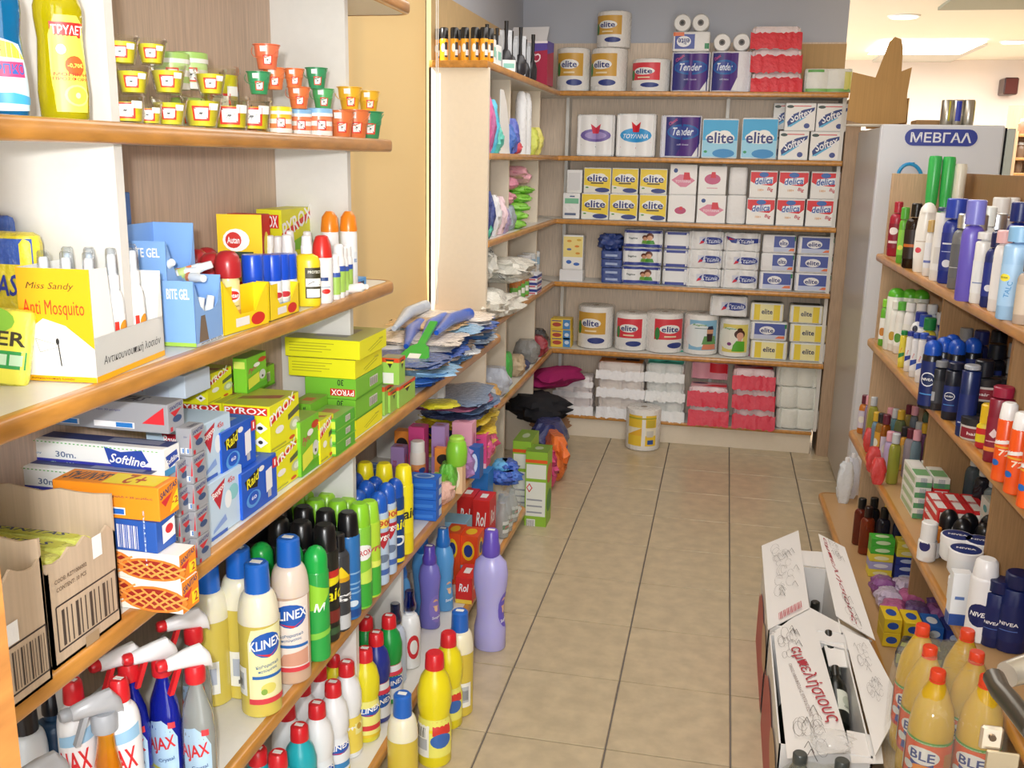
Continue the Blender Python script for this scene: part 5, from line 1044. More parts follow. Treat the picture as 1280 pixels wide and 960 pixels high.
STY['redb'] = dict(c='d82a26', n='powder_box', F=[('t', 'Rol', .5, .6, .6, .3, 'ffffff', 0, .2), ('r', 0, 0, 1, .15, 'f4d04a')], R=[('t', 'Rol', .5, .6, .6, .3, 'ffffff', 0, .2)], T=[('r', .3, .3, .7, .7, 'f0f0f0')])
STY['lbl'] = dict(c='8ac0e0', n='powder_box', F=[('e', .5, .5, .3, .3, 'f4f4f8')])
STY['blu2'] = dict(c='1f78c8', n='powder_box', F=[('r', .2, .2, .8, .5, '6ab8e8')])
g = 'detergent boxes on the bottom shelf'
for st, x, y, w, d, h, z, lb in (('redb', 590, 723, .06, .12, .1, ZE, 'red detergent box low beside the purple bottle'), ('tide', 597, 672, .07, .1, .19, ZE, 'orange detergent box with yellow and blue disc, right one'), ('tide', 575, 668, .06, .1, .2, ZE, 'orange detergent box with yellow and blue disc, left one'),
                           ('lbl', 582, 655, .1, .1, .2, ZE, 'pale blue detergent box behind the orange ones'), ('redb', 612, 627, .07, .12, .2, ZE, 'red detergent box with white letters, right one'), ('redb', 592, 622, .07, .12, .2, ZE, 'red detergent box with white letters, left one'), ('blu2', 610, 592, .07, .1, .27, ZE, 'tall blue detergent box at the back')):
    tb(st, x, y, z, w, d, h, lb, g)
# glassware wrapped in film
for i, (x, y) in enumerate(((626, 640), (640, 632), (634, 652), (648, 645))):
    P = at(x, y + 14, ZE + .02); P.z = ZE + .0005; P.x = min(P.x, -.82)
    Kind('wrapped_bottle_pack', 'pack', [('bottle', MB().lathe([(.022, 0), (.026, .004), (.026, .09), (.014, .12), (.012, .15)], 'c8d0cc:gel', 14), [('label', MB().draw(cyl([(.0262, 0), (.0262, .1)], .05, 60), .04, .05, [('r', 0, 0, 1, 1, 'd8e0dc'), ('r', 0, .3, 1, .7, '2a7a4a'), ('t', 'JIF', .5, .5, .6, .25, 'd8303a')], 5))]), ('film', crinkle(.075, .075, .16, 'eef2f2:wrap', 70 + i, .3), None)], .16).put(P, 0, 'clear bottle in crinkled film at the far end of the bottom shelf, %s' % ('front left', 'back left', 'front right', 'back right')[i], 'film wrapped bottles')
for i in range(5):
    P = at(628 + 7 * (i % 3), 588 - 5 * (i // 3), .33); P.z = .27 + .03 * (i // 3); P.x = min(P.x, -.84)
    Kind('wrapped_sponge_pack', 'pack', [('pack', crinkle(.11, .08, .06, ('2a5ac0', '3a70d0', '1f4aa8', '5ab0e8', '2a5ac0')[i] + ':film', 80 + i, .5), None)], .06).put(P, 30 * i, 'blue glossy sponge pack on top of the wrapped bottles, %s' % ('left', 'middle', 'right', 'upper left', 'upper right')[i], 'blue glossy sponge packs')
STY['gtall'] = dict(c='92c038', n='detergent_box', F=[('r', 0, .86, 1, .9, 'e85a1e'), ('r', .05, .66, .95, .84, 'e8ece0'), ('r', .05, .18, .95, .62, 'e8ece4'), ('p', [(.2, .6), (.34, .54), (.2, .48), (.06, .54)], 'd8302a'), ('p', [(.2, .58), (.29, .54), (.2, .5), (.11, .54)], 'f4f4f2'), ('r', .1, .22, .8, .24, '9aa0a8'), ('r', .1, .3, .8, .32, '9aa0a8'), ('r', .1, .38, .8, .4, '9aa0a8'), ('r', .1, .04, .5, .14, 'f4f4f0')] + bars(.12, .05, .48, .13),
     R=[('e', .5, .7, .5, .12, 'd85a3a'), ('e', .5, .35, .5, .14, '3a8a3a')], T=[('r', .0, .0, 1, 1, '6a8a30'), ('e', .5, .5, .2, .2, '9aa88a')])
place_box('gtall', 0, (682, 664), 566, far=688, left=655, X=-.707, label='tall green detergent box standing on the floor at the shelf end, right one')
PG = atx(682, 664, -.707); hG = height_to(PG, 566)
carton('gtall', .085, .2, hG * 1.02).put(Vector((PG.x - .132, PG.y + .16, 0)), 0, 'tall green detergent box standing on the floor at the shelf end, left one')
# bottles standing on the floor
big = bottle('fabric_softener_bottle', 'bottle', [(.045, 0), (.05, .006), (.05, .07), (.042, .11), (.043, .16), (.052, .21), (.054, .25), (.048, .285), (.03, .305), (.024, .315)], 'b8b4ec:cloudy',
             [(.025, .305), (.028, .312), (.028, .335), (.024, .35), (.021, .385), (.018, .388)], '6a54c0:plastic', soft_lab('6a5ac8'), 70, (.2, .5), 80, seg=28, sy=.8)
big.to(612, 808, 662, 0, 0, 'large lilac softener bottle with purple cap standing on the tiles')
LB2 = [('r', 0, .0, 1, 1, 'f0ec70'), ('r', .0, .0, .42, .9, 'f4f4ea'), ('r', .5, .6, .95, .95, 'd83a30'), ('e', .7, .45, .25, .2, '3a6ab8'), ('r', .05, .2, .38, .5, 'b8bcc0')] + bars(.06, .55, .36, .8)
bf = bottle('bleach_bottle', 'bottle', blp, 'f0e020:plastic', capprof(.0215, .226, .262, .004, .02), 'd8262e:plastic', LB2, 150, (.1, .44), 10, seg=24, price=False)
bf.to(543, 948, 815, 0, 0, 'bright yellow ribbed bleach bottle standing on the floor in front'); bf.to(560, 903, 790, 0, 0, 'bright yellow bleach bottle on the floor behind the front one')
kf = bottle('floor_cleaner_bottle', 'bottle', kp, 'd8c048:cloudy', capprof(.0245, .252, .312, .004, .023), '1f64c0:plastic', [('r', 0, 0, 1, 1, 'f0f0e8'), ('r', .2, .2, .8, .85, 'c0c4c8')] + bars(.25, .3, .75, .7), 55, (.1, .34), 40, seg=24, more=NECK('efe9cf'))
kf.to(574, 888, 763, 0, 0, 'yellowish see-through cleaner bottle on the floor, farther one', 'clear cleaner bottles on the floor'); kf.top(503, 867, 0, .315, 0, 'yellowish see-through cleaner bottle on the floor, nearest one', 'clear cleaner bottles on the floor')
# ================================================================ back unit: paper goods
YF = 5.705
def span_(x0, x1, y, Y=YF):
    a, b = aty(x0, y, Y), aty(x1, y, Y); return a, b
FIN = {}
def cloud(txt, c='1f2f7a', bg='f4f4f0', y=.55, w=.78, h=.3): return [('e', .5, y, .42, h * .55, bg), ('e', .38, y + h * .3, .18, h * .34, bg), ('e', .62, y + h * .28, .2, h * .4, bg), ('t', txt, .5, y, w, h, c)]
P_ = {
 'tend': [('r', 0, 0, 1, 1, '3a3a80'), ('p', [(.45, 1), (1, 1), (1, 0), (.3, 0), (.6, .5)], '5a3a88'), ('p', [(.78, 0), (1, 0), (1, .35)], 'f0f0f0'), ('e', .5, .62, .46, .2, '2a6ab0'), ('e', .5, .62, .42, .15, '3f50a0'), ('t', 'Tender', .5, .63, .6, .2, 'e8f0ff', 0, .35), ('t', 'Classic', .2, .88, .28, .08, 'd85a90', 35, .3), ('t', 'soft tissue', .5, .3, .34, .05, 'c8c8e8')],
 'toyv': [('r', 0, 0, 1, 1, 'f2f2f2'), ('l', [(.05, .8), (.5, .92), (.95, .88)], .003, 'd83a50'), ('e', .5, .5, .42, .17, '7a6ab0'), ('e', .5, .5, .3, .1, 'a898d0'), ('p', [(.42, .55), (.58, .55), (.64, .8), (.5, .7), (.36, .8)], 'd8405a'), ('l', [(.1, .25), (.5, .2), (.95, .4)], .003, '5a7a6a')],
 'toyb': [('r', 0, 0, 1, 1, 'f4f4f4'), ('l', [(.05, .72), (.5, .88), (.95, .86)], .003, 'd83a50'), ('e', .5, .5, .42, .18, '3aa0e0'), ('t', 'TOYΛNNA', .5, .48, .66, .12, 'e8f4ff', 0, .3), ('p', [(.42, .58), (.58, .58), (.62, .84), (.5, .74), (.38, .84)], 'd82a3a'), ('l', [(.1, .2), (.5, .18), (.9, .32)], .003, 'd83a50')],
 'eblu': [('r', 0, 0, 1, 1, '3aaade'), ('r', 0, 0, 1, .45, '9ad4ee'), ] + cloud('elite', y=.52) + [('e', .62, .1, .32, .12, '2a8ac8'), ('e', .1, .14, .05, .035, '2a9a5a')],
 'softx': [('r', 0, 0, 1, 1, 'f2f0ec'), ('r', .25, .9, .85, .94, 'd86a6a'), ('e', .14, .9, .12, .06, '3a4a44'), ('p', [(.1, .1), (.95, .75), (.98, .88), (.6, .78), (.25, .6), (.06, .3)], '1f3a80'), ('p', [(.06, .12), (.2, .12), (.7, .5), (.62, .5)], '5ab4e0'), ('t', 'Softex', .52, .58, .8, .3, 'f4f4f8', 22, .2), ('e', .74, .16, .1, .1, '3a4a90')],
 'eyel': [('r', 0, 0, 1, 1, 'f2d43a'), ('p', [(0, .3), (1, .15), (1, 0), (0, 0)], 'ecebe0')] + cloud('elite', y=.6, h=.3) + [('r', .26, .36, .74, .42, '6a5a3a'), ('e', .7, .1, .28, .1, '2f3f86'), ('e', .12, .2, .06, .03, '5aa04a')],
 'tpnk': [('r', 0, 0, 1, 1, 'f2f0ee'), ('p', [(.05, .48), (.4, .24), (.62, .24), (.95, .48), (.6, .68), (.35, .68)], 'e08aa4'), ('e', .2, .82, .08, .08, '2a4a90'), ('p', [(.5, .5), (.78, .5), (.72, .76), (.52, .76)], 'd83040'), ('t', 'TOYΛNNA', .5, .44, .6, .1, 'f4e0e8')],
 'tpk2': [('r', 0, 0, 1, 1, 'f2f0ee'), ('e', .5, .55, .3, .2, 'c85a84'), ('p', [(.42, .6), (.62, .6), (.6, .82), (.46, .82)], 'd83040'), ('r', .3, .2, .7, .23, 'e0a0b0')],
 'tpk3': [('r', 0, 0, 1, 1, 'f2f0ee'), ('e', .45, .42, .22, .14, 'c04a74'), ('p', [(.4, .45), (.54, .45), (.52, .58), (.42, .58)], 'd83040')],
 'delc': [('r', 0, 0, 1, 1, 'f4f2ee'), ('p', [(0, .98), (1, .98), (1, .62), (.82, .45), (.2, .5), (0, .62)], 'e0262e'), ('e', .5, .88, .18, .1, '3a6ab8'), ('p', [(.15, .45), (.85, .55), (.85, .8), (.2, .74)], 'e8eef8'), ('t', 'delica', .5, .64, .66, .26, '2a56a8', 4, .2), ('t', '100+', .42, .28, .22, .09, 'e0a04a'), ('t', 'Big', .77, .3, .22, .17, 'c8283a', -10, .1)],
 'kids': [('r', 0, 0, 1, 1, 'eef0f2'), ('r', 0, .84, 1, 1, '3c4a9a'), ('r', 0, 0, 1, .18, '3c4a9a'), ('t', 'Regina', .22, .52, .26, .14, '4a5a5a', 0, .3), ('e', .55, .58, .08, .14, '6a3a2a'), ('e', .55, .5, .06, .11, 'e0a888'), ('e', .68, .66, .1, .2, '6a3a2a'), ('e', .68, .56, .075, .15, 'e4b090'), ('p', [(.46, .2), (.64, .2), (.62, .4), (.48, .4)], '7ab04a'), ('p', [(.58, .2), (.82, .2), (.78, .42), (.62, .42)], '4a9a3a')],
 'kid2': [('r', 0, 0, 1, 1, 'eef0f2'), ('r', 0, .84, 1, 1, '3c4a9a'), ('r', 0, 0, 1, .18, '3c4a9a')],
 'scr': [('r', .3, .3, 1, .72, 'd8dcec'), ('e', .68, .5, .3, .22, '3a4a9a'), ('t', 'Κτεnia', .68, .5, .5, .26, 'dfe6f6', 3, .3), ('p', [(.3, .28), (.5, .4), (.36, .5)], 'd83a50')],
 'scr2': [('p', [(0, .86), (.3, .7), (1, .74), (1, .5), (.6, .36), (.2, .46)], '3a4a9a'), ('t', 'Κτεnia', .58, .56, .5, .26, 'e8ecf8', 3, .3), ('p', [(.05, .8), (.3, .64), (.1, .6)], 'c8384a')],
 'ebl2': [('r', 0, .1, .96, .95, '4a5aa8'), ('r', 0, .05, .96, .3, 'c8d0e8'), ('e', .45, .56, .22, .24, 'f2f2f4'), ('t', 'elite', .45, .56, .36, .26, '1f2f7a'), ('p', [(.68, .1), (.95, .1), (.95, .26), (.78, .24)], 'e87a4a'), ('r', .94, .7, 1, .95, '2f8a5a')],
 'eyl2': [('r', 0, .04, 1, .96, 'f0d640'), ('r', .28, .04, .7, .96, 'f4ecb0'), ('t', 'elite', .5, .55, .34, .3, '2a3060')],
}
def pk(style, x0, x1, y0, y1, z, lb, base='f0f0f0:film', lobes=1, d=.11, rc=.012, rt=.012, grp=None, Y=YF, wst=None, name='paper_pack', sp=None, dz=0, top=None, cat='pack', side=None):
    a, b = span_(x0, x1, y0, Y); w_ = b.x - a.x; zz = z if z is not None else a.z; h = height_to(Vector((a.x, Y, zz)), proj((a.x, Y, zz))[1] - (y0 - y1))
    K = soft(name, cat, w_, d, h, base, P_.get(style) if isinstance(style, str) else style, lobes, .018 if lobes > 1 else 0, rc, rt, sp, None, waist=wst, top=top, side=side)
    K.put(Vector(((a.x + b.x) / 2, Y + d/2, zz + .0006)), 0, lb, grp); return zz + h
def nextrow(*a, **k): return pk(*a, **k)
# large kitchen rolls
def roll_print(bg, txt='elite', extra=()): return [('r', 0, 0, 1, 1, bg), ('r', 0, 0, 1, .3, 'ecebe8'), ('e', .5, .66, .34, .15, 'f6f6f4'), ('t', txt, .5, .66, .54, .2, '1f2f7a'), ('e', .7, .1, .28, .1, '2f3f86'), ('e', .1, .5, .08, .22, '3f8a4a'), ('r', .32, .38, .7, .43, 'f4e4c0')] + list(extra)
def roll(x0, x1, y0, y1, z, bg, lb, a0=0, Y=YF, pr=None, grp='large kitchen paper rolls'):
    a, b = span_(x0, x1, y0, Y); r = (b.x - a.x) / 2; zz = a.z if z is None else z; h = height_to(Vector((a.x, Y, zz)), proj((a.x, Y, zz))[1] - (y0 - y1))
    prof = [(r - .01, 0), (r - .002, .004), (r, .012), (r, h - .014), (r - .003, h - .004), (r - .012, h)]
    Kind('kitchen_paper_roll', 'paper roll', [('roll', MB().lathe(prof, 'f2f0ec:film', 26).lathe([(.02, h - .002), (.019, h + .0008)], '8a7a6a', 14), None), ('printed_label', MB().draw(cyl(prof, h * .5, a0), r * 1.75, h * .74, pr or roll_print(bg), 10, 3), None)], h).put(Vector(((a.x + b.x) / 2, Y + r, zz + .0006)), 0, lb, grp)
    return zz + h
GO, RE = 'd8a848', 'e0404c'
Z0, Z1, Z2, Z3, Z4 = ZS
t = roll(692, 734, 110, 55, Z0, GO, 'large kitchen roll with gold label at the left end of the top shelf', -8); t2 = roll(735, 781, 110, 55, Z0, GO, 'large kitchen roll with gold label, second from the left on the top shelf', -20)
roll(743, 786, 56, 10, t2 + .001, GO, 'large kitchen roll with gold label stacked highest above the top shelf', -18); roll(787, 836, 110, 68, Z0, RE, 'large kitchen roll with red label on the top shelf', -20)
t = pk('tend', 838, 886, 110, 60, Z0, 'purple twin pack of paper rolls on the top shelf, left one', 'e8e8f0:film', 2)
t = pk([('r', 0, .1, .6, .9, '4a5aa8'), ('e', .3, .5, .2, .3, 'f0f0f4'), ('t', 'elite', .3, .5, .32, .34, '1f2f7a', 180), ('r', 0, .8, .3, 1, 'e87a4a'), ('r', .88, .1, 1, .4, '2f8a5a')], 840, 887, 60, 35, t + .001, 'white and blue roll pack lying upside down on the purple pack')
def endrolls(x0, x1, y0, y1, z, lb):
    a, b = span_(x0, x1, y0); w_ = b.x - a.x; h = height_to(Vector((a.x, YF, z)), proj((a.x, YF, z))[1] - (y0 - y1)); r = min(w_ / 4, h / 2) * .99; b_ = []
    for s_ in (-1, 1):
        T = Matrix.Translation((s_ * w_ / 4, .1, r)) @ Matrix.Rotation(math.pi/2, 4, 'X')
        b_.append(('roll', MB().lathe([(r * .9, 0), (r, .008), (r, .092), (r * .9, .1)], 'f0f0ee:film', 20, T=T), [('core', MB().lathe([(r * .36, .1), (r * .34, .1012)], '6a6460', 14, T=T)), ('painted_core_hole', MB().lathe([(r * .2, .1014), (r * .19, .1016)], '2a2826', 12, T=T))]))  # hole is a flat dark disc, shade inside the core painted on
    Kind('toilet_roll_pair', 'paper roll', b_, h).put(Vector(((a.x + b.x) / 2, YF + .02, z + .001)), 0, lb)
endrolls(841, 887, 35, 12, t, 'pair of rolls seen end on at the very top of the stack')
t = pk('tend', 887, 938, 111, 60, Z0, 'purple twin pack of paper rolls on the top shelf, right one', 'ecebf0:film', 2, sp=(.02, .66)); endrolls(890, 939, 60, 37, t, 'pair of rolls seen end on lying on the right purple pack')
def skirt_pack(x0, x1, y0, y1, z, lb, c, Y=YF, grp=None, d=.13, white='f4eeee:film', sk=.55, extra=.01, topc=None):
    a, b = span_(x0, x1, y0, Y); w_ = b.x - a.x; zz = a.z if z is None else z; h = height_to(Vector((a.x, Y, zz)), proj((a.x, Y, zz))[1] - (y0 - y1))
    O, fr = pack_outline(w_, d, 2, .012, .02); rings = []
    for zt, ins in ((0, .012), (.12, .002), (.4, 0), (.5, .004), (.6, 0), (.88, .002), (1, .014)): rings.append([(x * (1 - 2 * ins / w_), y * (1 - 2 * ins / d), zt * h) for x, y in O])
    rnd = random.Random(int(x0 * 7 + y0)); sv = []; n = 22
    for i in range(n + 1):
        u = i / n; x = (-.5 - extra * 2 + u * (1 + extra * 4)) * w_
        for j, (t_, off) in enumerate(((sk, .002), (sk * .55, .012), (0, .02))): sv.append((x, -d/2 - off - rnd.uniform(0, .008), h * (t_ + rnd.uniform(-.06, .06) - .04)))
    sf = [(3*i + j, 3*i + j + 1, 3*i + j + 4, 3*i + j + 3) for i in range(n) for j in range(2)]
    m = MB().add(sv, sf, c, True); off = len(sv)
    m.add([(x, y + .0015, z_) for x, y, z_ in sv], [f[::-1] for f in sf], c, True)
    parts = [('pack', MB().rings(rings, white), None), ('loose_wrapper_end', m, None)]
    if topc: mp, W, H = flat('T', w_ - .02, d - .02, h); parts.append(('top_print', MB().draw(lambda u, v, l: mp(u, v, l + .0006), W, H, topc), None))
    Kind('toilet_roll_pack', 'pack', parts, h).put(Vector(((a.x + b.x) / 2, Y + d/2 + .002, zz + .001)), rnd.uniform(-2, 2), lb, grp)
    return zz + h
t = Z0
for i, (a_, b_, y0, y1) in enumerate(((938, 1000, 118, 93), (938, 1000, 93, 64), (938, 1000, 64, 36))):
    t = skirt_pack(a_, b_, y0, y1, t, 'white roll pack with bright red wrapper on the top shelf, %s of three' % ('lowest', 'middle', 'uppermost')[i], 'e0283a:film', YF - .02, 'red wrapped packs on the top shelf', sk=.75, white='f4e6e8:film')
pk([('r', 0, 0, 1, .14, '8ac070'), ('r', .05, .88, .4, 1, '6ab05a'), ('r', .85, .1, 1, .9, 'ece890')], 1004, 1064, 118, 88, Z0, 'low white roll pack with green trim at the right end of the top shelf', 'f0f2ec:film', 2)
# second shelf
pk('toyv', 720, 767, 195, 143, Z1, 'white roll pack with mauve oval on the second shelf', lobes=2); pk('toyb', 769, 818, 196, 142, Z1, 'white roll pack with blue oval on the second shelf', lobes=2)
pk('tend', 824, 875, 196, 143, Z1, 'purple roll pack on the second shelf', 'e8e8f0:film', 2, sp=(.13, .98)); pk('eblu', 876, 921, 197, 147, Z1, 'sky blue napkin pack on the second shelf, left one', rc=.006); pk('eblu', 925, 970, 199, 147, Z1, 'sky blue napkin pack on the second shelf, right one', rc=.006)
for x0, x1, lb in ((972, 1009, 'left'), (1011, 1050, 'right')):
    t = pk('softx', x0, x1, 200, 164, Z1, 'white napkin pack with navy swoosh, lower %s' % lb, rc=.004, rt=.004, grp='white napkin packs with navy swoosh'); pk('softx', x0 + 8, x1 + 9, 164, 129, t + .0006, 'white napkin pack with navy swoosh, upper %s' % lb, rc=.004, rt=.004, grp='white napkin packs with navy swoosh')
pk('softx', 965, 1000, 164, 131, Z1 + .165, 'white napkin pack with navy swoosh, set back at the left', rc=.004, rt=.004, Y=YF + .115, grp='white napkin packs with navy swoosh'); pk('softx', 965, 1000, 197, 166, Z1, 'white napkin pack with navy swoosh, lower one at the back', rc=.004, rt=.004, Y=YF + .115, grp='white napkin packs with navy swoosh')
# third shelf
def col2(xb, xt, yb, ym, yt, z, st, names, g, **k):
    t = pk(st[0], xb[0], xb[1], yb, ym, z, names[0], grp=g, **k); pk(st[1], xt[0], xt[1], ym, yt, t + .0006, names[1], grp=g, **k)
kk = dict(rc=.004, rt=.005)
col2((703, 724), (708, 727), 274, 242, 213, Z2, ([('r', .1, .6, .95, .82, '7ac09a'), ('r', .1, .1, .8, .2, '5a6a8a'), ('r', .4, .88, .7, .93, '4a5a8a')], [('r', .1, .1, .9, .9, 'dcdcde')]), ('white pack with green band at the left of the third shelf', 'plain greyish pack at the left of the third shelf'), None, **kk)
for i, (b_, t_) in enumerate((((726, 760), (729, 763)), ((761, 796), (764, 797)), ((798, 832), (799, 833)))):
    col2(b_, t_, 276 + i, 243.5 + i * .5, 211.5 + i * .5, Z2, ('eyel', 'eyel'), ['yellow napkin pack, %s row, %s from the left' % (r_, ORD[i]) for r_ in ('lower', 'upper')], 'yellow napkin packs', **kk)
col2((834, 868), (836, 870), 279, 245, 207, Z2, ('tpk3', 'tpnk'), ('white napkin pack with a small pink oval, lower left', 'white napkin pack with a big pink lozenge, upper left'), 'white and pink napkin packs', **kk)
col2((870, 906), (872, 907), 279, 244, 208, Z2, ('tpnk', 'tpk2'), ('white napkin pack with a big pink lozenge, lower right', 'white napkin pack with a mid-size pink oval, upper right'), 'white and pink napkin packs', **kk)
col2((907, 931), (910, 933), 280, 244, 209, Z2, (None, None), ('plain white pack in the lower row of the third shelf', 'plain white pack in the upper row of the third shelf'), None, rc=.02, rt=.012)
for i, (b_, t_) in enumerate((((932, 967), (936, 970)), ((969, 1004), (972, 1009)), ((1006, 1043), (1012, 1048)))):
    col2(b_, t_, 281 + i * 1.5, 248 + i, 213.5 + i, Z2, ('delc', 'delc'), ['red and white napkin pack, %s row, %s from the left' % (r_, ORD[i]) for r_ in ('lower', 'upper')], 'red and white napkin packs', **kk)
# fourth shelf
t = pk([('r', 0, 0, 1, 1, 'e8e8ea')], 699, 728, 352, 338, Z3, 'flat white box at the left end of the fourth shelf', rc=.002, rt=.002)
pk([('r', 0, 0, 1, .36, 'f0f0ee'), ('e', .3, .2, .14, .06, '3a6ac0'), ('e', .7, .14, .16, .05, '3a6ac0'), ('r', 0, .36, 1, 1, 'f0dc8a')] + [('e', x, y, .12, .035, c) for x, y, c in ((.3, .86, 'e09a3a'), (.7, .7, 'e08a30'), (.3, .6, '5a6ab0'), (.75, .48, 'e09a3a'), (.8, .9, 'd8b03a'))], 703, 728, 337, 294, t + .001, 'tall box patterned with orange and blue shapes on the flat white box', rc=.002, rt=.002, name='tissue_box')
for i in range(4): pk([('r', 0, 0, 1, 1, '2f4a90:film'), ('r', .2, .3, .8, .6, 'a8b8dc:film')], 751, 777, 355 - 10.5 * i, 345 - 10.5 * i, None if i else Z3, 'small glittery dark blue pack, %s from the bottom' % ORD[i], '2a4490:film', grp='small dark blue packs', rt=.006)
Kind('crumpled_bag', 'bag', [('bag', crinkle(.15, .1, .1, '243f86:film', 5, .7), None), ('yellow_end', crinkle(.05, .06, .05, 'e8cc2a:film', 6, .5), None)], .1).put(aty(764, 313, YF + .06), 0, 'crumpled dark blue bag with yellow end on the small blue packs')
for c, (x0, x1, st, lb) in enumerate(((776, 825, 'kids', 'roll pack with two cartoon children'), (827, 858, 'kid2', 'roll pack with blue scalloped bands'))):
    z_ = Z3
    for r_ in range(3): z_ = pk(st, x0 + r_ * 1.5, x1 + r_ * 1.5, 356 - 23 * r_, 333.5 - 23 * r_, z_, '%s, %s row of the fourth shelf' % (lb, ('bottom', 'middle', 'top')[r_]), 'eef0f2:film', 2 if c == 0 else 1, grp='roll packs with blue bands', rc=.02) + .0006
for c, (x0, x1) in enumerate(((856, 900), (900, 946))):
    z_ = Z3
    for r_ in range(3): z_ = pk('scr2' if (c, r_) == (1, 2) else 'scr', x0 + r_ * 2, x1 + r_ * 2, 360 + c * 2 - 23.5 * r_, 337 + c * 2 - 23.5 * r_, z_, 'white roll pack with blue script, %s row, %s column' % (('bottom', 'middle', 'top')[r_], ('left', 'right')[c]), 'f2f2f2:film', 2, grp='white roll packs with blue script', rc=.02) + .0006
for c, (x0, x1) in enumerate(((948, 990), (992, 1038))):
    z_ = Z3
    for r_ in range(3): z_ = pk('ebl2', x0 + r_ * 2.2, x1 + r_ * 2.2, 364 + c * 2 - 23.3 * r_, 341 + c * 2 - 23.3 * r_, z_, 'blue and white roll pack, %s row, %s column' % (('bottom', 'middle', 'top')[r_], ('left', 'right')[c]), 'f0f0f2:film', 1, grp='blue and white roll packs', rc=.014, sp=(.02 if (c or r_ == 0) else .34, .98)) + .0006
# fifth shelf
for i in range(3): pk([('r', 0, 0, .62, 1, 'f0cc4a'), ('e', .31, .45, .24, .22, 'b84a3a'), ('r', .05, .8, .55, .9, '5a4a8a'), ('r', .62, 0, 1, 1, '4a8ac8'), ('e', .82, .5, .12, .2, 'd8e4f0')], 688, 713, 437 - 13 * i, 424.4 - 13 * i, None if i else Z4, 'small yellow and blue box at the left end, %s of three' % ('lowest', 'middle', 'top')[i], 'f0cc4a:card', grp='small yellow and blue boxes', rc=.002, rt=.001, name='plaster_box', cat='box')
roll(718, 763, 438, 386, Z4, GO, 'large kitchen roll with gold label on the fifth shelf', -10); roll(766, 807, 435, 389, Z4, RE, 'large kitchen roll with red label, middle of the fifth shelf rolls', -6); roll(804, 851, 444, 395, Z4, RE, 'large kitchen roll with red label in front of another roll', 22, Y=YF - .01)
roll(722, 765, 430, 381, Z4, GO, 'large kitchen roll standing behind the gold labelled one', 0, Y=YF + .135); roll(815, 857, 433, 386, Z4, RE, 'large kitchen roll standing behind the red labelled one', 0, Y=YF + .13)
MAN = [('r', 0, 0, 1, 1, '8cc0e0'), ('e', .3, .5, .5, .4, 'e8f0f2'), ('t', 'Regina', .35, .84, .46, .08, '6aa85a', 0, .3), ('r', .2, .72, .6, .74, '4a7a8a'), ('p', [(.45, .02), (.98, .02), (.95, .2), (.5, .2)], 'e08a6a'), ('p', [(.45, .2), (.98, .2), (.92, .48), (.52, .48)], '6aa060'), ('l', [(.47, .28), (.96, .28)], .004, 'e8f0e0'), ('l', [(.48, .38), (.94, .38)], .004, 'e8f0e0'), ('p', [(.62, .42), (.82, .42), (.84, .7), (.6, .7)], 'd8a080'), ('p', [(.62, .3), (.8, .3), (.82, .56), (.6, .56)], '3a2626'), ('p', [(.6, .7), (.84, .7), (.8, .82), (.64, .8)], '2a3450')]
WOM = [('r', 0, 0, 1, 1, 'e8d870'), ('e', .3, .5, .5, .4, 'f0f0e6'), ('t', 'Regina', .3, .84, .46, .08, '6aa85a', 0, .3), ('e', .66, .66, .2, .16, '4a2a20'), ('e', .66, .82, .1, .06, '4a2a20'), ('e', .68, .6, .13, .13, 'e4ac94'), ('r', .6, .4, .74, .52, 'e4ac94'), ('p', [(.4, .04), (.88, .04), (.86, .4), (.55, .42), (.44, .26)], '5ab02e'), ('e', .3, .3, .08, .06, '7a3a7a')]
t1 = roll(852, 896, 446, 396, Z4, '', 'kitchen roll with a picture of a bearded man', 10, pr=MAN, grp=None); t2 = roll(897, 937, 449, 402, Z4, '', 'kitchen roll with a picture of a woman in green', 0, pr=WOM, grp=None)
pk('scr', 886, 933, 402, 377, max(t1, t2) + .001, 'white roll pack with blue script lying on the two picture rolls', 'f2f2f2:film', 2)
for c, (x0, x1) in enumerate(((937, 983), (986, 1032))):
    z_ = Z4
    for r_ in range(3):
        st = 'ebl2' if (c, r_) == (0, 1) else 'eyl2'; nm = 'blue roll pack between two yellow ones' if st == 'ebl2' else 'yellow roll pack, %s row, %s column' % (('bottom', 'middle', 'top')[r_], ('left', 'right')[c])
        z_ = pk(st, x0, x1 - (4 if r_ == 2 else 0), 452 + c * 3 - 25 * r_, 429 + c * 3 - 25 * r_, z_, nm, 'eef0ee:film', 1, grp='yellow and blue roll packs on the fifth shelf', rc=.014, top=[('r', 0, 0, 1, 1, '5a5a54')] if r_ == 2 else None) + .002
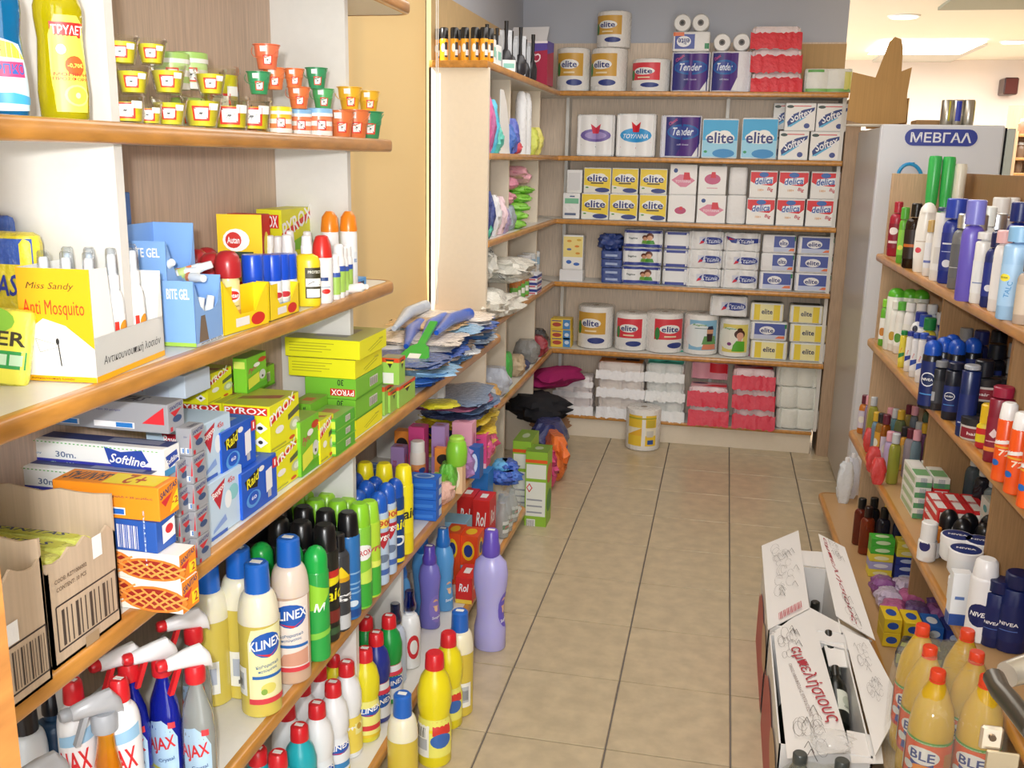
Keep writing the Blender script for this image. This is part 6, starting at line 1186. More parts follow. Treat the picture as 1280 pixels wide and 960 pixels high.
# base shelf
ZB0 = .137; g = 'roll packs on the base shelf'
def pile(x0, x1, rows, white, c, lb, Y, topc, sk=.5, d=.14, skirts=True):
    t = ZB0
    for i, (y0, y1) in enumerate(rows):
        nm = '%s, %s of the stack' % (lb, 'top one' if i == len(rows) - 1 else ORD[i] + ' from the bottom')
        if skirts: t = skirt_pack(x0, x1, y0, y1, t, nm, c, Y, g, d, white, sk, topc=topc if i == len(rows) - 1 else None)
        else: t = pk(None, x0, x1, y0, y1, t, nm, white, 2, d=d, rc=.03, rt=.02, grp=g, Y=Y, top=topc if i == len(rows) - 1 else None)
        t += .001
pile(692, 740, ((524, 503), (503, 490), (490, 478)), 'f4ecec:film', 'f0f0f2:film', 'white roll pack in the leftmost pile', YF, None)
pile(746, 804, ((530, 505), (505, 483), (483, 463)), 'f4ece6:film', 'f2f2f4:film', 'white and orange roll pack', YF - .005, [('r', 0, 0, 1, 1, 'f0923a'), ('r', .35, .5, .9, .95, '3a2a28'), ('r', .1, .1, .5, .3, 'f8c88a')])
pile(806, 854, ((536, 512), (512, 488), (488, 467)), 'eef2f0:film', 'f0f2f2:film', 'white and teal roll pack', YF, [('r', 0, 0, 1, 1, '5ac8b0'), ('r', .35, .5, .8, .9, '1f2a28')])
pk([('r', 0, 0, 1, .4, '5ac8b0'), ('r', 0, .75, 1, 1, '3aa890')], 808, 855, 484, 462, ZB0 + .31, 'teal topped roll pack leaning at the back', 'eef2f0:film', 2, Y=YF + .08)
pile(859, 908, ((545, 522), (522, 499)), 'f4dce0:film', 'e02a48:film', 'pink roll pack with red end, shorter stack', YF - .03, [('r', 0, 0, 1, 1, 'f0b8c0'), ('p', [(.3, .1), (1, .1), (1, .6), (.6, .5)], 'e02a38'), ('e', .25, .7, .22, .14, '2a3a6a')], .8)
pile(914, 966, ((547, 523), (523, 499), (499, 475)), 'f4dce0:film', 'e02a48:film', 'pink roll pack with red end, taller stack', YF - .03, [('r', 0, 0, 1, 1, 'f0b8c0'), ('p', [(.3, .1), (1, .1), (1, .6), (.6, .5)], 'e02a38'), ('e', .25, .7, .22, .14, '2a3a6a')], .7)
pk([('r', 0, 0, 1, 1, 'e8a8b8'), ('r', .5, .4, 1, 1, 'd82a3a')], 862, 908, 499, 478, ZB0 + .25, 'pink roll pack set back at the top of the shorter stack', 'f0c8d0:film', 2, Y=YF + .07); pk([('r', 0, 0, 1, 1, 'd86a8a')], 916, 966, 476, 458, ZB0 + .37, 'deep pink roll pack tucked under the shelf', 'e0a0b0:film', 2, Y=YF + .08)
pile(968, 1023, ((545, 520), (520, 493), (493, 468)), 'eef0e8:film', '', 'pale roll pack with green trim', YF, [('r', 0, 0, 1, 1, '5aa03a'), ('r', .3, .3, .8, .8, '2a3a24')], skirts=False)
# roll standing on the floor
roll(779, 823, 563, 512, 0, '', 'yellow wrapped kitchen roll standing on the floor before the plinth', 0, Y=5.47, grp=None, pr=[('r', 0, 0, 1, 1, 'f2cc40'), ('r', 0, .34, 1, .6, 'f2ead0'), ('p', [(0, .34), (.5, .6), (.5, .34)], 'f0b83a'), ('r', .5, 0, .62, 1, 'f0eee8'), ('r', .66, .6, .95, .85, 'd0b840'), ('r', .66, .3, .9, .5, 'd8d4c8'), ('r', .7, .06, .9, .2, '3a5aa0'), ('r', 0, .88, 1, .93, 'b8b040')])
# ================================================================ corner unit
rop = [(.0135, 0), (.015, .003), (.015, .042), (.0165, .05), (.0165, .062), (.014, .066)]
RO = bottle('roll_on_bottle', 'bottle', [(.0155, 0), (.017, .003), (.0165, .07), (.017, .085), (.014, .09)], 'f4a81e:plastic', [(.0165, .086), (.017, .089), (.0165, .126), (.014, .129)], '1a1a1c:plastic', [('e', .3, .6, .24, .22, 'f6f2ea'), ('r', .5, .1, .9, .9, '3a3a3c'), ('r', .5, .2, .9, .5, 'e8e8ea')], 110, (.06, .62), 25, price=False)
for i, x in enumerate((555, 568, 581, 593.5, 605)): RO.put(Vector((aty(x, 70, 3.985).x, 3.985, Z0 + .0005)), 0, 'yellow roll-on with black cap on the corner unit, %s from the left' % ORD[i], 'yellow roll-ons with black caps')
for i, (x, y) in enumerate(((547, 4.02), (612, 4.02), (601, 4.05), (575, 4.05))): RO.put(Vector((aty(x, 70, y).x, y, Z0 + .0005)), 0, 'yellow roll-on with black cap in the second row, %s from the left' % ORD[(0, 3, 2, 1)[i]], 'yellow roll-ons with black caps')
STY['wcar'] = dict(c='eef0ee', n='carton', F=[('r', .1, .3, .9, .7, '8ac8b8')], R=[('r', .1, .3, .9, .7, '8ac8b8')])
def cput(K, Y, z, lb, grp=None, x=-1.01, rz=0, sc=1): return K.put(Vector((x, Y, z + .0006)), rz, lb, grp, sc)
for i, (y, h) in enumerate(((4.12, .1), (4.22, .085))): cput(carton('wcar', .05, .07, h), y, Z0, 'small white and mint carton on top of the corner unit, %s one' % ('near', 'far')[i], x=-1.0)
HB = Kind('hair_brush', 'brush', [('handle', MB().tube([(0, 0, .1), (0, 0, .16), (0, 0, .24)], [.01, .008, .011], '1a1a1e:plastic', 10), None), ('head', MB().lathe([(.012, 0), (.03, .015), (.032, .07), (.02, .1), (.01, .11)], '2a2a30:plastic', 14, 1, .5), None), ('card', MB().box(-.03, .016, 0, .03, .018, .2, 'c8ccd2:film'), None)], .24)
for i, (y, dx) in enumerate(((4.36, 0), (4.42, -.06), (4.5, .01), (4.58, -.06), (4.66, .0), (4.76, -.05), (4.85, .0), (4.98, 0), (4.72, .03))): cput(HB, y, Z0, 'black hair brush in clear packing on the corner unit, %s from the front' % ORD[i], 'packaged hair brushes', -1.02 + dx, 15 * (i % 3) - 10, .72 + .1 * (i % 3))
cput(HB, 5.05, Z0, 'long black and chrome brush next to the first kitchen roll', None, -.995, 60, .95); cput(carton('wcar', .06, .06, .05), 4.48, Z0, 'small white carton lying before the brushes', None, -.995, 20)
STY['maro'] = dict(c='a8284a', n='pad_carton', F=[('t', 'Carefree', .5, .62, .7, .2, 'f0d8e0', 180, .3), ('p', [(.3, 1), (1, 1), (1, .8), (.6, .75)], '5a4aa0'), ('t', 'plus', .3, .78, .16, .09, 'f0d8e0', 180, .3), ('r', 0, .95, 1, 1, 'f0e8ec')], R=[('p', [(0, 1), (1, 1), (1, .8), (0, .7)], '5a4aa0')])
cput(carton('maro', .24, .12, .22), 5.32, Z0, 'maroon pad carton standing upside down behind the brushes', None, -1.07, -6)
Kind('open_flap', 'box', [('flap', MB().box(-.1, 0, 0, .1, .002, .09, 'd8d8da'), None)], .1).put(Vector((-1.07, 5.3, Z0 + .222)), -6, 'pale open flap of a carton above the maroon carton', tilt=(-.5, 0, -.1))
KB = {}
def bag(c, w_, d, h, seed=0, nm='hanging_pack'):
    k = (c, w_, d, h, seed)
    if k not in KB: KB[k] = Kind(nm, 'pack', [('pouch', crinkle(w_, d, h, c + ':film', seed, .35), None)], h)
    return KB[k]
for lst, z, g in (([(4.03, 'd85a9a', .25, 'magenta and orange'), (4.09, 'b8609a', .22, 'mauve'), (4.16, '4ac0e0', .22, 'cyan'), (4.24, '5ac8b8', .12, 'teal'), (4.5, '3a6ac0', .13, 'blue'), (4.58, '5a6ac8', .16, 'violet blue'), (4.66, 'd84a5a', .06, 'red'), (5.08, 'd8e060', .13, 'lime'), (5.2, 'e8e070', .14, 'pale yellow')], Z1, 'packs on the second corner shelf'),
                  ([(4.03, '2a3a80', .22, 'navy'), (4.1, '3a4a90', .2, 'dark blue'), (4.06, '3aa890', .08, 'green-blue'), (4.22, 'e8e8ec', .18, 'white'), (4.34, 'ecd0d8', .17, 'pale pink'), (4.42, 'b0a0c8', .12, 'lilac')], Z2, 'packs on the third corner shelf')):
    for i, (y, c, h, nm) in enumerate(lst): cput(bag(c, .1, .06, h, i), y, z, '%s packet on the %s corner shelf' % (nm, 'second' if z == Z1 else 'third'), g, -1.01)
for j in range(5): cput(bag('8ad048', .14, .12, .042, j), 4.75 + .05 * j, Z2 + .04 * j, 'lime green soft pack in the pile on the third corner shelf, %s up' % ORD[j], 'lime green soft packs', -1.03, 20)
for j, (y, dz, c) in enumerate(((4.62, .12, 'e8a0b0'), (4.7, .19, 'e090a8'), (4.9, .24, 'eca8b8'), (5.0, .21, 'f0b0c0'))): cput(bag(c, .13, .11, .06, 9 + j), y, Z2 + dz, 'pink soft pack on top of the third corner shelf pile, %s' % ('nearest', 'second', 'third', 'farthest')[j], 'pink soft packs', -1.05, 10 * j)
cput(bag('a8b8c8', .1, .16, .12, 20), 4.62, Z2, 'greyish pack under the pink packs', None, -1.03)
for i, y in enumerate((4.86, 4.98)): cput(Kind('cotton_pad_roll', 'pack', [('sleeve', MB().lathe([(.028, 0), (.03, .01), (.03, .25), (.02, .29), (.012, .3)], 'eceef0:film', 16), None)], .3), y, Z1, 'tall white cotton pad sleeve on the second corner shelf, %s one' % ('near', 'far')[i])
cd_ = [(-.12, 0), (-.12, .27), (-.06, .27), (0, .22), (.06, .12), (.09, 0)]
cput(Kind('display_card', 'card', [('card', MB().prism(cd_, 0, .004, 'eceae6', T=Matrix(((0, 0, 1, 0), (1, 0, 0, 0), (0, 1, 0, 0), (0, 0, 0, 1)))), None)], .27), 4.4, Z1, 'white curved display card on the second corner shelf', None, -.985)
PC = bottle('nail_remover_bottle', 'bottle', [(.018, 0), (.02, .003), (.02, .09), (.014, .1)], 'e89a5a:gel', capprof(.02, .098, .14), 'e8306a:plastic', [('r', 0, 0, 1, 1, '6ab04a'), ('r', .2, .3, .8, .7, 'f0f0e8')], 140, (.05, .5), 30, price=False)
for i, y in enumerate((4.72, 4.8, 4.9, 5.0)): cput(PC, y, Z3, 'bottle with hot pink cap on the fourth corner shelf, %s from the front' % ORD[i], 'pink capped bottles', -1.0, 0, 1.1)
CR = Kind('cotton_roll', 'paper roll', [('roll', MB().lathe([(.036, 0), (.04, .006), (.04, .094), (.034, .1)], 'dfe4e8:film', 18), [('band', MB().draw(cyl([(.0402, 0), (.0402, .1)], .05, 30), .08, .04, [('r', 0, 0, 1, 1, '9ab8d0')], 6))])], .1)
for j in range(2):
    for i, y in enumerate((5.12, 5.24, 5.36)): cput(CR, y, Z3 + .101 * j, 'cotton roll on the fourth corner shelf, %s row, %s' % (('lower', 'upper')[j], ('near', 'middle', 'far')[i]), 'cotton rolls', -1.03)
STY['nvw'] = dict(c='eef0f4', n='carton', R=[('r', 0, .4, 1, .8, '2a3a8a'), ('r', .1, .1, .9, .3, 'c85a6a')], F=[('r', 0, .4, 1, .8, '2a3a8a'), ('r', .1, .1, .9, .3, 'c85a6a')])
for j in range(3): cput(carton('nvw', .08, .14, .035), 5.12, Z3 + .036 * j, 'white carton with navy band on the fourth corner shelf, %s' % ('lowest', 'middle', 'top')[j], 'white cartons with navy bands', -.985)
for i, (x0, Y, z, w_, h) in enumerate(((-1.0, 4.3, .99, .2, .1), (-1.02, 4.5, 1.08, .3, .11), (-.98, 4.1, .97, .14, .12), (-1.05, 4.2, 1.12, .12, .17))):
    Kind('plastic_bag_roll', 'bag', [('bag', crinkle(w_, .28, h, 'e4e2d8:film', 30 + i, .6), None)], h).put(Vector((x0, Y, z - (z - Z3) * .0 if i else Z3 + .001)), -20 + 15 * i, 'crumpled whitish translucent bag stuffed on the corner shelf, %s' % ('lowest', 'large middle one', 'nearest', 'upright one')[i], 'whitish bags on the corner unit')
for i, (y, c, h, w_, lb) in enumerate(((4.1, 'c8ccd0', .12, .14, 'clear bag of amber things'), (4.25, 'e0b060', .09, .12, 'amber filled bag'), (4.4, 'c0c8d8', .14, .15, 'silvery bag'), (4.12, 'e08a6a', .05, .16, 'orange-red flat bag'), (4.66, '3fc04a', .16, .06, 'bright green bottle shaped pouch'), (4.86, 'c8b090', .11, .12, 'brown paper like bundle'), (5.02, '2a3a70', .05, .1, 'navy pack'), (5.2, '8a8a88', .13, .14, 'grey glossy bag'), (5.4, 'a02a3a', .12, .16, 'dark red bag'), (5.5, '2a2a2e', .14, .12, 'black glossy bag'))):
    cput(bag(c, w_, .11, h, 50 + i), y, Z4, lb + ' on the fifth corner shelf', 'bags on the fifth corner shelf', -1.02)
for i, (x, y, z, w_, d, h, c, lb, k) in enumerate(((-.86, 5.05, 0, .2, .3, .26, '24306e', 'dark blue sack on the floor in the corner', 'film'), (-.84, 4.72, .0, .16, .2, .2, 'd83a7a', 'magenta glossy bag on the floor in the corner', 'film'), (-.8, 4.9, .0, .1, .3, .24, 'f07a2a', 'orange bag beside the plinth corner', 'film'), (-.84, 4.45, 0, .14, .16, .1, '3ac88a', 'mint green bag on the floor', 'film'),
        (-.97, 5.3, .2, .3, .34, .14, '1a1a20', 'black bundle under the corner shelf', 'matte'), (-.92, 5.56, .34, .42, .2, .1, 'a01860', 'magenta cloth bundle at the left end of the base shelf', 'matte'), (-.9, 5.35, .1, .18, .2, .12, 'a07a5a', 'brown bundle in the corner', 'kraft'))):
    Kind('soft_bundle', 'bag', [('bundle', crinkle(w_, d, h, c + ':' + k, 100 + i, .5), None)], h).put(Vector((x, y, z + .001)), 12 * i, lb)
# ================================================================ right unit: toiletries
def simple(c, cap, h=.2, r=.026, sy=.7, rn=.012, caph=.04, capr=None, lab=None, zs=.8, a0=-30, kind='plastic', capkind='plastic', name='toiletry_bottle', cat='bottle', lz=(.15, .6), rcap=None):
    hb = h - caph; capr = capr or rn + .004
    pr = shoulder(r, hb + .004, min(rn, capr), .01, zs)
    return bottle(name, cat, pr, c + ':' + kind, capprof(capr, hb - .002, h, .003, rcap), cap + ':' + capkind, lab, 120, lz, a0, 1, sy, price=False)
def RL(*items): return [('r', 0, 0, 1, 1, items[0])] + list(items[1:])
W_, N_2 = 'f2f2f0', '1c2c6c'
g = 'toiletry bottles on the top right shelf'
def oval(r, h, c, cap, lab=None, sy=.6, capz=.86):
    pr = [(r * .8, 0), (r * .9, h * .02), (r, h * .3), (r * .98, h * .6), (r * .8, h * capz)]
    return bottle('shampoo_bottle', 'bottle', pr, c, [(r * .8, h * capz), (r * .7, h * .92), (r * .4, h * .98), (r * .1, h)], cap, lab, 110, (.2, .6), -30, 1, sy, price=False)
for K, x, y, t, lb, wd in (
    (simple('a82038', 'b02a3c', .21, .028, lab=RL('8a1830', ('e', .5, .7, .3, .15, 'f0e8e8'), ('r', .2, .2, .8, .3, 'e8d8d8'))), 1117, 320, 252, 'red shampoo bottle at the far end of the top right shelf', 1),
    (simple('6ab83a', '5ab040', .2, .018, lab=RL('8ad048', ('e', .5, .3, .3, .1, 'e8e05a'))), 1125, 329, 259, 'slim lime green bottle beside the red one', .9),
    (simple('3a2418', '1a1412', .2, .028, kind='gel', lab=RL('2a1a14', ('r', .1, .4, .9, .5, 'c86a2a'))), 1138, 335, 254, 'dark brown oil bottle', 1),
    (oval(.032, .22, 'f2f0ea:plastic', 'f2f0ea:plastic', RL('f2f0ea', ('e', .4, .3, .18, .1, 'd84a5a'), ('r', .2, .6, .8, .63, 'c8b8a8'))), 1152, 340, 253, 'white egg-shaped lotion bottle leaning among the others', 1),
    (simple('f0f0f0', 'c8a86a', .2, .018, lab=RL('e8ecf4', ('r', .1, .2, .9, .3, '6a7ac0'))), 1158, 345, 275, 'slim white bottle with gold cap', .9),
    (simple('f0eeea', '3a4668', .22, .024, capr=.02, caph=.01, zs=.95, lab=RL('eceae6', ('r', .3, .2, .7, .7, 'dcd8d0'))), 1171, 351, 259, 'tall white tube bottle with dark rim', 1),
    (simple('24389a', '2a44b0', .23, .03, capr=.027, caph=.05, lab=RL('22328a', ('e', .5, .2, .2, .1, 'e0e4f0'), ('r', .2, .7, .8, .74, 'e0e4f0'), ('r', .2, .5, .8, .52, 'a8b4e0'))), 1185, 354, 248, 'navy shower gel bottle with white ball', 1),
    (simple('7c7e80', 'd8dcde', .22, .029, capr=.02, capkind='metal', lab=RL('6a6c70', ('r', .1, .3, .9, .32, 'd0d0d0'))), 1196, 361, 267, 'grey bottle with chrome cap', 1),
    (simple('4a3a88', '3a2a6a', .18, .022, lab=RL('43347c')), 1203, 366, 290, 'dark violet bottle beside the grey one', 1),
    (simple('6a7cc8', '5a6ab8', .21, .029, capr=.026, caph=.035, lab=RL('7a8cd4', ('e', .3, .3, .2, .1, 'f0f0f8'), ('r', .2, .6, .8, .64, 'e8ecf8'))), 1210, 373, 288, 'periwinkle blue shower bottle', 1),
    (simple('f0f0ee', 'e4e4e4', .22, .027, capr=.024, caph=.02, zs=.9, lab=RL('eceef0', ('r', .2, .3, .8, .34, '8a9ac0'))), 1222, 379, 290, 'white cylinder bottle right of the periwinkle one', 1),
    (simple('202e70', '1a2458', .21, .026, lab=RL('22328a', ('e', .5, .25, .2, .1, 'e0e4f0'))), 1236, 384, 290, 'navy bottle set back behind the pink capped one', 1),
    (simple('f4f2f2', 'f0c0c4', .24, .024, capr=.022, caph=.035, lab=RL('f2f0f0')), 1244, 389, 288, 'white bottle with pale pink cap', 1),
    (simple('9cc4e8', '8abce4', .26, .037, capr=.03, caph=.04, zs=.9, lab=RL('a4caec', ('e', .3, .68, .22, .09, 'f0e04a'), ('t', '50% δώρο', .3, .68, .3, .06, '4a4a20'), ('t', 'TALC', .5, .4, .6, .12, '5a9ad0', 80))), 1261, 399, 283, 'large pale blue bottle with round yellow sticker', 1),
    (simple('b8a898', '7a6a60', .2, .028, lab=RL('c8b8a4')), 1277, 405, 322, 'brownish bottle at the right edge of the photo, top shelf', 1)):
    K.to(x, y, t, ZR1, 0, lb, g, wd)
def RW(x, y): return RR @ Vector((x, y, 0))
for K, x, yl, z, lb in ((simple('6a5cc0', '7a7cd0', .26, .028, capr=.024, caph=.06), 1222, 250, ZR1, 'violet capped bottle in the back row'), (simple('1c2a5a', 'c8ccd0', .22, .03, capr=.026, capkind='metal'), 1223, 268, ZR1, 'dark blue bottle with chrome collar, left one of the pair'),
                     (simple('1c2a5a', 'c8ccd0', .22, .03, capr=.026, capkind='metal'), 1247, 267, ZR1, 'dark blue bottle with chrome collar, right one of the pair'), (simple('f0f0ee', 'ececea', .25, .03, capr=.026, caph=.05), 1253, 247, ZR1, 'white bottle with broad cap in the back row'),
                     (simple('f0f0ee', 'ececea', .25, .026, capr=.02, caph=.05), 1267, 247, ZR1, 'white bottle with narrow cap in the back row'), (simple('22328a', '1c2c70', .25, .03, capr=.024, caph=.05), 1277, 253, ZR1, 'navy bottle at the right edge in the back row'),
                     (simple('f0f0ee', 'e8ece8', .24, .024, capr=.02, caph=.05), 1237, 258, ZR1, 'small white bottle between the chrome collared ones')):
    K.top(x, yl, z, None, 0, lb, 'bottles in the back row of the top right shelf')
for i, (x, c, t) in enumerate(((1158, '3cb85a', 195), (1175, '3cb85a', 196), (1190, 'e8e4d4', 205))):
    P = aty(x, 300, 4.0); P.z = ZR1 + .001; h = height_to(P, t)
    Kind('tall_tube', 'tube', [('tube', MB().lathe([(.02, 0), (.022, .004), (.022, h * .45), (.018, h * .5), (.022, h * .6), (.024, h - .012), (.021, h)], c + ':plastic', 18), None), ('end_cap', MB().lathe([(.0215, h - .004), (.012, h + .001)], c + ':plastic', 16), None)], h).put(P, 0, ('green glossy tall tube at the far end, left one', 'green glossy tall tube at the far end, right one', 'cream coloured tall tube beside the green ones')[i])
# second shelf
g = 'toiletries on the second right shelf'
LNV = RL('1a2a6a', ('e', .5, .6, .3, .16, 'e8ecf4'), ('e', .5, .6, .26, .135, '1a2a5a'), ('t', 'NIVEA', .5, .6, .42, .06, 'ffffff'), ('r', .2, .25, .8, .28, '4a8ad0'))
for i, x in enumerate((1103, 1109, 1115, 1122, 1132, 1145, 1158)):
    simple(('6ab83a', 'f0f0ea', 'f0f0ea', 'eceae4', 'f4f4f4', 'e4e8ec', 'dce4ec')[i], ('8ad040', '5ab040', 'e8e8e0', '5ab040', 'f0f0f0', 'f0f0f0', 'e8ecf0')[i], .2, .02, capr=.017, caph=.03, lab=RL('f0f0ea', ('e', .5, .35, .34, .2, ('c8843a', '7a9a4a', 'c8a03a', '5a9a3a', 'b8c8d8', 'a8b8c8', '9ab0c8')[i]))).to(x, 432 + i * 3.2, 374 + i, ZR2, 0, 'white hair care bottle in the far group, %s from the far end' % ORD[i], g)
for i, x in enumerate((1122, 1139, 1152)):
    Kind('hair_cream_jar', 'jar', [('jar', MB().lathe([(.03, 0), (.032, .005), (.032, .2), (.028, .21)], 'e8ece4:plastic', 18), None), ('lid', MB().lathe(dome(.031, .19, .235), '5ab82e:plastic', 18), None)], .235).top(x, 360 + i, ZR2, None, 0, 'tall jar with glossy green dome lid, %s from the far end' % ORD[i], g)
for i, (x, y, t, c, c2) in enumerate(((1126, 459, 413, 'e8d84a', '2a8a4a'), (1134, 464, 414, 'f0f0f0', '2a3a9a'), (1141, 471, 416, 'eceef4', '2a4aa8'), (1149, 478, 416, 'f0f0f4', '3a5ac0'), (1157, 486, 420, '1f2f80', '2a3a8a'))):
    simple(c, c2, .19, .018, capr=.016, caph=.02, zs=.9, lab=RL(c, ('p', [(.1, .2), (.9, .4), (.9, .6), (.1, .5)], c2), ('t', 'Oxy', .5, .75, .6, .08, 'd8404a', 80))).to(x, y, t, ZR2, 0, ('yellow', 'white', 'white and blue', 'white and mid-blue', 'navy')[i] + ' narrow tube standing in the middle of the second right shelf', g)
BD = Kind('roll_on_deodorant', 'deodorant', [('body', MB().lathe([(.018, 0), (.022, .01), (.022, .08), (.018, .1)], 'eef0f4:plastic', 16, 1, .8), None), ('dome', MB().lathe(dome(.021, .095, .15, 6), 'f0f2f6:plastic', 16, 1, .8), [('dark_window', MB().lathe([(.001, 0), (.009, .002), (.001, .004)], '1c2440:plastic', 12, 1, 1.4, T=Matrix.Translation((-.003, -.0165, .125)) @ Matrix.Rotation(1.2, 4, 'X')))])], .15)
for i, (x, t) in enumerate(((1147, 402), (1166, 403), (1184, 403), (1218, 412), (1236, 416), (1254, 421))): BD.top(x, t, ZR2, .15, -20, 'white domed roll-on with dark window, %s from the far end' % ORD[i], g)
for i, (x, t) in enumerate(((1168, 425), (1182, 421), (1198, 424), (1218, 422), (1192, 418))):
    spray_can(.2, .026, '14161c:plastic', '1a50b8:plastic', LNV, 'dome', 150, (.05, .7), -25).top(x, t, ZR2, .2, 0, 'black deodorant can with blue dome cap, %s from the far end' % ORD[(0, 1, 3, 4, 2)[i]], 'black deodorants with blue caps')
for K, x, y, t, lb in ((simple('2a2c34', '8a8c92', .17, .026, capr=.022, caph=.02, zs=.9, lab=RL('3a3c44', ('r', .1, .1, .5, .5, 'a8aab0'))), 1170, 512, 450, 'black and silver tube bottle'), (simple('181c2c', '22263a', .2, .03, capr=.024, caph=.02, zs=.92, lab=LNV), 1187, 524, 453, 'black bottle with a round white emblem'),
                     (simple('14265c', 'a8acb4', .21, .026, capr=.022, caph=.01, zs=.94, lab=RL('16286a', ('r', .2, .1, .8, .14, 'a8b0c8'))), 1205, 545, 456, 'navy cylinder standing at the shelf edge'), (simple('12141c', '1c1e28', .2, .03, capr=.024), 1220, 540, 450, 'black bottle set back beside the navy cylinder'),
                     (simple('8a1c34', '9a2440', .24, .036, sy=.6, capr=.03, caph=.03, zs=.93, lab=RL('8f1e38', ('p', [(.3, .5), (.5, .4), (.7, .5), (.5, .68)], 'f0d8dc'), ('r', .15, .28, .85, .31, 'e0b0b8'), ('r', 0, 0, 1, .12, 'f0923a'))), 1243, 577, 483, 'big maroon tube bottle with orange base band'),
                     (simple('c82a3a', 'f0c82a', .1, .02, lab=RL('e8d02a', ('r', 0, .4, 1, .7, 'd82a2a'))), 1230, 560, 505, 'small red and yellow bottle before the maroon one')): K.to(x, y, t, ZR2, 0, lb, g)
def tub(c, lid, r=.035, h=.06, lab=None, nm='hair_gel_jar'):
    return Kind(nm, 'jar', [('jar', MB().lathe([(r - .003, 0), (r, .004), (r, h * .65)], c + ':plastic', 20), None), ('lid', MB().lathe([(r + .001, h * .65), (r + .001, h * .96), (r - .003, h)], lid + ':plastic', 20), None), ('label', MB().draw(cyl([(r, 0), (r, h)], h * .33, -20), r * 2, h * .45, lab or RL(c), 8), None)], h)
TB = tub('d8d4d0', '2a2a2e', lab=RL('8a2434', ('t', 'hair', .5, .5, .4, .3, 'f0e8e8')))
for i, (x, y, t, dz) in enumerate(((1217, 548, 522, 0), (1232, 535, 510, .0), (1230, 499, 478, .09), (1248, 500, 480, .08))):
    P = at(x, y, ZR2 + dz); TB.put(P, 0, 'dark lidded gel jar, %s' % ('at the shelf edge', 'behind the edge jar', 'stacked at the left', 'stacked at the right')[i], 'dark lidded gel jars')
for i, (x, dz) in enumerate(((1228, 515), (1247, 517))): tub('8a2434', '3a2a2e').put(at(x, dz, ZR2 + .03), 0, 'maroon gel jar under a stacked one, %s' % ('left', 'right')[i], 'dark lidded gel jars')
tub('d8d0b8', '24262a', .036, .09, RL('2a2c30', ('t', 'hair', .5, .6, .6, .2, 'e8e8e8'))).top(1275, 447, ZR2, .12, 0, 'beige jar with black label at the right edge of the photo')
OS = spray_can(.24, .027, 'f05a1e:plastic', 'f4f4f4:plastic', RL('f0601e', ('p', [(0, .55), (1, .62), (1, 1), (0, 1)], 'f6f4f2'), ('t', '72', .6, .45, .4, .1, 'f8e8d0'), ('e', .3, .28, .16, .05, '2a6ac0'), ('r', 0, .52, 1, .55, 'f0b03a')), 'tall', 170, (.02, .82), -30)
for x, y, t, lb in ((1250, 600, 503, 'orange and white spray can at the shelf edge, farthest of three'), (1266, 616, 515, 'orange and white spray can at the shelf edge, middle of three'), (1283, 634, 528, 'orange and white spray can cut by the right edge of the photo')): OS.to(x, y, t, ZR2, 0, lb, 'orange and white spray cans')
# third shelf
g = 'goods on the third right shelf'
cs = ['c8782a', 'd8a03a', '8a5a8a', 'e0b8c8', 'b8a8d0', 'd0c8d8', 'c8b070', 'a8c8d8', 'c8cc5a', '9ab8c8', 'd8c070', '8aa890', '6a8aa0', '7ab0c0', '9aa8b8', '4a90a8', 'c89a4a', '8a9a6a', '2aa0b8', '7a6a50']
k = 0
for r_ in range(8):
    for c_ in range(4):
        P = RW(.05 + .068 * c_, .17 - .098 * r_ - .012 * c_); P.z = ZR3 + .0006
        K = simple(cs[k % 20], ('6a2a3a', 'd8b03a', 'e8a8b8', '2a2a2e', 'c8ccd0')[(k * 3) % 5], .17 + .02 * ((k * 7) % 3), .022, capr=.014, caph=.035, kind='gel' if k % 3 else 'plastic', zs=.75, lab=RL(cs[(k + 5) % 20], ('e', .5, .5, .3, .2, 'e8e4d8')))
        K.put(P, 20 * k, 'small cologne bottle, %s row from the far end, %s from the edge' % (ORD[r_], ORD[c_]), 'small cologne and care bottles'); k += 1
for i, (x, y) in enumerate(((1090, 590), (1086, 565), (1096, 605))): Kind('blister_pack', 'pack', [('card', crinkle(.05, .03, .1, 'd83a3a:film', 200 + i, .3), None)], .1).put(at(x, y, ZR3), 0, 'red blister pack at the shelf edge, %s' % ('middle', 'farthest', 'nearest')[i], 'red blister packs')
STY['tpw'] = dict(c='e8ece4', n='toothpaste_box', T=[('r', .05, .1, .95, .45, '7ab07a'), ('r', .2, .55, .9, .9, 'f4f4f0')], F=[('r', 0, 0, 1, .5, '5aa06a')] + bars(.3, .1, .7, .9, '5a6a8a'), L=[('r', .1, .2, .9, .7, 'a8c8a0')])
STY['tpr'] = dict(c='d82a30', n='toothpaste_box', T=[('r', .05, .1, .6, .9, 'f4f2f0'), ('t', 'Colgate', .45, .5, .5, .5, 'c82a30', 90)], F=[('r', .1, .2, .9, .8, 'f4f0f0')], L=[('r', .1, .3, .9, .7, 'f4f0f0')])
STY['tpt'] = dict(c='e4ece8', n='cream_box', F=[('e', .65, .4, .22, .2, '4ab0b8'), ('r', .1, .7, .8, .76, '8aa8b0')], L=[('e', .5, .5, .2, .2, '4ab0b8')], T=[('r', .1, .1, .9, .9, 'c8dcd8')])
def rbox(st, lx, ly, z, w, d, h, lb, grp=None, rz=1.4):
    P = RR @ Vector((lx, ly, 0)); P.z = z + .0006; return carton(st, w, d, h).put(P, rz, lb, grp)
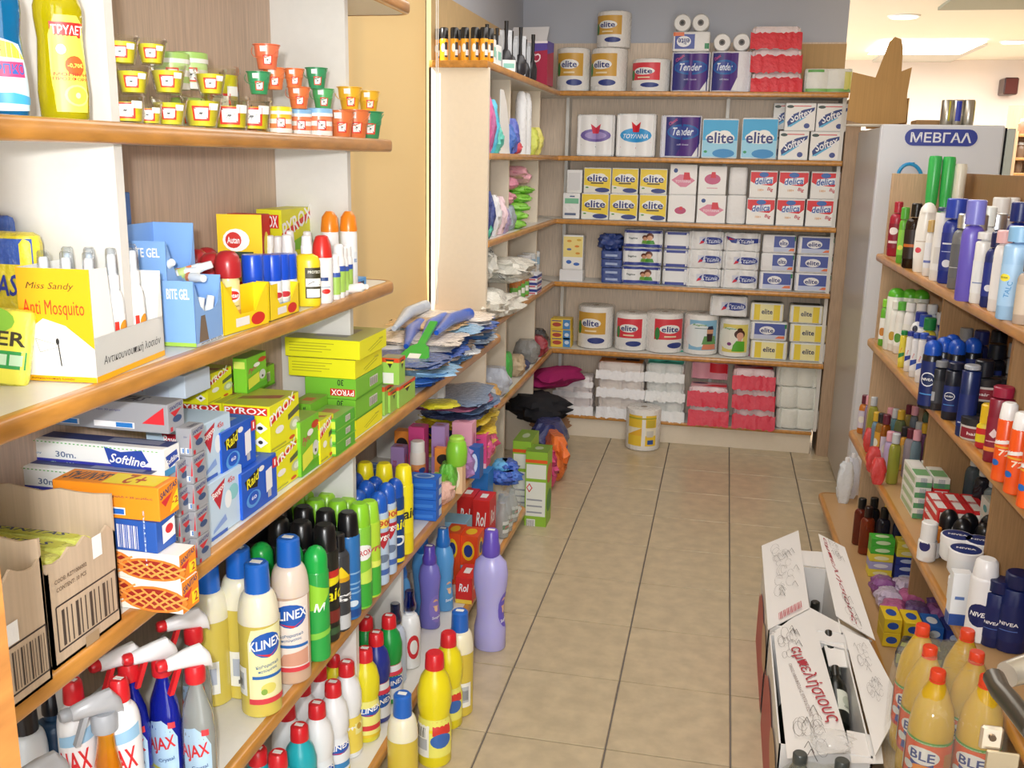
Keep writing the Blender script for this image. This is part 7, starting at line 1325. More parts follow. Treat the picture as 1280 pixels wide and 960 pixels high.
for j in range(4):
    for i in range(2): rbox('tpw' if i == 0 or j == 3 else 'tpr', .075 + .055 * i, -.78, ZR3 + .036 * j, .05, .2, .035, '%s toothpaste box, %s layer, column %s the edge' % ('pale green' if i == 0 or j == 3 else 'red', ORD[j], ('at', 'behind')[i]), 'toothpaste boxes')
for j in range(3):
    for i in range(3): rbox('tpr', .1 + .052 * i, -1.0, ZR3 + .036 * j, .048, .18, .035, 'red and white toothpaste box, %s layer, %s column' % (ORD[j], ORD[i]), 'toothpaste boxes')
for j in range(3): rbox('tpt', .245, -1.13, ZR3 + .055 * j, .1, .1, .053, 'white cream box with teal disc, %s' % ('lowest', 'middle', 'top')[j], 'white boxes with teal discs')
RB = Kind('roll_on_deodorant', 'deodorant', [('body', MB().lathe([(.02, 0), (.024, .006), (.022, .06), (.019, .075)], '1c2a5c:plastic', 18, 1, .85).draw(cyl([(.0242, 0), (.0224, .07)], .035, -20, 1, .85), .03, .03, [('r', 0, 0, 1, 1, 'dfe4ec'), ('t', 'NIVEA', .5, .5, .8, .3, '1c2a5c')], 6), None), ('cap', MB().lathe(dome(.0235, .072, .13, 6), '121318:plastic', 18, 1, .85), None)], .13)
for i, (lx, ly) in enumerate(((.08, -1.2), (.13, -1.22), (.185, -1.22), (.235, -1.24), (.1, -1.27), (.155, -1.29), (.21, -1.3), (.25, -1.33))):
    P = RW(lx, ly); P.z = ZR3 + .0006; RB.put(P, 0, 'dark roll-on with glossy black dome cap, %s row, %s' % (('rear', 'front')[i // 4], ORD[i % 4]), 'black capped roll-ons', 1.15)
for x, y, t, c, cap, lb in ((1157, 700, 652, 'f2f2f2', 'f2f2f2', 'small white rounded bottle at the shelf edge'), (1165, 696, 658, 'f0f0f0', 'f0923a', 'small bottle with orange ball cap'), (1185, 697, 655, 'f0f2f4', 'f4f4f4', 'white ridged capped bottle'), (1199, 690, 662, '2a9a5a', '1f8a4a', 'small green bottle beside the cream jars'), (1211, 700, 668, '14161c', '14161c', 'black bottle behind the cream jars')):
    simple(c, cap, .11, .024, capr=.021, caph=.05, zs=.9, sy=.9, lab=RL(c, ('e', .5, .6, .3, .3, '2a2a6a'))).to(x, y, t, ZR3, 0, lb, g)
CJ = Kind('cream_jar', 'jar', [('jar', MB().lathe([(.036, 0), (.042, .01), (.042, .05)], 'f2f4f6:plastic', 24), None), ('lid', MB().lathe([(.043, .05), (.043, .068), (.041, .07)], 'f4f4f6:plastic', 24).lathe([(.039, .0702), (.038, .0706)], '1c3070:card', 24).draw(lambda u, v, l: (u, v, .0708 + l), .06, .014, [('t', 'NIVEA', .5, .5, .8, .9, 'f4f4f6')]), None)], .07)
for i, (x, y, dz) in enumerate(((1186, 722, .0), (1190, 716, .072), (1184, 698, .06), (1222, 706, .08), (1247, 706, .09), (1225, 735, 0), (1250, 735, 0))):
    P = at(x, y, ZR3 + .07); P.z = ZR3 + .0006 if dz == 0 else ZR3 + .0715; P.x = max(P.x, RW(.06, 0).x + .03); CJ.put(P, -10, 'white cream jar with navy lid disc, %s' % ('lower at the edge', 'stacked at the edge', 'stacked behind', 'stacked in the middle', 'stacked at the right', 'lower in the middle', 'lower at the right')[i], 'white and navy cream jars')
STY['nvb'] = dict(c='eef2f6', n='cream_box', F=[('r', 0, 0, 1, .22, '2a50a0'), ('r', .2, .5, .7, .56, '5a7ab8')], L=[('r', 0, 0, 1, .22, '2a50a0')], T=[('r', .1, .1, .9, .9, 'f4f6f8')])
P = at(1194, 778, ZR3); carton('nvb', .045, .035, .14).put(P, 1.4, 'white and blue upright cream box at the shelf edge')
LW2 = RL('f2f2f4', ('e', .5, .42, .34, .2, '1a2460'), ('t', 'NIVEA', .5, .44, .5, .08, 'ffffff', 0, .2)); LN2 = RL('17245e', ('t', 'NIVEA', .5, .5, .6, .1, 'f4f4f8', 0), ('r', .2, .3, .8, .32, '5a7ac8'))
spray_can(.2, .03, 'f2f2f4:plastic', 'f0f0f2:plastic', LW2, 'tall', 150, (.05, .76), -20).to(1221, 798, 698, ZR3, 0, 'white spray can with round navy emblem on the third right shelf')
K = simple('17245e', '141e50', .19, .034, capr=.03, caph=.03, zs=.92, lab=LN2); K.to(1241, 806, 724, ZR3, 0, 'navy bottle with price sticker beside the white can'); K.to(1262, 812, 716, ZR3, 0, 'navy bottle at the right behind the door edge')
# bottom right shelf
g = 'goods on the bottom right shelf'
for i, (x, y) in enumerate(((1048, 628), (1056, 622), (1068, 618), (1077, 612))):
    Kind('refill_pouch', 'pack', [('pouch', crinkle(.07, .04, .2, ('e4ecf4', 'd8dce8', 'e8e4e4', 'd8d4dc')[i] + ':film', 220 + i, .3), None), ('spout', MB().lathe([(.01, .19), (.01, .215), (.008, .22)], 'f0f0f4:plastic', 12), None)], .22).put(at(x, y, ZR4) + Vector((.02, 0, 0)), 0, 'white refill pouch at the far end of the bottom right shelf, %s' % ('nearest the aisle', 'second', 'third', 'innermost')[i], 'white refill pouches')
for i, (lx, ly, c, cap) in enumerate(((.03, -.12, '8a3a2a', '1a1a1c'), (.08, -.1, '2a2a30', '1a1a1c'), (.13, -.14, 'c8b8a0', 'e8d82a'), (.04, -.22, 'a84a2a', '2a1a1a'), (.1, -.22, '3a3a48', '1a1a1c'), (.16, -.24, '2a3a6a', '2a4ac0'))):
    P = RW(lx, ly); P.z = ZR4 + .0006; simple(c, cap, .2, .027, kind='gel').put(P, 0, 'dark sauce-like bottle at the far end of the bottom right shelf, %s' % ('front left', 'front middle', 'with yellow cap', 'second row left', 'second row middle', 'with blue cap')[i], 'dark bottles on the bottom right shelf')
for n, c, c2 in (('sg', '4ab83a', 'd8f0c0'), ('sy', 'e8d84a', 'f4f0c0'), ('sl', 'a8a8d8', 'e8e8f4'), ('sn', '2a3f98', 'c8d8f4'), ('sb', '2a6ac0', 'e8f0f8'), ('syb', 'ecca2a', '2a50a8')): STY[n] = dict(c=c, n='soap_box', F=[('e', .5, .5, .32, .26, c2)], T=[('e', .5, .5, .3, .26, c2)])
for i, st in enumerate(('sy', 'sl', 'sy', 'sg', 'sg')): rbox(st, .06, -.42, ZR4 + .031 * i, .085, .06, .03, '%s soap box in the left stack, %s from the bottom' % ({'sy': 'yellow', 'sl': 'lilac', 'sg': 'green'}[st], ORD[i]), 'stacked soap boxes')
for i, st in enumerate(('sn', 'sn', 'sn', 'sy', 'sy')): rbox(st, .15, -.43, ZR4 + .031 * i, .08, .06, .03, '%s soap box in the right stack, %s from the bottom' % ({'sy': 'yellow', 'sn': 'navy'}[st], ORD[i]), 'stacked soap boxes')
for j in range(3):
    for i in range(4):
        P = RW(.04 + .075 * i, -.62 - .1 * j); P.z = ZR4 + .02; Kind('wipes_pack', 'pack', [('pack', crinkle(.085, .1, .07, ('8a4a90:film', 'c8b8d0:film', 'b85a90:film', '5a3a78:film')[(i + j) % 4], 240 + i + 4 * j, .4), None)], .07).put(P - Vector((0, 0, .018)), 8 * i, '%s shiny pack, %s row from the far end, %s from the edge' % (('violet', 'pale lilac', 'pink', 'dark purple')[(i + j) % 4], ORD[j], ORD[i]), 'shiny violet packs')
for j in range(2):
    for i in range(5): rbox(('syb', 'syb', 'sb', 'sn', 'sb')[i], -.0 + .06 * i, -.97 - .015 * i, ZR4 + .05 * j, .055, .1, .048, '%s plaster box, %s layer, %s from the aisle' % (('yellow', 'yellow', 'bright blue', 'navy', 'bright blue')[i], ('lower', 'upper')[j], ORD[i]), 'yellow and blue boxes')
for i in range(3):
    P = RW(.03 + .07 * i, -1.12); P.z = ZR4 + .001; soft('wipes_pack', 'pack', .06, .12, .07, '2a2c40:film', [('r', .1, .3, .9, .8, 'a8b060')], rc=.012, rt=.02, top=[('r', .1, .1, .9, .4, 'a8b060'), ('t', 'GOLD', .5, .7, .7, .2, '3a4a20')]).put(P, 14 * i - 20, 'dark pack with olive label before the yellow boxes, %s' % ('left', 'middle', 'right')[i], 'dark packs with olive labels')
# fuller back rows
DK = [simple('14161e', '1a1c24', .19, .028, capr=.024, lab=LNV), simple('1a2048', '20285c', .2, .027, capr=.022), simple('2a2c30', '8a8c90', .18, .026, capr=.02)]
for i in range(10):
    P = RW(.17 + .075 * (i % 2), -.62 - .085 * i); P.z = ZR2 + .0006; DK[i % 3].put(P, 0, 'dark bottle in the back rows of the second right shelf, %s from far end' % ORD[i], 'dark back row bottles', 1)
for i in range(8):
    P = RW(.1 + .07 * (i % 3), -.46 - .07 * (i // 3)); P.z = ZR2 + .0006; simple(('f0f0f2', '2a3a9a', 'e8d84a', 'eceef4')[i % 4], ('2a3a9a', 'f0f0f2', '2a8a4a', '3a5ac0')[i % 4], .18, .024, capr=.02, lab=RL('e8ecf4', ('e', .5, .5, .3, .2, '2a4aa0'))).put(P, 0, 'white or blue bottle behind the narrow tubes on the second right shelf, %s' % ORD[i], 'bottles behind the narrow tubes')
for i in range(12):
    P = RW(.22 if i % 2 else .16, -.12 - .16 * i); P.z = ZR1 + .0006; simple(('e8e4dc', '2a3a9a', '8a8c90', 'f0f0f0', '3a2a6a', 'd8c8b8')[i % 6], ('f0f0f0', '1c2c70', 'd0d0d0', 'e0e0e0', '5a4ab0', '8a6a50')[i % 6], .2, .026, capr=.02).put(P, 0, 'bottle in the hidden back row of the top right shelf, %s from the far end' % ORD[i], 'hidden back row bottles')
for i in range(6):
    P = RW(.24, -.6 - .11 * i); P.z = ZR3 + .0006; simple(('8a9aa8', '2a3a6a', '6a7a80', '3a3a44', '9ab0b8', '2a2c3a')[i], 'c8ccd0', .22, .028, kind='gel').put(P, 0, 'tall tinted bottle behind the toothpaste boxes, %s from the far end' % ORD[i], 'tinted bottles behind the boxes')
Kind('soft_bundle', 'bag', [('bundle', crinkle(.09, .2, .5, '141416:matte', 301, .5), None)], .5).put((.74, 5.84, .001), 0, 'black bag in the gap between the back shelving and the fridge')
# ================================================================ wine cartons on the floor
def quad_sheet(pts, t, spec, prints=None, N=None):
    """sheet of card through 4 points (bl, br, tr, tl), thickness t, with print on the upper side"""
    p = [Vector(q) for q in pts]; n = (p[1] - p[0]).cross(p[3] - p[0]).normalized()
    vs = p + [q - n * t for q in p]; m = MB().add(vs, [(0, 1, 2, 3), (7, 6, 5, 4), (0, 4, 5, 1), (1, 5, 6, 2), (2, 6, 7, 3), (3, 7, 4, 0)], spec)
    out = [m]
    if prints:
        W = (p[1] - p[0]).length; H = (p[3] - p[0]).length
        def mp(u, v, l):
            l += .0035; a, b = u / W + .5, v / H + .5; q = (p[0] * (1 - a) + p[1] * a) * (1 - b) + (p[3] * (1 - a) + p[2] * a) * b; return q + n * l
        out.append(MB().draw(mp, W, H, prints))
    return out
rnd = random.Random(11)
def grapes(cx, cy, s, asp=1.0):
    out = []
    for k in range(9):
        x, y = cx + rnd.uniform(-s, s), cy + rnd.uniform(-s, s) * asp * .7; r = s * rnd.uniform(.3, .55)
        out.append(('l', [(x + r * math.cos(a), y + r * asp * .6 * math.sin(a)) for a in [2*math.pi*q/9 * .9 for q in range(10)]], .0011, '6a6462'))
    for k in range(4):
        x, y = cx + rnd.uniform(-s, s) * 1.2, cy + rnd.uniform(-s, s) * asp * .8; out.append(('l', [(x, y), (x + s * .4, y + s * .2), (x + s * .7, y - s * .2)], .0018, '4a4442'))
    return out
CW = 'eceae8:card'
def wcarton(x0, y0, x1, y1, h, label, flaps):
    e = .004; parts = []
    root = link('wine_carton', None); root.location = (x0, y0, 0); tag(root, label, 'box')
    def add(nm, m, pr=None):
        for i, q in enumerate(m if isinstance(m, list) else [m]):
            o = link(nm if i == 0 else nm + '_print', q.mesh(nm), root if i == 0 else prev)
            if i == 0: o.matrix_parent_inverse = Matrix.Translation((-x0, -y0, 0)); prev = o
    add('bottom', MB().box(x0, y0, 0, x1, y1, e, CW)); add('near_wall', MB().box(x0, y0, 0, x1, y0 + e, h, CW)); add('far_wall', MB().box(x0, y1 - e, 0, x1, y1, h, CW)); add('right_wall', MB().box(x1 - e, y0, 0, x1, y1, h, CW))
    add('left_wall', quad_sheet([(x0, y1, 0), (x0, y0, 0), (x0, y0, h), (x0, y1, h)], e, CW, [('r', 0, .0, 1, .62, 'b8303a'), ('e', .4, .6, .3, .2, 'b8303a'), ('e', .85, .62, .25, .2, 'c8a07a')]))
    add('divider', MB().box((x0+x1)/2 - .002, y0 + e, e, (x0+x1)/2 + .002, y1 - e, h * .8, 'a89a88:kraft'))
    for pts, pr in flaps: add('flap', quad_sheet([tuple(at(a, b, c)) for a, b, c in pts], .003, CW, pr))
    return root
HW = .295
txt = ('t', 'αμπελήσιους', .66, .52, .6, .26, 'b02a3a', -90, .2)
wcarton(.212, 2.80, .425, 3.28, HW, 'farther white wine carton with open flaps and grape drawings', [
    ([(960, 787, HW + .002), (1012, 760, HW + .002), (998, 663, HW + .012), (952, 682, HW + .012)], [('r', .26 + .028 * i, .03, .26 + .028 * i + (.018 if i % 3 else .01), .1, 'c8646c') for i in range(20)] + grapes(.5, .72, .2) + grapes(.5, .4, .2)),
    ([(1045, 770, HW + .006), (1094, 800, HW + .03), (1056, 684, HW + .035), (1023, 667, HW + .006)], [('t', 'αμπελήσιους', .38, .5, 3.2, .055, 'b04450', -84, .2, .004)] + grapes(.55, .15, .18) + grapes(.55, .85, .15)),
    ([(968, 789, HW - .002), (1062, 812, HW - .006), (1090, 801, HW - .004), (1010, 758, HW - .002)], None),
    ([(1001, 706, HW - .002), (1036, 710, HW - .004), (1032, 690, HW - .003), (1000, 688, HW - .002)], None)])
wcarton(.212, 2.17, .425, 2.74, HW, 'nearer white wine carton with red cursive lettering on its flap', [
    ([(984, 948, HW + .004), (1063, 939, HW + .004), (1018, 779, HW + .006), (967, 791, HW + .004)], [('t', 'αμπελήσιους', .64, .5, 2.5, .085, 'b02a3a', -80, .2, .006), ('t', 'ΟΙΝΟΣ ΗΜΙΑΦΡΩΔΗΣ ΕΠΙΤΡΑΠΕΖΙΟΣ', .38, .46, 1.7, .018, '9a8a88', -82, 0, .004)] + grapes(.3, .87, .17) + grapes(.42, .14, .2)),
    ([(1094, 944, HW + .008), (1128, 880, HW + .03), (1086, 800, HW + .03), (1054, 786, HW + .008)], grapes(.45, .7, .2) + grapes(.5, .35, .18)),
    ([(1058, 914, HW - .006), (1100, 922, HW - .008), (1104, 955, HW - .008), (1064, 955, HW - .006)], None),
    ([(1036, 832, HW - .02), (1064, 834, HW - .02), (1058, 803, HW - .008), (1028, 798, HW - .008)], None),
    ([(957, 871, .12), (962, 880, .12), (970, 792, HW), (965, 790, HW)], None)])
wb = [(.034, 0), (.037, .005), (.037, .17), (.03, .2), (.014, .23), (.0135, .275), (.0145, .28)]
WB = Kind('wine_bottle', 'bottle', [('bottle', MB().lathe(wb, '0e1510:plastic', 20), None), ('capsule', MB().lathe([(.0152, .23), (.0152, .28), (.012, .283)], '2a2a26:plastic', 16), None), ('label', MB().draw(cyl(wb, .1, 60), .09, .09, [('r', 0, 0, 1, 1, 'd8dcd0'), ('e', .5, .5, .3, .3, 'b8c0b0'), ('t', 'ΟΙΝΟΣ', .5, .2, .5, .1, '4a5a4a')], 9), None)], .283)
for i, (x, y, tx) in enumerate(((.385, 2.56, 1.15), (.385, 2.36, 1.2))):
    WB.put((x, y + .06, .21), 90 if 0 else 0, 'dark wine bottle lying in the nearer carton, %s one' % ('farther', 'nearer')[i], 'lying wine bottles', .72, (-tx, 0, .5))
for i, (x, y) in enumerate(((.26, 2.9), (.37, 2.9), (.26, 3.05), (.37, 3.05), (.26, 2.3), (.26, 2.5))): WB.put((x, y, .006), 60, 'dark wine bottle standing in a carton, %s' % ('far carton front left', 'far carton front right', 'far carton rear left', 'far carton rear right', 'near carton first', 'near carton second')[i], 'standing wine bottles', .95)
# ================================================================ shrink-wrapped juice bottles
bz = .272
jp = [(.036, 0), (.044, .012), (.046, .04), (.044, .06), (.046, .08), (.046, .2), (.04, .245), (.024, .285), (.0145, .305), (.014, .312)]
BLE = [('r', 0, .0, 1, 1, 'e8541e'), ('r', 0, .93, 1, 1, '4aa02e'), ('r', 0, 0, 1, .1, 'c8321a'), ('p', [(.3, .1), (.7, .1), (.66, .55), (.34, .55)], '1f3a98'), ('e', .5, .66, .24, .19, 'f4f4f2'), ('t', 'BLE', .5, .66, .34, .2, '1f3a90'), ('e', .54, .34, .2, .13, 'f08a1e'), ('e', .56, .32, .13, .085, 'f8c83a'), ('e', .3, .36, .09, .09, 'dfe4e4'),
       ('r', .8, .4, .98, .75, 'c8803a'), ('r', .84, .05, 1, .35, 'c8d0e8'), ('t', 'Πορτοκαλάδα', .5, .965, .6, .03, 'f0f0e0'), ('r', .02, .1, .16, .8, 'd8e0ea')]
JB = Kind('orange_drink_bottle', 'bottle', [('bottle', MB().lathe(jp, 'd8b024:cloudy', 26), None), ('cap', MB().lathe([(.0155, .308), (.016, .31), (.016, .326), (.0145, .329)], 'e84a2a:plastic', 20), [('ring', MB().lathe([(.0165, .303), (.0165, .307)], 'e84a2a:plastic', 20))]), ('label', MB().draw(cyl(jp, .128, -15), .15, .105, BLE, 12, 3), None)], .329)
caps = [(1156, 778), (1216, 787), (1162, 806), (1226, 817), (1169, 839), (1232, 855)]
names = ['rear left', 'rear right', 'middle left', 'middle right', 'front left', 'front right']
for i in range(6):
    P = Vector((.512 + .012 * (0) + .098 * (i % 2) + .004 * (2 - i // 2), 2.26 - .108 * (i // 2), bz)); JB.put(P, -12, 'orange drink bottle with red cap in the shrink-wrapped pack, %s' % names[i], 'orange drink bottles in the pack')
def film(cx, cy, hx, hy, z0, hb, htop, seed):
    r = random.Random(seed); R = []
    for t, k in ((0, 1.02), (.3, 1.04), (.6, 1.04), (.72, 1.02), (.82, .93), (.9, .78), (.96, .62), (.985, .4)):
        ring_ = []
        for q in range(36):
            a = 2 * math.pi * q / 36; c, s = math.cos(a), math.sin(a); e = (abs(c) ** 6 + abs(s) ** 6) ** (-1/6)
            j = 1 + r.uniform(-.012, .012); ring_.append((cx + c * e * hx * k * j, cy + s * e * hy * k * j, z0 + t * hb + r.uniform(-.003, .003)))
        R.append(ring_)
    return MB().rings(R, 'e8ecd8:wrap')
o = link('shrink_film', film(.563, 2.15, .1, .157, bz, .318, 0, 3).mesh('shrink_film')); tag(o, 'glossy shrink film wrapped around the orange drink bottles', 'wrapping')
STY['kb'] = dict(c='b09878:kraft', n='cardboard_box'); carton('kb', .22, .33, bz - .001).put((.563, 2.15, 0), 0, 'brown carton under the shrink-wrapped orange drinks')
GB = Kind('drink_bottle', 'bottle', [('bottle', MB().lathe(jp, '6a6c66:gel', 22), None), ('cap', MB().lathe([(.0155, .305), (.0165, .308), (.0165, .329), (.014, .332)], '4a4e4c:plastic', 18), None)], .332)
for i, (x, y) in enumerate(((.252, 2.085), (.344, 2.08), (.25, 1.985), (.345, 1.98))): GB.put((x, y, .001), 0, 'grey capped bottle at the bottom edge of the photo, %s' % ('left', 'right', 'left behind the frame', 'right behind the frame')[i], 'grey capped bottles')
o = link('shrink_film', film(.298, 2.03, .1, .11, 0.001, .32, 0, 5).mesh('shrink_film')); tag(o, 'thin film wrapped over the grey capped bottles', 'wrapping')
Kind('film_knot', 'wrapping', [('film', crinkle(.09, .05, .05, 'e8eaea:wrap', 9, .7), None)], .05).put((.33, 2.16, .302), 0, 'crumpled clear film on the near end of the wine carton')
# ================================================================ fridge and things round it
YFr = 4.75; xa = aty(1102, 160, YFr).x; xb = aty(1259, 162, YFr).x; xc = aty(1271, 162, YFr).x; zt = aty(1102, 155, YFr).z
FW = 'dcdfe6:plastic'
fr = [('cabinet', MB().box(xa + .005, YFr + .06, .02, xb, YFr + .85, zt - .01, 'b9b4ac:laminate', .006), None), ('door_panel', MB().box(xa, YFr, .08, xb - .006, YFr + .055, zt, FW, .008), None), ('hinge_side', MB().box(xb + .004, YFr + .005, .02, xc, YFr + .6, zt - .012, 'c4ccc4:plastic', .004), None), ('seal', MB().box(xb - .006, YFr + .012, .05, xb + .004, YFr + .05, zt - .01, '18181a:matte'), None)]
pl_, pr_ = aty(1131, 171, YFr), aty(1222, 171, YFr); W = pr_.x - pl_.x; H = aty(1170, 161, YFr).z - aty(1170, 182, YFr).z; cx, cz = (pl_.x + pr_.x) / 2, (aty(1176, 161.5, YFr).z + aty(1176, 182.5, YFr).z) / 2
n = 10; cap_ = [(W/2 - H/2 + H/2 * math.cos(a), H/2 * math.sin(a)) for a in [math.pi * (k / n - .5) for k in range(n + 1)]]; poly = cap_ + [(-x, -y) for x, y in cap_]
T_ = Matrix(((1, 0, 0, cx), (0, 0, -1, YFr + .0), (0, 1, 0, cz), (0, 0, 0, 1)))
sg = MB().prism(poly, 0, .003, '2a3a9a:plastic', T=T_).draw(lambda u, v, l: (cx + u, YFr - .003 - l, cz + v), W, H, [('t', 'ΜΕΒΓΑΛ', .5, .5, .84, .6, 'e8ecf4')])
fr.append(('brand_plate', sg, None)); fr.append(('foot', MB().lathe([(.02, 0), (.02, .02)], '2a2a2a:matte', 10, T=Matrix.Translation((xa + .06, YFr + .1, 0))), None)); fr.append(('foot', MB().lathe([(.02, 0), (.02, .02)], '2a2a2a:matte', 10, T=Matrix.Translation((xb - .06, YFr + .1, 0))), None))
Kind('refrigerator', 'fridge', fr, 1.8).put((0, 0, 0), 0, 'tall pale grey fridge with a blue name plate, behind the right shelving')
cp = [aty(1063, 165, 5.62), aty(1068, 230, 5.6), aty(1068, 300, 5.6), aty(1062, 400, 5.6), aty(1060, 480, 5.6)]
Kind('power_cable', 'cable', [('cable', MB().tube([Vector((max(p.x, .69), p.y, p.z)) for p in cp], .005, '2a2826:matte', 8), None)], 1).put((0, 0, 0), 0, 'dark cable hanging beside the fridge')
cm = aty(1085, 154, 5.1); Kind('white_cable', 'cable', [('cable', MB().tube([(cm.x + .1 * math.cos(a) * (1 + .1 * math.sin(3*a)), 5.08 + .05 * math.sin(a), zt + .004 + .003 * k / 40) for k, a in enumerate([.35 * q for q in range(40)])], .004, 'dcd4c4:plastic', 6), None)], 1).put((0, 0, 0), 0, 'coil of whitish cable on the fridge top')
def face(pts, Y, t, spec): # upright sheet from pixel outline at depth Y
    q = [aty(a, b, Y) for a, b in pts]; return MB().prism([(p.x, p.z) for p in q], -Y - t, -Y, spec, T=Matrix(((1, 0, 0, 0), (0, 0, -1, 0), (0, 1, 0, 0), (0, 0, 0, 1))))
KR = 'b8905a:kraft'
Kind('cardboard_box', 'box', [('front', face([(1058, 150), (1066, 90), (1095, 97), (1134, 117), (1134, 153), (1090, 158)], 5.2, .005, KR), None), ('tall_flap', face([(1094, 98), (1112, 52), (1119, 46), (1127, 49), (1129, 60), (1127, 89), (1140, 84), (1134, 118)], 5.21, .005, KR), None), ('back', MB().box(aty(1090, 150, 5.2).x, 5.4, zt, aty(1134, 150, 5.2).x, 5.405, zt + .13, KR), None), ('side', MB().box(aty(1134, 150, 5.2).x - .005, 5.2, zt, aty(1134, 150, 5.2).x, 5.4, zt + .14, KR), None)], .4).put((0, 0, 0), 0, 'brown cardboard box with a torn pointed flap on the fridge')
Kind('cardboard_sheet', 'box', [('sheet', MB().box(.36, 5.935, 2.03, .60, 5.942, 2.3, 'caa878:kraft'), None)], .2).put((0, 0, 0), 0, 'tan board behind the right end of the top shelf')
a_ = aty(1146, 150, 5.0); b_ = aty(1177, 150, 5.0); STY['kb2'] = dict(c='a8845a:kraft', n='cardboard_box'); carton('kb2', b_.x - a_.x, .15, .03).put(((a_.x + b_.x) / 2, 5.08, zt), 0, 'low brown box on the fridge beside the silver cans')
for i, x in enumerate((1182, 1195, 1209)):
    P = aty(x, 154, 4.95); P.z = zt - .008; h = height_to(P, 125); r = .026; pr0 = [(r, 0), (r, h)]
    Kind('tin_can', 'can', [('can', MB().lathe([(r - .002, 0), (r, .003), (r, h - .003), (r - .002, h)], 'c0bdb4:metal', 20), None), ('label', MB().draw(cyl(pr0, h * .6, (30, 0, 70)[i]), r * .9, h * .7, [('r', 0, 0, 1, 1, '2a3ab0') if i == 1 else ('r', 0, 0, .3, 1, 'd8d04a')], 6), None)], h).put(P, 0, 'silver can on top of the fridge, %s of three' % ('left', 'middle with blue label', 'right')[i], 'silver cans on the fridge')
hk = [aty(1137 + 15 * math.cos(a), 223 + 18 * math.sin(a), 4.7) for a in [math.pi * (1 + k / 12) for k in range(13)]]
Kind('plastic_hook', 'hook', [('ring', MB().tube(hk, .008, '2a9ad8:plastic', 8), None), ('knob', MB().tube([aty(1141, 207, 4.7), aty(1141, 203, 4.7)], .008, '2a9ad8:plastic', 8), None)], .1).put((0, 0, 0), 0, 'bright blue plastic ring hanging on the fridge front')
a_ = aty(1254, 108, 10.1); Kind('wall_speaker', 'speaker', [('cabinet', MB().box(a_.x - .02, 9.98, a_.z - .08, a_.x + .1, 10.19, a_.z + .07, '3a1c1c:plastic', .01), None), ('bracket', MB().box(a_.x + .02, 10.19, a_.z - .02, a_.x + .06, 10.21, a_.z + .02, '2a2a2a:metal'), None), ('grille', MB().box(a_.x - .01, 9.97, a_.z - .07, a_.x + .09, 9.98, a_.z + .06, '5a2a26:matte'), None)], .2).put((0, 0, 0), 0, 'small dark red speaker high on the far wall')
# distant shelf with jars
x0 = aty(1262, 190, 8.0).x; dsu = link('display_shelving', None); tag(dsu, 'distant wooden shelving with glass jars at the right edge of the photo', 'shelving unit')
zsd = [aty(1270, y, 8.0).z for y in (168, 197, 216)]
for z in zsd: link('shelf', MB().box(x0 + .02, 7.9, z - .02, x0 + .9, 8.25, z, 'd8a060:wood', .003).mesh('shelf'), dsu)
link('back_panel', MB().box(x0 + .02, 8.25, .1, x0 + .9, 8.27, zsd[0] + .22, 'e0b890:veneer').mesh('back_panel'), dsu)
link('side_panel', MB().box(x0, 7.9, 0, x0 + .02, 8.27, zsd[0] + .02, 'e0b890:veneer').mesh('side_panel'), dsu)
DJ = Kind('glass_jar', 'jar', [('jar', MB().lathe([(.03, 0), (.035, .01), (.035, .07), (.02, .09)], 'b89a80:gel', 14), None), ('lid', MB().lathe([(.022, .09), (.022, .105), (.018, .11)], 'd8d8d4:plastic', 14), None)], .11)
for j, z in enumerate(zsd):
    for i in range(4): DJ.put((x0 + .06 + .08 * i, 7.97, z + .001), 0, 'small jar on the distant shelving, %s shelf, %s from the left' % (('top', 'middle', 'lower')[j], ORD[i]), 'jars on the distant shelving')
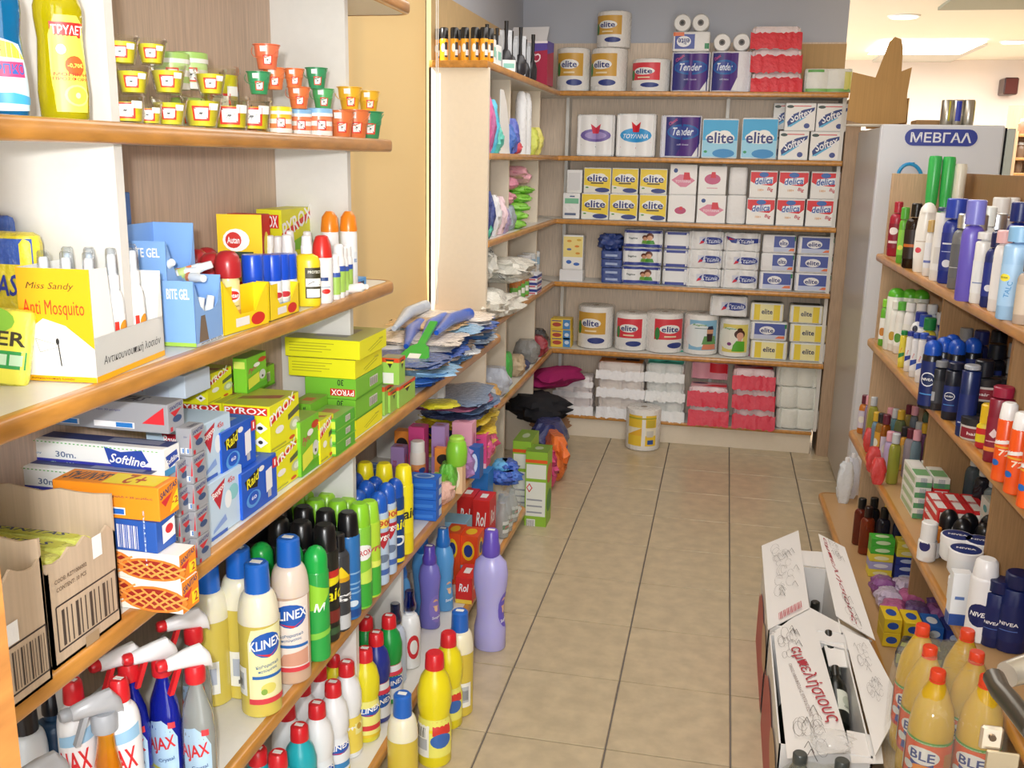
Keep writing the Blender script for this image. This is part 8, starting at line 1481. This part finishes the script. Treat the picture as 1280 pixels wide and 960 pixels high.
# ================================================================ doorway at the camera
lj = aty(0, 880, .55); jx = lj.x
struct('door_1', MB().box(jx - .06, .5, 0, aty(9, 890, .55).x, .56, 2.1, 'b87c42:wood', .002))
rx = aty(1262, 740, 1.02).x
dr = struct('door_2', MB().box(rx - .012, .98, 0, rx + .012, 1.03, 2.05 * 0 + .98, '8a4630:wood', .002))
struct('door_stile', MB().box(rx + .012, .90, 0, rx + .05, .935, .92, 'd8b07a:wood', .002), dr)
struct('door_panel', MB().box(rx + .012, .995, 0, rx + .4, 1.01, .975, '6e5a2c:metal', .001), dr)
H0 = aty(1282, 836, .82); H1 = aty(1243, 848, .80); H2 = aty(1262, 876, .76); H3 = aty(1292, 915, .72)
hd = struct('door_handle', MB().tube([H0 + Vector((.03, 0, 0)), H0, H0 * .4 + H1 * .6], [.013, .012, .0105], 'c8c4b8:metal', 14).tube([H1, H1 * .45 + H2 * .55 + Vector((-.002, 0, 0)), H2, H3], [.009, .0085, .0085, .0085], '5a5650:metal', 12), dr)
K1 = aty(1238, 920, .8)
struct('lock_plate', MB().box(K1.x - .009, .795, K1.z - .011, K1.x + .009, .80, K1.z + .011, 'c8bca8:metal', .002).tube([K1 + Vector((0, -.001, .002)), K1 + Vector((0, -.007, .002))], .003, '5a4a3a:metal', 10), dr)
K2 = aty(1250, 950, .8)
struct('key_tag', MB().box(K2.x - .014, .79, K2.z - .02, K2.x + .012, .793, K2.z + .013, 'a89a80:metal', .001), dr)
# ---------------------------------------------------------------- give every thing an origin at its own base
def settle(r):
    kids = []
    def walk(o):
        for c in o.children: kids.append(c); walk(c)
    walk(r); ms = {o.data for o in kids + [r] if o.data}
    if not ms or any(m.users > 1 for m in ms) or any(o.location.length > 1e-6 for o in kids): return
    co = [v.co for m in ms for v in m.vertices]
    c = Vector(((min(v.x for v in co) + max(v.x for v in co)) / 2, (min(v.y for v in co) + max(v.y for v in co)) / 2, min(v.z for v in co)))
    for m in ms: m.transform(Matrix.Translation(-c))
    r.location = c
for o in list(COL.objects):
    if not o.parent and o.get('category') and o.location.length < 1e-6 and o.rotation_euler.to_matrix().is_orthogonal and abs(o.rotation_euler.z) < 1e-6: settle(o)
